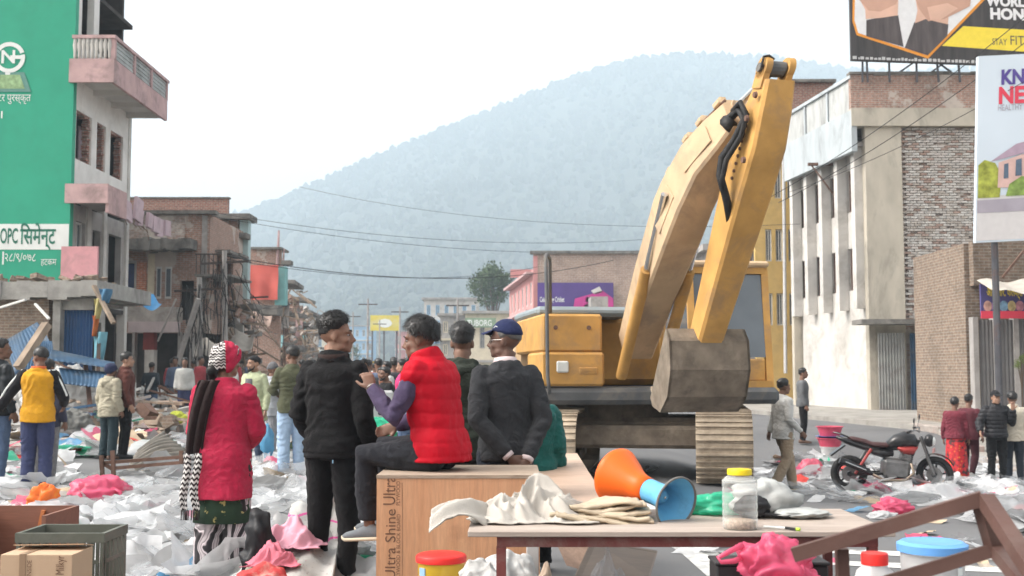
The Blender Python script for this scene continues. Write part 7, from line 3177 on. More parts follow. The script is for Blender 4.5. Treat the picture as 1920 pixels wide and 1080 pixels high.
def cloth_hump(seed, cx, cy, L, W, peaks, pleat, npl, zb=None):
 """cloth thrown over low lumps: height field with pleats running down from the peaks"""
 def fn(a, c):
  x, y = cx + (a - .5) * L, cy + (c - .5) * W
  z, ang = 0.0, 0.0
  for px_, py_, h, r in peaks:
   dx, dy = x - px_, y - py_
   d = math.hypot(dx, dy) / r
   z = max(z, h * math.exp(-d * d * 1.1)) if d < 2.2 else z
   t = math.atan2(dy, dx)
   ang += math.exp(-d * .7) * pleat * (1 - abs(sin(t * npl / 2 + 2 * sin(d * 2 + seed) + seed)) * 1.7) * min(1, d * 1.3)
  e = min(a, 1 - a, c, 1 - c)
  return Vector((x + .02 * sin(c * 9 + seed), y + .02 * sin(a * 11 + seed), (TZ if zb is None else zb) + .006 + max(0, z + ang) * min(1, e * 9 + .12)))
 return fn


cx_ = c0.x + .03
bun = drape_sheet('cloth_bundle', cloth_hump(2, cx_, 5.0, .52, .42, [(cx_ + .02, 5.05, .165, .13), (cx_ - .10, 4.95, .10, .10), (cx_ + .13, 4.98, .10, .10), (cx_ - .02, 4.90, .085, .07)], .030, 7), 70, 54, M_CLOTHW, 'crumpled soiled white cloth bundle on the left end of the table', 'cloth', seed=3, amp=.008, freq=11)
e0, e1 = at(915, 968, 4.86), at(806, 985, 4.74)


def tongue(a, c):
 p = e0.lerp(e1, c)
 p.z += .06 * sin(pi * min(1, c * .85)) - .01 * c * c
 p.y += (a - .5) * (.17 - .04 * c)
 p.z += (a - .5) * (.08 - .02 * c) + .014 * sin(a * 9 + c * 4)
 return p


drape_sheet('cloth_tongue', tongue, 22, 26, M_CLOTHW, seed=4, amp=.007, freq=12, parent=bun)
fl0 = on_table(1135, 985)
fc_ = wthing('folded_canvas', 'folded cream canvas sheet lying beside the horn on the table', 'canvas', (fl0.x, 4.95, TZ))
rq = random.Random(6)
for k in range(6):
 z_ = TZ + .006 + k * .0125
 x0_, x1_ = fl0.x - .24 + rq.uniform(0, .05) + .012 * k, fl0.x + .25 - rq.uniform(0, .05) - .01 * k
 y0_, y1_ = 4.80 + rq.uniform(0, .04) + .01 * k, 5.09 - rq.uniform(0, .03)
 drape_sheet('canvas_fold', lambda a, c, k=k, z_=z_, x0_=x0_, x1_=x1_, y0_=y0_, y1_=y1_: Vector((x0_ + (x1_ - x0_) * a, y0_ + (y1_ - y0_) * c + .018 * sin(a * 8 + k * 2), z_ + .009 * sin(a * 7 + k * 1.7) * (1 - c) + .012 * sin(a * 4 + k) - .006 * (c < .06))), 46, 14, M_CLOTHC, parent=fc_, seed=k, amp=.010, freq=9, thick=.011)
b = MB()
p0, p1 = at(1028, 956, 5.12), at(1210, 950, 5.05)
b.tube([p0, p0.lerp(p1, .3) + Z3 * .012, p0.lerp(p1, .7) + Z3 * .010, p1], [.012, .017, .016, .008], 10)
tag(b.build('olive_strap', M_OLIVE, smooth=True), 'olive woven strap laid across the cream canvas', 'strap')

# ---- horn loudspeaker
M_ORNG = mat('orange_horn_paint', (.78, .13, .015), .4, .08, 4, (.55, .12, .03), .5, 3)
M_HBLU = mat('blue_horn_paint', (.12, .38, .62), .45, .1, 5, (.06, .16, .28), .6, 5, dirt_lo=.52)
M_RIM = mat('horn_rim', (.16, .15, .14), .5, .2)
hcen = at(1222, 922, 5.05)
ax = Vector((.56, -.80, -.21)).normalized()
hu, hv, hw = frame_from(ax)
MH = Matrix((hu, hv, hw)).transposed()
ho = wthing('horn_loudspeaker', 'orange and blue metal horn loudspeaker resting on the table', 'loudspeaker', hcen)
b = MB()
b.lathe([(.126, -.245), (.129, -.238), (.120, -.220), (.098, -.17), (.070, -.115), (.058, -.07), (.054, -.02), (.050, -.02), (.054, -.07), (.066, -.115), (.09, -.17), (.105, -.222), (.112, -.24), (.118, -.245)], 44, hcen, MH, caps=False)
b.lathe([(.001, -.20), (.06, -.19), (.098, -.185)], 40, hcen, MH, caps=False)
ob_ = b.build('orange_bell', M_ORNG, ho, smooth=True)
b = MB()
prof = [(.052, -.022), (.052, .05), (.058, .085), (.078, .125), (.108, .155), (.112, .158), (.104, .152), (.076, .120), (.054, .08), (.046, .02), (.02, .015), (.001, .015)]
b.lathe(prof, 44, hcen, MH, caps=False)
bb_ = b.build('blue_bell', M_HBLU, ho, smooth=True)
MB().lathe([(.106, .150), (.114, .154), (.114, .162), (.108, .163), (.106, .150)], 44, hcen, MH, caps=False).build('rim', M_RIM, bb_, smooth=True)
MB().lathe([(.001, .085), (.022, .083), (.034, .06), (.036, .02)], 24, hcen, MH, caps=False).build('phase_plug', M_HBLU, bb_, smooth=True)
MB().lathe([(.001, .092), (.006, .09), (.006, .08)], 10, hcen, MH, caps=False).build('screw', M_CHR, bb_)

# ---- jar with yellow lid
def clear_mat(name, col, alpha=.38, rough=.12):
 if name in MATS:
  return MATS[name]
 m, nt, bs = new_mat(name)
 bs.inputs['Base Color'].default_value = (*col, 1)
 bs.inputs['Roughness'].default_value = rough
 bs.inputs['Specular IOR Level'].default_value = .7
 fz = nt.nodes.new('ShaderNodeLayerWeight')
 fz.inputs['Blend'].default_value = .35
 n1 = noise(nt, coords(nt, 'Object'), 12, 3)
 mm = nt.nodes.new('ShaderNodeMath')
 mm.operation = 'MULTIPLY_ADD'
 lnk(nt, fz.outputs['Facing'], mm.inputs[0])
 mm.inputs[1].default_value = .5
 mm.inputs[2].default_value = alpha
 lnk(nt, mm.outputs[0], bs.inputs['Alpha'])
 MATS[name] = m
 return m


M_CLEAR = clear_mat('clear_plastic', (.72, .74, .72), .13)
M_CLOUD = clear_mat('cloudy_plastic', (.62, .62, .62), .52, .3)
M_YLID = mat('yellow_lid', (.72, .55, .02), .4, .06)
M_RLID = mat('red_lid', (.70, .035, .03), .4, .06)
M_BLID = mat('blue_lid', (.13, .33, .68), .4, .08)


def lid(b, r, z, h, c, ribs=36):
 rings = []
 for rr_, zz in ((r * .9, z), (r, z + .002), (r, z + h * .85), (r * .96, z + h), (r * .3, z + h)):
  rings.append([Vector((c[0] + (rr_ * (1 + (.012 if k % 2 and rr_ == r else 0))) * cos(2 * pi * k / (ribs * 2)), c[1] + rr_ * (1 + (.012 if k % 2 and rr_ == r else 0)) * sin(2 * pi * k / (ribs * 2)), zz)) for k in range(ribs * 2)])
 b.loft(rings)


p = on_table(1388, 991)
j = wthing('plastic_jar', 'clear ribbed plastic jar with yellow lid and grain on the table', 'jar', p)
b = MB()
pr = [(.066, .0), (.070, .008)]
for k in range(6):
 z = .02 + k * .03
 pr += [(.0705, z), (.0705, z + .022), (.068, z + .026)]
pr += [(.069, .185), (.060, .205), (.044, .213), (.044, .222)]
b.lathe(pr, 36, p)
b.build('body', M_CLEAR, j, smooth=True)
b = MB()
lid(b, .049, .214, .024, p)
for i_ in range(len(b.v)):
 x_, y_, z_ = b.v[i_]
 b.v[i_] = (x_, y_, z_ + p.z)
b.build('lid', M_YLID, j, smooth=40)
b = MB()
b.lathe([(.001, .004), (.063, .004), (.064, .03), (.05, .036), (.001, .038)], 28, p)
b.build('grain', mat('puffed_rice', (.42, .32, .24), .9, .4, 90, bump_s=.6, bump_scale=120), j, smooth=True)

# ---- green bag, grey bag, small tools
M_GBAG = film('green_film', (.03, .52, .30), .9, .3, .3)
g0 = on_table(1330, 972)
blob('green_plastic_bag', (g0.x + .07, 5.16, TZ + .04), (.17, .08, .055), M_GBAG, 'crumpled mint green plastic bag behind the yellow-lidded jar', 'plastic bag', seed=7, amp=.3, fold=.22, flat=.7)
M_GREYB = mat('grey_nylon', (.40, .41, .40), .6, .15, 5, (.2, .2, .19), .4, 4, bump_s=.2)
g1 = on_table(1480, 985)
gb = thing('grey_backpack', 'flattened grey and black backpack on the right part of the table', 'backpack')
blob('bag_body', (g1.x - .03, 5.12, TZ + .065), (.15, .11, .085), M_GREYB, parent=gb, seed=21, amp=.25, fold=.16, flat=.72)
blob('bag_flap', (g1.x + .10, 5.04, TZ + .018), (.13, .09, .022), M_GREYB, parent=gb, seed=24, amp=.2, fold=.16, flat=.7)
blob('bag_panel', (g1.x - .10, 5.02, TZ + .045), (.075, .055, .05), mat('black_nylon', (.018, .018, .02), .5, .2, 5), parent=gb, seed=26, amp=.25, fold=.12, flat=.8)
b = MB()
b.tube([(g1.x - .14, 5.03, TZ + .03), (g1.x - .05, 4.98, TZ + .02), (g1.x + .05, 4.96, TZ + .012)], .008, 6)
b.build('strap', MATS['black_nylon'], gb)
q0, q1 = on_table(1432, 990), on_table(1500, 996)
kn = thing('toothbrush', 'white toothbrush with lime green tip at the table edge', 'toothbrush')
MB().tube([q0 + Z3 * .006, q0.lerp(q1, .6) + Z3 * .008], .005, 6).build('handle', M_LWHITE, kn)
MB().tube([q0.lerp(q1, .6) + Z3 * .008, q0.lerp(q1, .9) + Z3 * .006], .006, 6).build('neck', M_RUB, kn)
MB().tube([q0.lerp(q1, .9) + Z3 * .007, q1 + Z3 * .007], .007, 6).build('tip', mat('lime', (.45, .7, .05), .5, .05), kn)

# ---- in front of the table: pink bag on a black crate, jars on a low bench
M_PKF = film('pink_film', (.80, .13, .25), .88, .3, .4)
bx0, bx1 = xat(1338, 4.28), xat(1545, 4.28)
bc = wthing('black_box', 'matt black box under the pink plastic bag', 'box', ((bx0 + bx1) / 2, 4.35, 0))
MB().box(((bx0 + bx1) / 2, 4.36, .345), (bx1 - bx0, .16, .69), bev=.006).build('body', mat('black_board', (.022, .022, .024), .5, .25, 5, (.08, .075, .07), .4, 4), bc)
MB().box(((bx0 + bx1) / 2, 4.36, .697), (bx1 - bx0 + .01, .17, .012), bev=.003).build('lid', mat('black_board_lid', (.03, .03, .032), .45, .2), bc)
pkb = thing('pink_plastic_bag', 'bright pink plastic carrier bag on the black box before the table', 'plastic bag')
b = MB()
b.add(*np_blob((xat(1440, 4.25), 4.22, .70), (.125, .10, .105), seed=31, amp=.28, freq=2.4, fold=.24, nu=60, nv=40, oct_=4))
b.add(*np_blob((xat(1475, 4.2), 4.15, .58), (.10, .07, .12), seed=33, amp=.28, freq=2.6, fold=.24, nu=50, nv=34, oct_=4))
b.build('bag_body', M_PKF, pkb, smooth=True, uv=False)
h0 = at(1362, 1040, 4.2)
b = MB()
b.tube([at(1392, 1022, 4.2), at(1368, 1034, 4.18), at(1346, 1046, 4.17), at(1352, 1054, 4.16), at(1376, 1052, 4.17), at(1396, 1044, 4.2)], [.012, .010, .008, .008, .010, .012], 8)
b.build('handle', M_PKF, pkb, smooth=True)
be = wthing('low_bench', 'low bench carrying the lidded containers, hidden behind the steel frame', 'bench', (1.45, 4.2, 0))
BZ_ = .44
MB().box((1.46, 4.22, BZ_ - .015), (.62, .36, .03)).build('seat', M_TOP, be)
for x in (1.2, 1.72):
 for y in (4.08, 4.36):
  MB().box((x, y, (BZ_ - .03) / 2), (.04, .04, BZ_ - .03)).build('leg', M_REDST, be)
p = Vector((xat(1630, 4.2), 4.2, BZ_))
j = wthing('plastic_jar', 'cloudy plastic jar with red screw lid behind the brown steel frame', 'jar', p)
MB().lathe([(.068, 0), (.074, .01), (.074, .09), (.070, .096), (.076, .102), (.076, .20), (.064, .245), (.045, .262), (.045, .275)], 32, p).build('body', M_CLOUD, j, smooth=True)
b = MB()
lid(b, .047, p.z + .268, .042, p)
b.build('lid', M_RLID, j, smooth=40)
p = Vector((xat(1737, 4.25), 4.25, BZ_))
j = wthing('storage_tub', 'large cloudy plastic tub with flat blue lid', 'tub', p)
MB().lathe([(.095, 0), (.102, .01), (.112, .30), (.114, .31)], 40, p).build('body', M_CLOUD, j, smooth=True)
b = MB()
b.lathe([(.112, .305), (.124, .308), (.125, .335), (.118, .338), (.108, .345), (.09, .343), (.001, .340)], 44, p)
b.build('lid', M_BLID, j, smooth=40)
lb_ = MB()
th0 = R(-62)
lb_.sheet(4, 2, lambda a, c: p + Vector((.1135 * cos(th0 + .25 * a), .1135 * sin(th0 + .25 * a), .235 + .05 * c)))
lb_.build('sticker', M_LWHITE, j)
MB().sheet(3, 1, lambda a, c: p + Vector((.1145 * cos(th0 + .05 + .15 * a), .1145 * sin(th0 + .05 + .15 * a), .262 + .012 * c))).build('sticker_mark', M_LBLUE, j)
p = Vector((xat(1683, 4.36), 4.36, BZ_))
MBj = MB()
MBj.lathe([(.045, 0), (.048, .12), (.03, .15), (.03, .17)], 20, p)
tag(MBj.build('blue_bottle', clear_mat('pale_blue_plastic', (.25, .45, .75), .5), smooth=True), 'pale blue plastic bottle between the jar and the tub', 'bottle')

# ---- brown steel frame lying upturned in front
fr = wthing('steel_frame', 'brown upturned steel table frame leaning at the right foreground', 'steel frame', (1.3, 2.9, 0))
Pc = at(1843, 934, 2.9)
Pa = at(1488, 1040, 3.05)
Pb = at(1950, 1092, 2.55)
Pd = at(1866, 1030, 2.92)
Pe = at(1660, 1092, 3.05)
Pf = at(1935, 1112, 2.6)
Pg = at(1578, 1028, 3.05)


def fbar(a, c, w=.036, nm='bar'):
 MB().bar(a, c, w, w).build(nm, M_BRNST, fr)


fbar(Pc, Pa)
fbar(Pc + Vector((.004, -.01, -.004)), Pb)
fbar(Pc + Vector((.003, .012, -.02)), Vector((Pd.x, Pd.y, Pd.z)))
fbar(Pd, Pe, .033)
fbar(Pd + Vector((.004, 0, -.003)), Pf, .033)
fbar(Pg, Vector((Pg.x + .03, Pg.y + .05, 0)), .03, 'leg')
fbar(Pb, Vector((Pb.x + .02, Pb.y, 0)), .034, 'leg')
fbar(Pe, Vector((Pe.x - .02, Pe.y, 0)), .034, 'leg')
fbar(Pf, Vector((Pf.x + .03, Pf.y + .1, 0)), .034, 'leg')

# ---- behind and under the table
cn = wthing('plywood_counter', 'pale plywood counter top tilted behind the cloth bundle', 'counter', (.35, 7.6, 0))
k0, k1, k2, k3 = at(1000, 851, 8.7), at(1082, 850, 8.7), at(1150, 958, 6.9), at(985, 962, 6.9)
b = MB()
b.add([k0, k1, k2, k3] + [p - Z3 * .02 for p in (k0, k1, k2, k3)], [(3, 2, 1, 0), (4, 5, 6, 7), (0, 1, 5, 4), (1, 2, 6, 5), (2, 3, 7, 6), (3, 0, 4, 7)])
b.build('counter_top', M_PLYL, cn)
for a_, t_ in ((k0, .05), (k1, -.05), (k2, -.05), (k3, .05)):
 MB().b2((a_.x + t_ - .02, a_.y - .06 if a_.y > 8 else a_.y + .02, 0), (a_.x + t_ + .02, a_.y - .02 if a_.y > 8 else a_.y + .06, a_.z - .025)).build('leg', M_TIMB, cn)
b = MB()
b.add([k2 + Vector((.0, -.02, -.02)), k3 + Vector((0, -.02, -.02)), k3 + Vector((0, -.02, -.14)), k2 + Vector((0, -.02, -.14)), k2 + Vector((.0, 0, -.02)), k3 + Vector((0, 0, -.02)), k3 + Vector((0, 0, -.14)), k2 + Vector((0, 0, -.14))],
  [(0, 1, 2, 3), (7, 6, 5, 4), (0, 4, 5, 1), (2, 6, 7, 3), (0, 3, 7, 4), (1, 5, 6, 2)])
b.build('front_rail', M_DBOARD, cn)
bd = MB()
z0_ = [at(1072, 1095, 5.6), at(1218, 1085, 5.6), at(1233, 1035, 5.9), at(1110, 1014, 5.9)]
bd.add([p for p in z0_] + [p + Vector((0, .02, .004)) for p in z0_], [(0, 1, 2, 3), (7, 6, 5, 4), (0, 4, 5, 1), (1, 5, 6, 2), (2, 6, 7, 3), (3, 7, 4, 0)])
for p in (z0_[0], z0_[1]):
 bd.bar(p, Vector((p.x, p.y + .03, 0)), .05)
tag(bd.build('dark_panel', M_DBOARD), 'dark brown board standing tilted under the long table', 'board')
bd = MB()
z1_ = [at(1040, 1012, 6.1), at(1190, 1012, 6.15), at(1110, 1075, 5.95), at(1062, 1060, 5.95)]
bd.add(z1_ + [p + Vector((0, .02, .0)) for p in z1_], [(0, 3, 2, 1), (4, 5, 6, 7), (0, 1, 5, 4), (1, 2, 6, 5), (2, 3, 7, 6), (3, 0, 4, 7)])
bd.bar(z1_[2], Vector((z1_[2].x, z1_[2].y, 0)), .05)
tag(bd.build('brown_panel', wood_mat('mid_brown_board', (.16, .10, .07), (.27, .18, .13), 'z', 2.0)), 'mid brown plywood offcut under the long table', 'board')
MBp = MB()
MBp.box((xat(998, 5.9), 5.9, .35), (.062, .06, .70), bev=.004)
tag(MBp.build('white_post', mat('grubby_white_post', (.42, .41, .40), .8, .15, 5, (.25, .22, .2), .5, 3)), 'grubby white post beside the plywood crate', 'post')

# ---- yellow tub with red lid, white sack heap
p = Vector((xat(829, 5.66), 5.66, .22))
st = wthing('low_stool', 'low wooden stool under the yellow tub', 'stool', (p.x, p.y, 0))
MB().box((p.x, p.y, .205), (.3, .26, .03)).build('seat', M_TIMB, st)
for sx in (-1, 1):
 for sy in (-1, 1):
  MB().box((p.x + .12 * sx, p.y + .1 * sy, .095), (.035, .035, .19)).build('leg', M_TIMB, st)
j = wthing('yellow_tub', 'yellow plastic tub with red lid in front of the plywood crate', 'tub', p)
MB().lathe([(.100, 0), (.105, .01), (.113, .255), (.116, .262)], 40, p).build('body', mat('yellow_plastic', (.66, .42, .03), .35, .08, 3, spec=.5), j, smooth=True)
b = MB()
b.lathe([(.114, .262), (.123, .264), (.124, .288), (.118, .296), (.10, .302), (.001, .306)], 44, p)
b.build('lid', M_RLID, j, smooth=40)
MB().box((p.x - .085, p.y - .075, .44), (.005, .04, .045), (0, 0, .75)).build('sticker', M_LBLUE, j)
M_SACKW = mat('white_sackcloth', (.46, .46, .45), .8, .08, 5, (.3, .27, .24), .5, 3, bump_s=.3, bump_scale=140)
b = MB()
b.add(*np_blob((xat(905, 5.45), 5.45, .26), (.18, .16, .24), seed=41, amp=.2, fold=.14, nu=48, nv=30))
b.add(*np_blob((xat(955, 5.75), 5.72, .26), (.17, .15, .25), seed=44, amp=.2, fold=.12, nu=48, nv=30))
so_ = remesh_job(b, 'white_sack', M_SACKW, None, .009, folds(8, .012, 26, (.8, .2, .6), .014), 2)
tag(so_, 'slumped white sackcloth heap under the left end of the table', 'sack')
p = on_ground(1010, 1130)
blob('beige_bundle', (xat(1022, 5.6), 5.6, .22), (.06, .06, .24), mat('beige_wrap', (.40, .31, .24), .9, .15, 9), 'small beige wrapped bundle under the long table', 'bundle', seed=51, amp=.2, fold=.1)
M_CLR = film('clear_film', (.62, .63, .65), .32, .12, .25)
blob('clear_plastic_bag', (xat(1135, 5.3), 5.3, .28), (.14, .1, .26), M_CLR, 'clear plastic bag hanging crumpled under the long table', 'plastic bag', seed=53, amp=.3, fold=.3, pinch=.6, nu=50, nv=36)
M_WFILM = film('white_film', (.60, .61, .62), .92, .3, .3)
blob('white_plastic_bag', (xat(1262, 5.7), 5.7, .16), (.14, .13, .16), M_WFILM, 'white plastic bag on the road right of the dark board', 'plastic bag', seed=55, amp=.25, fold=.2)

# ---- printed sacks, pink cloth by the men's legs
def sack_mat():
 m, nt, bs = new_mat('printed_woven_sack')
 v = coords(nt, 'Object')
 sp_ = nt.nodes.new('ShaderNodeSeparateXYZ')
 lnk(nt, v, sp_.inputs[0])
 r1 = nt.nodes.new('ShaderNodeValToRGB')
 r1.color_ramp.interpolation = 'CONSTANT'
 e = r1.color_ramp.elements
 W_c, P_c, R_c = (.42, .41, .39, 1), (.58, .05, .25, 1), (.60, .09, .06, 1)
 st_ = [(0, W_c), (.06, P_c), (.10, W_c), (.24, P_c), (.29, W_c), (.46, P_c), (.475, W_c), (.58, P_c), (.595, W_c), (.80, R_c), (.88, W_c), (.95, P_c)]
 while len(e) < len(st_):
  e.new(.5)
 for i, (p_, c_) in enumerate(st_):
  e[i].position = p_
  e[i].color = c_
 mr = nt.nodes.new('ShaderNodeMapRange')
 mr.inputs[1].default_value = .0
 mr.inputs[2].default_value = .72
 lnk(nt, sp_.outputs[2], mr.inputs[0])
 lnk(nt, mr.outputs[0], r1.inputs[0])
 n1 = noise(nt, coords(nt, 'Object', (26, 26, 60)), 1.0, 2, .6)
 k = ramp(nt, n1, [(.62, (0, 0, 0)), (.66, (.55, .55, .55))])
 c = mixc(nt, k, r1.outputs[0], (.20, .17, .16))
 lnk(nt, c, bs.inputs['Base Color'])
 bs.inputs['Roughness'].default_value = .6
 bump(nt, bs, noise(nt, v, 160, 2), .2, .004)
 return m


M_SACK = sack_mat()
for i_, (q4, Ya, Yb_, lab) in enumerate(((((548, 952), (640, 950), (625, 1112), (500, 1112)), 8.3, 6.4, 'printed white and pink woven sack sheet slumped left of the black jeans'), (((604, 905), (668, 900), (650, 1100), (585, 1100)), 7.9, 7.35, 'printed woven sack seen between the legs of the black-clad man'))):
 Q4 = [at(x, y, Ya if k < 2 else Yb_) for k, (x, y) in enumerate(q4)]
 drape_sheet('printed_sack', lambda a, c, Q4=Q4: Q4[0].lerp(Q4[1], a).lerp(Q4[3].lerp(Q4[2], a), c) + Vector((0, -.06 * sin(pi * a) * (.4 + c) + .03 * sin(a * 14 + c * 3), .03 * sin(a * 9 + c * 5))), 26, 40, M_SACK, lab, 'sack', seed=61 + i_, amp=.022, freq=6, thick=.012)
M_PKC = mat('pale_pink_cloth', (.68, .34, .42), .8, .1, 5, bump_s=.25, bump_scale=60)
for nm_, px_, Y_, zb_, sz, h_, m_, lab, sd_ in (('pink_cloth', 552, 7.1, .34, .40, .17, M_PKC, 'pale pink cloth heaped beside the printed sack', 66), ('pink_bundle', 520, 6.72, .29, .30, .13, mat('rose_cloth', (.55, .16, .21), .8, .1, 5, bump_s=.25, bump_scale=60), 'rose pink cloth crumpled below the pale pink cloth', 68)):
 x_ = xat(px_, Y_)
 drape_sheet(nm_, cloth_hump(sd_, x_, Y_, sz, sz * .8, [(x_, Y_ + .02, h_, sz * .26), (x_ - sz * .22, Y_ - .03, h_ * .7, sz * .18), (x_ + sz * .2, Y_ - .04, h_ * .6, sz * .18)], .028, 6, zb_), 44, 36, m_, lab, 'cloth', seed=sd_, amp=.012, freq=9)
blob('sack_mound', (xat(556, 7.3), 7.3, .10), (.36, .42, .24), MATS['white_sackcloth'], 'low white sackcloth mound beneath the pink cloths', 'sack', soft=.06, seed=67, amp=.15)
blob('under_bundle', (xat(520, 6.8), 6.86, .15), (.2, .16, .17), mat('drab_sacking', (.30, .27, .23), .9, .2, 6), 'drab sacking bundle beneath the rose bundle', 'bundle', soft=.09, seed=69, amp=.2, fold=.12)
blob('black_bag', (xat(492, 6.9), 6.9, .32), (.10, .1, .27), MATS['black_nylon'], 'limp black bag standing left of the rose bundle', 'bag', soft=.09, seed=71, amp=.25, fold=.12)
M_FLW = mat('flowered_red_cloth', (.50, .06, .06), .8, .3, 6, (.55, .50, .42), .9, 7, dirt_lo=.5)
blob('flowered_cloth', (xat(500, 6.25), 6.25, .17), (.19, .15, .18), M_FLW, 'red flowered cloth heap at the foot of the sacks', 'cloth', soft=.09, seed=73, amp=.25, fold=.16)

# ---- lower left: boxes and crate
M_CARD = mat('cardboard', (.50, .35, .235), .85, .06, 3, (.40, .27, .18), .4, 2, bump_s=.1, bump_scale=60)
M_TAPE = mat('brown_tape', (.30, .20, .13), .3, .1, 3)
Yc = 4.55
sx_ = Yc / F
lo_ = wthing('cardboard_box', 'large plain carton under the taped carton, lower left corner', 'box', (xat(78, Yc), Yc + .12, 0))
MB().b2((xat(0, Yc), Yc - .02, 0), (xat(160, Yc), Yc + .25, .418)).build('body', M_CARD, lo_)
cb2 = wthing('cardboard_box', 'small taped brown carton with vertical print, lower left corner', 'box', (xat(82, Yc), Yc + .1, .42))
z1 = at(80, 1040, Yc).z
MB().box((xat(81, Yc), Yc + .11, (.42 + z1) / 2), (xat(148, Yc) - xat(15, Yc), .22, z1 - .42), (0, 0, 0), bev=.002).build('body', M_CARD, cb2)
MB().b2((xat(50, Yc), Yc - .0025, .43), (xat(62, Yc), Yc - .0005, z1 + .001)).build('tape', M_TAPE, cb2)
MB().b2((xat(50, Yc), Yc - .0025, z1 + .0008), (xat(62, Yc), Yc + .22, z1 + .0025)).build('tape', M_TAPE, cb2)
fl_ = MB()
a0, a1 = Vector((xat(15, Yc), Yc, z1)), Vector((xat(148, Yc), Yc, z1))
fl_.add([a0 + Vector((.0, .225, .002)), a1 + Vector((0, .225, .002)), a1 + Vector((.0, .115, .022)), a0 + Vector((0, .115, .018)), a0 + Vector((.0, .225, .006)), a1 + Vector((0, .225, .006)), a1 + Vector((.0, .115, .026)), a0 + Vector((0, .115, .022))],
  [(0, 1, 2, 3), (7, 6, 5, 4), (0, 4, 5, 1), (1, 5, 6, 2), (2, 6, 7, 3), (3, 7, 4, 0)])
fl_.build('flap', M_CARD, cb2)
lettering('lettering', 'Milkyr', 17 * sx_ * 1.3, at(120, 1078, Yc), (0, 0, 1), (-1, 0, 0), M_INK, cb2, lift=.003, width=34 * sx_)
lettering('lettering', 'INSIDE', 9 * sx_ * 1.3, at(59, 1082, Yc), (0, 0, 1), (-1, 0, 0), M_INK, cb2, lift=.004, width=30 * sx_)
lettering('lettering', 'fresh dairy', 9 * sx_ * 1.3, at(112, 1086, Yc), (0, 0, 1), (-1, 0, 0), M_TAPE, cb2, lift=.003, width=40 * sx_) if False else None
M_CRT = mat('olive_plastic', (.11, .115, .095), .5, .15, 5, (.2, .19, .17), .5, 4)
Yk = 4.95
k0x, k1x = xat(40, Yk), xat(206, Yk)
zt_ = at(100, 1000, Yk).z


def crate(z0, z1, lab):
 t = wthing('plastic_crate', lab, 'crate', ((k0x + k1x) / 2, Yk + .15, z0), 'stacked olive plastic crates')
 b = MB()
 d0, d1 = Yk, Yk + .30
 for z in (z0 + .02, z1 - .02):
  b = MB()
  b.b2((k0x, d0, z - .02), (k1x, d0 + .018, z + .02))
  b.b2((k0x, d1 - .018, z - .02), (k1x, d1, z + .02))
  b.b2((k0x, d0 + .018, z - .02), (k0x + .018, d1 - .018, z + .02))
  b.b2((k1x - .018, d0 + .018, z - .02), (k1x, d1 - .018, z + .02))
  b.build('rim', M_CRT, t)
 MB().b2((k0x + .02, d0 + .02, z0), (k1x - .02, d1 - .02, z0 + .012)).build('floor', M_CRT, t)
 n_ = 9
 for i in range(n_ + 1):
  x = k0x + .012 + (k1x - k0x - .024) * i / n_
  MB().b2((x - .007, d0 + .003, z0 + .04), (x + .007, d0 + .015, z1 - .04)).build('slat', M_CRT, t)
  MB().b2((x - .007, d1 - .015, z0 + .04), (x + .007, d1 - .003, z1 - .04)).build('slat', M_CRT, t)
 for i in range(6):
  y = d0 + .03 + .24 * i / 5
  for x in (k0x + .003, k1x - .015):
   MB().b2((x, y - .007, z0 + .04), (x + .012, y + .007, z1 - .04)).build('slat', M_CRT, t)
 for z in (.33, .66):
  zz = z0 + (z1 - z0) * z
  MB().b2((k0x + .02, d0 + .001, zz - .008), (k1x - .02, d0 + .0025, zz + .008)).build('band', M_CRT, t)
  MB().b2((k1x - .0025, d0 + .02, zz - .008), (k1x - .001, d1 - .02, zz + .008)).build('band', M_CRT, t)
 return t


crate(.0, zt_ / 2 - .002, 'lower olive plastic crate of the pair behind the cartons')
crate(zt_ / 2 + .002, zt_, 'upper olive plastic crate of the pair behind the cartons')
Yw = 5.7
wb = wthing('wooden_box', 'open red-brown wooden box at the left edge behind the crates', 'box', (xat(20, Yw), Yw + .2, 0))
zz = at(50, 967, Yw).z
xa_, xb_ = xat(-90, Yw), xat(96, Yw)
MB().b2((xa_, Yw + .42, 0), (xb_, Yw + .44, zz)).build('rear_panel', M_BROWNB, wb)
MB().b2((xb_ - .02, Yw, 0), (xb_, Yw + .419, zz)).build('side_panel', M_BROWNB, wb)
MB().b2((xa_, Yw, 0), (xa_ + .02, Yw + .419, zz)).build('side_panel', M_BROWNB, wb)
MB().b2((xa_ + .021, Yw, 0), (xb_ - .021, Yw + .02, zz - .22)).build('front_panel', M_BROWNB, wb)
MB().box((xat(22, Yw), Yw + .408, zz - .12), (.018, .02, .2), (0, .2, 0)).build('batten', mat('orange_batten', (.45, .16, .06), .7, .2), wb)
# ================================================================ litter, wreckage, trees, wires
# ---- individual bags on the road
p = on_ground(72, 962)
o = blob('snack_packet', (0, 0, .14), (.15, .12, .16), mat('orange_foil', (.80, .17, .03), .3, .1, 4, (.75, .5, .05), .95, 5, dirt_lo=.52), 'orange and yellow printed packet lying on the litter at left', 'packet', seed=81, amp=.25, fold=.16)
o.location = p
o.rotation_euler = (.2, .3, .4)
p = on_ground(186, 948)
bp_ = thing('pink_plastic_bag', 'large pink plastic carrier bag among the white litter at left', 'plastic bag', p)
blob('bag_body', (0, 0, .14), (.30, .22, .17), M_PKF, parent=bp_, seed=83, amp=.22, fold=.18, nu=56, nv=36)
b = MB()
b.tube([(.18, -.12, .18), (.27, -.16, .16), (.31, -.16, .06), (.25, -.15, .02), (.2, -.14, .08)], [.03, .022, .02, .02, .03], 8)
b.build('handle', M_PKF, bp_, smooth=True)
p = on_ground(1674, 962)
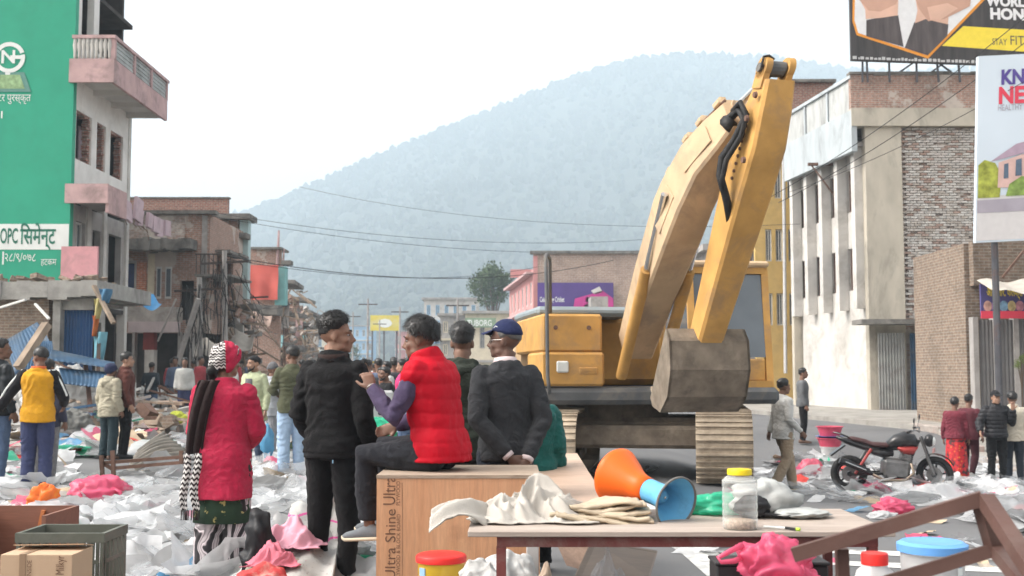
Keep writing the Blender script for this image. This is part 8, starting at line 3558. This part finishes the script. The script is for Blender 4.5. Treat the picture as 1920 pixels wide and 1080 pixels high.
o = blob('pink_plastic_bag', (0, 0, .05), (.17, .14, .09), M_PKF, 'small knotted pink bag on the open road below the motorcycle', 'plastic bag', seed=85, amp=.25, fold=.25)
o.location = p
p = on_ground(1655, 972)
o = blob('white_plastic_bag', (0, 0, .02), (.13, .1, .05), M_WFILM, 'small white plastic bag beside the knotted pink bag', 'plastic bag', seed=86, amp=.25, fold=.25)
o.location = p
p = on_ground(1872, 940)
o = blob('pink_plastic_bag', (0, 0, .05), (.13, .12, .12), M_PKF, 'pink bag lying above the corner of the brown steel frame', 'plastic bag', seed=87, amp=.25, fold=.25)
o.location = p
p = on_ground(1520, 892)
o = blob('pink_plastic_bag', (0, 0, .1), (.24, .2, .22), film('pale_pink_film', (.74, .17, .25), .85, .3, .4), 'crumpled pale pink bag beside the khaki trousers', 'plastic bag', seed=88, amp=.25, fold=.25)
o.location = p
p = on_ground(1765, 922)
o = MB().box((0, 0, .07), (.34, .2, .12), (.1, -.3, .3)).build('carton_scrap', M_CARD)
tag(o, 'flattened tan carton scrap by the motorcycle front wheel', 'carton')
o.location = p
tubm = mat('pink_tub_plastic', (.50, .07, .12), .4, .1)
p = on_ground(1557, 868)
for k, (m_, lab) in enumerate(((M_CLOUD, 'cloudy bucket under the stack of pink tubs'), (tubm, 'lower pink plastic tub of the stack behind the motorcycle'), (mat('blue_tub_plastic', (.10, .15, .42), .4, .1), 'thin blue tub in the stack behind the motorcycle'), (tubm, 'top pink plastic tub of the stack behind the motorcycle'))):
 z0 = (0, .34, .52, .56)[k]
 h_ = (.34, .18, .04, .2)[k]
 r_ = (.2, .27, .28, .27)[k]
 b = MB()
 b.lathe([(r_ * .75, 0), (r_ * .96, h_ * .92), (r_ * 1.06, h_ * .93), (r_ * 1.06, h_), (r_ * .95, h_), (r_ * .7, .02)], 28, (0, 0, z0))
 o = b.build('plastic_tub', m_, smooth=40)
 tag(o, lab, 'tub')
 o.location = p

# ---- bags carried in the crowd
o = blob('blue_bag', (0, 0, 0), (.10, .07, .24), film('sky_blue_film', (.12, .38, .60), .9, .3, .3), 'sky blue bag hanging from the bearded man\'s hand', 'bag', seed=91, amp=.2, fold=.1, pinch=.4)
o.location = at(501, 826, 16.85)
pn = thing('white_carrier_bag', 'white carrier bag with a black panda print hanging by the bicycle', 'bag')
c0 = at(708, 772, 15.2)
MB().box(c0, (.42, .08, .56), (0, 0, .2), bev=.03).build('bag_body', M_WFILM, pn)
for dx, dz, rx, rz in ((-.02, .14, .05, .055), (.13, .05, .06, .07), (.04, -.02, .03, .025)):
 flat_poly(pn, 'printed_patch', circle_pts(dx, dz, rx, rz, 14), c0 + Vector((0, -.045, 0)), (cos(.2), sin(.2), 0), BZ, M_RUB, .004)
o = blob('green_plastic_bag', (0, 0, 0), (.22, .18, .16), M_GBAG, 'bright green plastic bag below the panda print bag', 'plastic bag', seed=93, amp=.25, fold=.2)
o.location = at(708, 808, 14.8)

# ---- left middle: corrugated sheet, frames, heaps
b = MB()
y_ = on_ground(240, 892).y
Q4 = [at(258, 846, y_ + .7), at(306, 810, y_ + 1.3), at(360, 856, y_ + .9), at(232, 892, y_)]


def tin(a, c):
 p = Q4[0].lerp(Q4[1], a).lerp(Q4[3].lerp(Q4[2], a), c)
 p.z += .03 * sin(c * 44) + .10 * sin(a * 3.1) * sin(c * 2.5)
 return p


b.sheet(8, 60, tin)
o = b.build('corrugated_sheet', mat('weathered_tin', (.25, .23, .20), .6, .2, 4, (.14, .11, .09), .6, 3, metal=.3), smooth=True)
o.modifiers.new('t', 'SOLIDIFY').thickness = .004
tag(o, 'bent grey corrugated sheet propped on the pavement rubble at left', 'metal sheet')
fr2 = wthing('iron_frame', 'rusty upturned iron table frame beside the bent corrugated sheet', 'frame', on_ground(230, 905))
for a_, c_ in (((193, 910), (190, 855)), ((214, 912), (211, 845)), ((352, 900), (352, 838)), ((340, 870), (340, 845))):
 y_ = on_ground(200, 912).y
 MB().bar(at(a_[0], a_[1], y_), at(c_[0], c_[1], y_), .045).build('leg', M_RUST, fr2)
for a_, c_ in (((192, 868), (352, 856)), ((212, 878), (352, 866)), ((192, 868), (212, 880)), ((340, 850), (352, 856))):
 MB().bar(at(a_[0], a_[1], y_ + .02), at(c_[0], c_[1], y_ + .02), .04).build('rail', M_RUST, fr2)
st_ = wthing('market_table', 'low pale table with red crate beneath, left of the woman', 'table', on_ground(325, 795))
yt = on_ground(325, 800).y
t0, t1 = at(288, 752, yt), at(362, 750, yt)
MB().b2((t0.x, yt - .4, t0.z - .04), (t1.x + .2, yt + .5, t0.z)).build('table_top', M_PLYL, st_)
for x in (t0.x + .05, (t0.x + t1.x) / 2, t1.x + .1):
 for y in (yt - .35, yt + .45):
  MB().bar((x, y, 0), (x, y, t0.z - .04), .04).build('leg', M_IRON, st_)
o = MB().box((xat(322, yt), yt - .1, .25), (.85, .4, .22), (0, .06, 0), bev=.02).build('red_tray', mat('orange_red_plastic', (.60, .09, .04), .5, .1))
tag(o, 'orange red plastic tray under the market table', 'tray')
for px, py, r_, c_, lab, sd_ in ((284, 782, (.42, .4, .62), (.62, .62, .61), 'bulging white sack standing beside the dark-shirted man', 101), (170, 812, (.55, .5, .32), (.20, .34, .27), 'heap of pale green netting left of the beige jacket', 102),
         (126, 832, (.5, .45, .36), (.14, .14, .13), 'dark tarpaulin mound behind the mustard jacket man', 103), (148, 800, (.42, .3, .3), (.62, .60, .57), 'white cloth draped over the dark mound', 104),
         (338, 712, (.24, .24, .22), (.36, .40, .05), 'yellow-green bag near the ruined shopfront', 105), (118, 700, (1.0, .6, .75), (.50, .50, .49), 'white sheeting heap under the blue sheet metal', 106)):
 p = on_ground(px, py if py > 745 else 775)
 if lab.startswith('yellow-green') or lab.startswith('white sheeting'):
  p = Vector((xat(px, 26.5), 26.5, 0.1))
 o = blob('fabric_heap', (0, 0, r_[2] * .8), r_, mat('heap_%d' % sd_, c_, .85, .12, 3, bump_s=.3, bump_scale=20), lab, 'heap', soft=.07, seed=sd_, amp=.22)
 o.location = p

# ---- fallen blue sheets
for i, (pts, lab) in enumerate(((((8, 640), (70, 604), (96, 650), (30, 706)), 'torn blue corrugated sheet leaning on the brick annex'), (((60, 640), (98, 640), (100, 700), (40, 712)), 'blue corrugated sheet slid down behind the leaning beam'),
        (((98, 656), (215, 680), (218, 692), (96, 676)), 'long narrow blue sheet hanging over the wreckage'), (((110, 690), (222, 700), (210, 730), (120, 720)), 'buckled blue-grey sheet under the long blue sheet'))):
 Ys = (27.2, 26.4, 25.2, 24.6)[i]
 Q4 = [at(x, y, Ys + (0.8 if k < 2 else 0)) for k, (x, y) in enumerate(pts)]
 b = MB()
 nn_ = 26

 def fn(a, c, Q4=Q4, i=i):
  p = Q4[0].lerp(Q4[1], a).lerp(Q4[3].lerp(Q4[2], a), c)
  p.y -= .014 * sin(a * 75) + .12 * sin(a * 5 + i) * sin(c * 3)
  return p
 b.sheet(70, 6, fn)
 o = b.build('blue_sheet', M_BSHEET, smooth=True)
 o.modifiers.new('t', 'SOLIDIFY').thickness = .01
 tag(o, lab, 'metal sheet')
for i, (a_, c_, w_, m_, lab) in enumerate((((88, 608), (34, 690), .22, M_TIMB, 'thick grey beam leaning across the blue sheets'), ((0, 577), (48, 562), .06, M_FRAMEW, 'white pipe sticking out over the brick annex wall'), ((66, 570), (92, 598), .06, M_FRAMEW, 'short white pipe hanging from the annex roof'),
           ((176, 536), (213, 606), .10, M_TIMB, 'weathered plank hanging off the annex roof corner'), ((186, 606), (184, 700), .09, M_IRON, 'dark upright post at the annex corner'), ((225, 566), (218, 700), .08, M_GREYW, 'pale upright post beside the brick house porch'),
           ((96, 676), (170, 708), .05, M_RUST, 'rusty bar crossing under the blue sheets'), ((296, 640), (330, 560), .06, M_GREYW, 'thin pole leaning against the brick house porch'), ((330, 690), (372, 560), .16, M_GREYW, 'pale plank leaning up against the narrow house'))):
 Ys = 26.2 if i < 2 or i == 6 else (28.6 if i < 5 else 40)
 q = MB().bar(at(*a_, Ys), at(*c_, Ys - .6), w_, w_ * .7).build('loose_beam', m_)
 tag(q, lab, 'beam')

# hanging rags at the annex corner
for i, (px, py, w_, h_, c_, lab) in enumerate(((178, 612, .14, .5, (.42, .13, .04), 'orange rag hanging at the annex corner'), (186, 652, .34, .75, (.16, .36, .44), 'faded blue garment hanging at the annex corner'), (197, 556, .32, .35, (.07, .17, .28), 'blue bundle on the annex roof corner'), (183, 580, .2, .5, (.45, .40, .18), 'yellowish torn cloth hanging from the annex roof'))):
 c = at(px, py, 28.4)
 drape_sheet('hanging_rag', lambda a, q, c=c, w_=w_, h_=h_: c + Vector(((a - .5) * w_ * (1 - .3 * q), .08 * sin(a * 7 + q * 3), (.5 - q) * h_)), 10, 14, mat('rag_%d' % i, c_, .9, .15, 5), lab, 'cloth', seed=i, amp=.03, freq=4, thick=.01)

for i, (px, py, Y, w_, h_, c_, lab) in enumerate(((447, 640, 46, 1.3, 1.0, (.45, .42, .38), 'torn pale awning hanging off the gutted shopfront'), (484, 602, 57, 1.4, .9, (.35, .26, .22), 'brown torn awning under the red cloth'), (505, 640, 64, 1.6, 1.2, (.20, .36, .38), 'faded turquoise cloth hanging in the left row'), (395, 655, 42, 1.0, .7, (.40, .37, .33), 'grey rag hanging from the leaning pole'))):
 c = at(px, py, Y)
 drape_sheet('torn_awning', lambda a, q, c=c, w_=w_, h_=h_: c + Vector(((a - .5) * w_, -.5 * q + .1 * sin(a * 9), (.5 - q) * h_ * (1 - .4 * a) + .1 * sin(a * 6))), 14, 10, mat('awning_%d' % i, c_, .9, .2, 3), lab, 'awning', seed=i + 20, amp=.06, freq=3, thick=.01)

# ---- wreckage mass along the ruined shops
rr = random.Random(31)
wk = MB()
MW = [M_TIMB, M_RUST, M_GREYW, M_CONC, M_IRON, M_BRKB, M_FRAMEW, M_BSHEET]
for k in range(520):
 Y = rr.uniform(23.5, 43) if k < 380 else rr.uniform(44, 75)
 px = rr.uniform(-20, 430) if Y < 44 else rr.uniform(380, 560)
 X = xat(px, Y)
 if X > -6.6 - max(0, Y - 30) * .06:
  X = rr.uniform(-13, -8) - (2 if Y > 44 else 0)
 hmax = 1.0 * max(0, 1 - abs(X + 10.2) / 4.5) + .15
 z = .13 + rr.random() ** 1.8 * hmax
 wk.mi = rr.choice([0, 0, 0, 1, 2, 2, 3, 4, 5, 5, 6, 7])
 if rr.random() < .6:
  a = Vector((X, Y, z))
  d = Vector((rr.gauss(0, 1), rr.gauss(0, .7), rr.gauss(0, .28))) * rr.uniform(.3, .9)
  wk.bar(a - d, a + d, rr.uniform(.03, .14), rr.uniform(.02, .07))
 else:
  wk.box((X, Y, z * .8), (rr.uniform(.15, .9), rr.uniform(.1, .6), rr.uniform(.05, .3)), (rr.gauss(0, .4), rr.gauss(0, .4), rr.uniform(0, 3)))
tag(wk.build('wreckage', MW), 'tangle of splintered timber, masonry and pipes below the ruined shops', 'debris', kind='stuff')

# ---- utility poles with hanging cable tangles (left)
for i, (px, Y, top, lab) in enumerate(((425, 43.0, 470, 'grey utility pole hung with black cable tangles before the narrow house'), (378, 41.5, 520, 'shorter leaning pole draped with burnt cables before the brick house'), (470, 52.0, 540, 'dark pole with hanging cables below the red cloth'), (512, 62.0, 560, 'cable-strewn pole before the tall stripped house'), (556, 78.0, 585, 'farthest cable-strewn pole in the left row'))):
 t = wthing('utility_pole', lab, 'pole', (xat(px, Y), Y, .13))
 b = MB()
 p0, p1 = Vector((xat(px, Y), Y, .1)), at(px - 4, top, Y)
 b.tube([p0, p1], [.12, .09], 10)
 b.build('post', M_GREYW, t)
 b = MB()
 b.bar(p1 + Vector((-.9, 0, -.5)), p1 + Vector((.9, 0, -.4)), .09, .08)
 b.build('crossarm', M_IRON, t)
 c = MB()
 for k in range(24):
  x = rr.gauss(0, .26)
  z0 = p1.z - rr.uniform(.2, 1.2)
  ln = rr.uniform(.6, 3.0)
  sw = rr.gauss(0, .25)
  q = p1 + Vector((x, rr.gauss(-.1, .15), 0))
  pts = [Vector((q.x + sw * s_ + .07 * sin(s_ * 5 + k), q.y + .1 * cos(s_ * 5 + k), z0 - ln * s_ + .05 * sin(s_ * 8 + k))) for s_ in [j_ / 9 for j_ in range(10)]]
  c.tube(pts, rr.uniform(.008, .02), 4)
 for k in range(7):
  q = p1 + Vector((rr.uniform(-.8, .8), 0, rr.uniform(-1.2, -.1)))
  e_ = q + Vector((rr.uniform(-2.5, 1.0), rr.uniform(3, 12), rr.uniform(-1.6, .6)))
  MB().tube([q.lerp(e_, s_) - Z3 * (1.6 * s_ * (1 - s_)) for s_ in [j_ / 10 for j_ in range(11)]], .016, 4).build('cable', M_RUB, t)
 cc = c.build('cable_tangle', M_RUB, t)
 cc['kind'] = 'stuff'

# ---- overhead wires, each its own thing
M_WIRE = mat('wire', (.03, .03, .032), .6, .1)


def wire(a, c, sag, r, lab):
 pts = []
 for k in range(25):
  t = k / 24
  p = a.lerp(c, t)
  p.z -= sag * 4 * t * (1 - t)
  pts.append(p)
 o = MB().tube(pts, r * .6, 5).build('overhead_wire', M_WIRE, smooth=True)
 tag(o, lab, 'wire', 'overhead wires')


wire(at(425, 480, 43), at(1150, 488, 60), .9, .028, 'lowest thick overhead cable crossing the street')
wire(at(425, 486, 43), at(1010, 500, 70), .7, .02, 'thin cable just under the lowest thick one')
wire(at(380, 395, 44), at(1300, 440, 60), .8, .016, 'middle overhead wire crossing before the hill')
wire(at(380, 402, 44), at(1300, 462, 60), .8, .016, 'lower of the paired middle wires before the hill')
wire(at(560, 350, 60), at(1500, 420, 45), .8, .014, 'faint upper wire crossing high before the hill')
wire(at(1440, 372, 34), at(1960, 0, 26), .25, .018, 'upper diagonal wire in front of the brick building')
wire(at(1460, 380, 34), at(1960, 50, 26), .25, .018, 'second diagonal wire in front of the brick building')
wire(at(1480, 360, 33), at(1960, 130, 24), .2, .014, 'lowest diagonal wire reaching the white billboard')

# ---- trees
def leaf_tree(name, label, px, py_top, py_bot, Y, w_px, seed, nleaf=2600, col=(.055, .085, .035), cat='tree'):
 base = Vector((xat(px, Y), Y, 0))
 zt, zb = zrow(py_top, Y), zrow(py_bot, Y)
 t = wthing(name, label, cat, base)
 rr = random.Random(seed)
 W = w_px / F * Y / 2
 m1 = mat('bark', (.12, .09, .07), .9, .25, 3)
 b = MB()
 b.tube([base, base + Z3 * (zb * .6), base + Z3 * ((zt + zb) / 2)], [W * .09, W * .07, W * .03], 8)
 tr = b.build('trunk', m1, t, smooth=True)
 cl = []
 for k in range(11):
  a = rr.uniform(0, 6.28)
  r_ = W * rr.uniform(.25, .75)
  c = base + Vector((r_ * cos(a), r_ * sin(a), zb + (zt - zb) * rr.uniform(.25, .82)))
  cl.append((c, W * rr.uniform(.28, .48)))
  l = MB()
  l.tube([base + Z3 * (zb * .7 + (zt - zb) * .1), base.lerp(c, .5) + Z3 * (zb * .4), c], [W * .04, W * .025, W * .01], 6)
  l.build('limb', m1, tr)
 L = MB()
 for k in range(nleaf):
  c, r_ = rr.choice(cl)
  d = Vector((rr.gauss(0, 1), rr.gauss(0, 1), rr.gauss(0, .8))).normalized() * (r_ * rr.uniform(.5, 1.08))
  p = c + d
  u = Vector((rr.gauss(0, 1), rr.gauss(0, 1), rr.gauss(0, 1))).normalized()
  v = u.cross(d).normalized()
  sz = W * rr.uniform(.035, .075)
  L.mi = rr.randrange(3)
  L.add([p - u * sz, p + v * sz * .6, p + u * sz, p - v * sz * .6], [(0, 1, 2, 3)])
 ms = [mat('leaf_%d_%d' % (seed, i), [x * f for x in col], .8, .2, 2) for i, f in enumerate((.75, 1.0, 1.4))]
 L.build('crown', ms, t, uv=False)
 return t


leaf_tree('broadleaf_tree', 'large green tree rising behind the cream shop building', 925, 490, 585, 160, 105, 3, 3600)
leaf_tree('roadside_tree', 'small bushy tree beside the distant white car', 778, 668, 712, 105, 60, 5, 1500)
leaf_tree('roadside_tree', 'small tree by the far yellow billboard', 660, 640, 690, 200, 40, 6, 900)
leaf_tree('potted_shrub', 'small leafy shrub by the shop shutters, right edge', 1913, 655, 700, 24, 34, 9, 900, (.10, .14, .03), 'shrub')

# ---- distant poles
for i, (px, Y, top) in enumerate(((662, 150, 585), (690, 120, 560), (712, 170, 600), (750, 130, 575), (770, 190, 610), (858, 100, 560), (640, 210, 612))):
 t = wthing('street_pole', ('leftmost thin', 'tall', 'short far', 'slim', 'faint far', 'nearest tall', 'faintest')[i] + ' distant street pole at the ' + ('left of the yellow billboard', 'left edge of the yellow billboard', 'middle of the yellow billboard', 'right edge of the yellow billboard', 'right of the yellow billboard', 'light blue building', 'far left end of the street')[i], 'pole', (xat(px, Y), Y, 0))
 b = MB()
 p1 = at(px, top, Y)
 b.tube([(p1.x, Y, 0), p1], [.14, .1], 6)
 b.build('post', M_GREYW, t)
 MB().bar(p1 + Vector((-1, 0, -.6)), p1 + Vector((1, 0, -.6)), .12).build('crossarm', M_IRON, t)

# ---- plastic litter
M_LW = film('litter_white', (.62, .63, .64), .85, .32, .25)
M_LC = film('litter_clear', (.56, .58, .60), .30, .16, .25)
M_LG = film('litter_grey', (.33, .33, .33), .8, .35, .25)
LIT = [M_LW, M_LC, M_LG, M_PKF, M_GBAG, mat('paper_tan', (.48, .38, .27), .9, .15), film('litter_blue', (.10, .32, .55), .9, .3, .3), mat('paper_red', (.5, .06, .05), .8, .15)]
rs2 = np.random.RandomState(19)


def crumple(b, c, size, seed, n=9, lift=.5, mi=0):
 u, v = np.meshgrid(np.linspace(-.5, .5, n), np.linspace(-.5, .5, n))
 u, v = u.ravel(), v.ravel()
 q = np.stack([u * 2.2 + seed * 1.37, v * 2.2 - seed * .71, np.full_like(u, seed * .13)], 1)
 z = .20 * ridged(q, 3) + .16 * vnoise(q * .7 + 9)
 x = u * rs2.uniform(.7, 1.2) + .16 * vnoise(q + 31)
 y = v * rs2.uniform(.7, 1.2) + .16 * vnoise(q + 57)
 cu = rs2.uniform(0, 1.2)
 z = z + cu * (x * x) * rs2.choice([-.5, .6])
 P = np.stack([x, y, z * lift * 2], 1) * size
 a, t1, t2 = rs2.uniform(0, 6.28), rs2.normal(0, .25), rs2.normal(0, .25)
 Rm = np.array(Matrix.Rotation(a, 3, 'Z') @ Matrix.Rotation(t1, 3, 'X') @ Matrix.Rotation(t2, 3, 'Y'))
 P = P @ Rm.T
 P[:, 2] -= np.percentile(P[:, 2], 12)
 P[:, 2] = np.maximum(P[:, 2], .004 + .004 * rs2.rand())
 P += np.array(c)
 b.mi = mi
 b.add([tuple(p) for p in P], [(j * n + i, j * n + i + 1, (j + 1) * n + i + 1, (j + 1) * n + i) for j in range(n - 1) for i in range(n - 1)])


def inpoly(x, y, poly):
 ins = False
 j = len(poly) - 1
 for i in range(len(poly)):
  xi, yi = poly[i]
  xj, yj = poly[j]
  if (yi > y) != (yj > y) and x < (xj - xi) * (y - yi) / (yj - yi) + xi:
   ins = not ins
  j = i
 return ins


def scatter(name, label, poly, count, smin, smax, mix, seed, heap=0.0):
 global rs2
 rs2 = np.random.RandomState(seed)
 b = MB()
 x0, x1 = min(p[0] for p in poly), max(p[0] for p in poly)
 y0, y1 = min(p[1] for p in poly), max(p[1] for p in poly)
 k = 0
 tries = 0
 while k < count and tries < count * 30:
  tries += 1
  px, py = rs2.uniform(x0, x1), rs2.uniform(y0, y1)
  if not inpoly(px, py, poly):
   continue
  p = on_ground(px, py)
  if p.x < -8.4:
   p.z += .13
  p.z += heap * rs2.rand() * max(0, vnoise(np.array([[p.x * .6, p.y * .6, seed]]))[0] + .45)
  crumple(b, (p.x, p.y, p.z), rs2.uniform(smin, smax), rs2.uniform(0, 400), 10, rs2.uniform(.08, .34), int(rs2.choice(len(mix), p=np.array(mix) / sum(mix))))
  k += 1
 o = b.build(name, LIT, smooth=True, uv=False)
 tag(o, label, 'litter', kind='stuff')
 return o


scatter('plastic_litter', 'white and clear plastic bags strewn thickly over the road at left', [(40, 1000), (120, 925), (240, 895), (360, 868), (470, 860), (580, 858), (700, 880), (720, 1000), (705, 1140), (60, 1140)], 950, .2, .45, [4, 4, 1.8, .14, .08, .35, .05, .06], 3, .10)
scatter('plastic_litter', 'deep white plastic heap behind the crimson coat', [(215, 960), (290, 925), (420, 890), (560, 930), (600, 1000), (540, 1120), (190, 1120), (215, 1010)], 420, .3, .6, [5, 3.5, 1, .05, .0, .1, 0, 0], 5, .14)
scatter('plastic_litter', 'mixed coloured refuse on the pavement before the ruined shops', [(90, 800), (480, 770), (560, 800), (720, 830), (700, 870), (480, 880), (330, 862), (90, 860)], 420, .25, .7, [5, 1.2, 1.5, .4, .35, 1.2, .4, .5], 7, .15)
scatter('plastic_litter', 'clear and white plastic scattered round the motorcycle', [(1430, 860), (1560, 850), (1700, 880), (1920, 880), (1940, 990), (1850, 985), (1760, 945), (1600, 945), (1420, 905)], 380, .2, .5, [3.5, 4.5, 1.2, .2, .02, .15, .03, .1], 9, .04)
scatter('plastic_litter', 'white plastic sheets drifted against the kerb at the right edge', [(1560, 915), (1700, 922), (1830, 905), (1950, 915), (1950, 1000), (1880, 990), (1800, 950), (1690, 940)], 170, .3, .6, [6, 3, 1, .15, 0, .1, 0, .05], 15, .12)
scatter('plastic_litter', 'stray scraps of paper and plastic on the open road', [(380, 830), (1000, 860), (1400, 880), (1920, 850), (1940, 1080), (1250, 1060), (1150, 900), (720, 880)], 90, .08, .24, [4, 2, 1, .4, .2, 1, .2, .2], 11)
scatter('plastic_litter', 'thin litter at the far left around the mustard jacket man', [(-20, 800), (120, 830), (140, 910), (40, 990), (-20, 1000)], 110, .2, .5, [5, 2, 1, .2, .2, .8, .1, .2], 13)
finish_jobs()
# ================================================================ the hazy air
hz = MB()
hz.b2((-2900, -200, -1.5), (2900, 2400, 470))
ho = hz.build('haze', None, uv=False)
m = bpy.data.materials.new('haze_air')
m.use_nodes = True
nt = m.node_tree
for n_ in list(nt.nodes):
 if n_.type != 'OUTPUT_MATERIAL':
  nt.nodes.remove(n_)
pvol = nt.nodes.new('ShaderNodeVolumePrincipled')
pvol.inputs['Color'].default_value = (0.715, 0.87, 1.0, 1)
pvol.inputs['Density'].default_value = 0.0007
pvol.inputs['Anisotropy'].default_value = 0.0
nt.links.new(pvol.outputs[0], nt.nodes['Material Output'].inputs['Volume'])
ho.data.materials.clear()
ho.data.materials.append(m)
tag(ho, 'pale blue haze hanging over the street and hill', 'haze', kind='stuff')
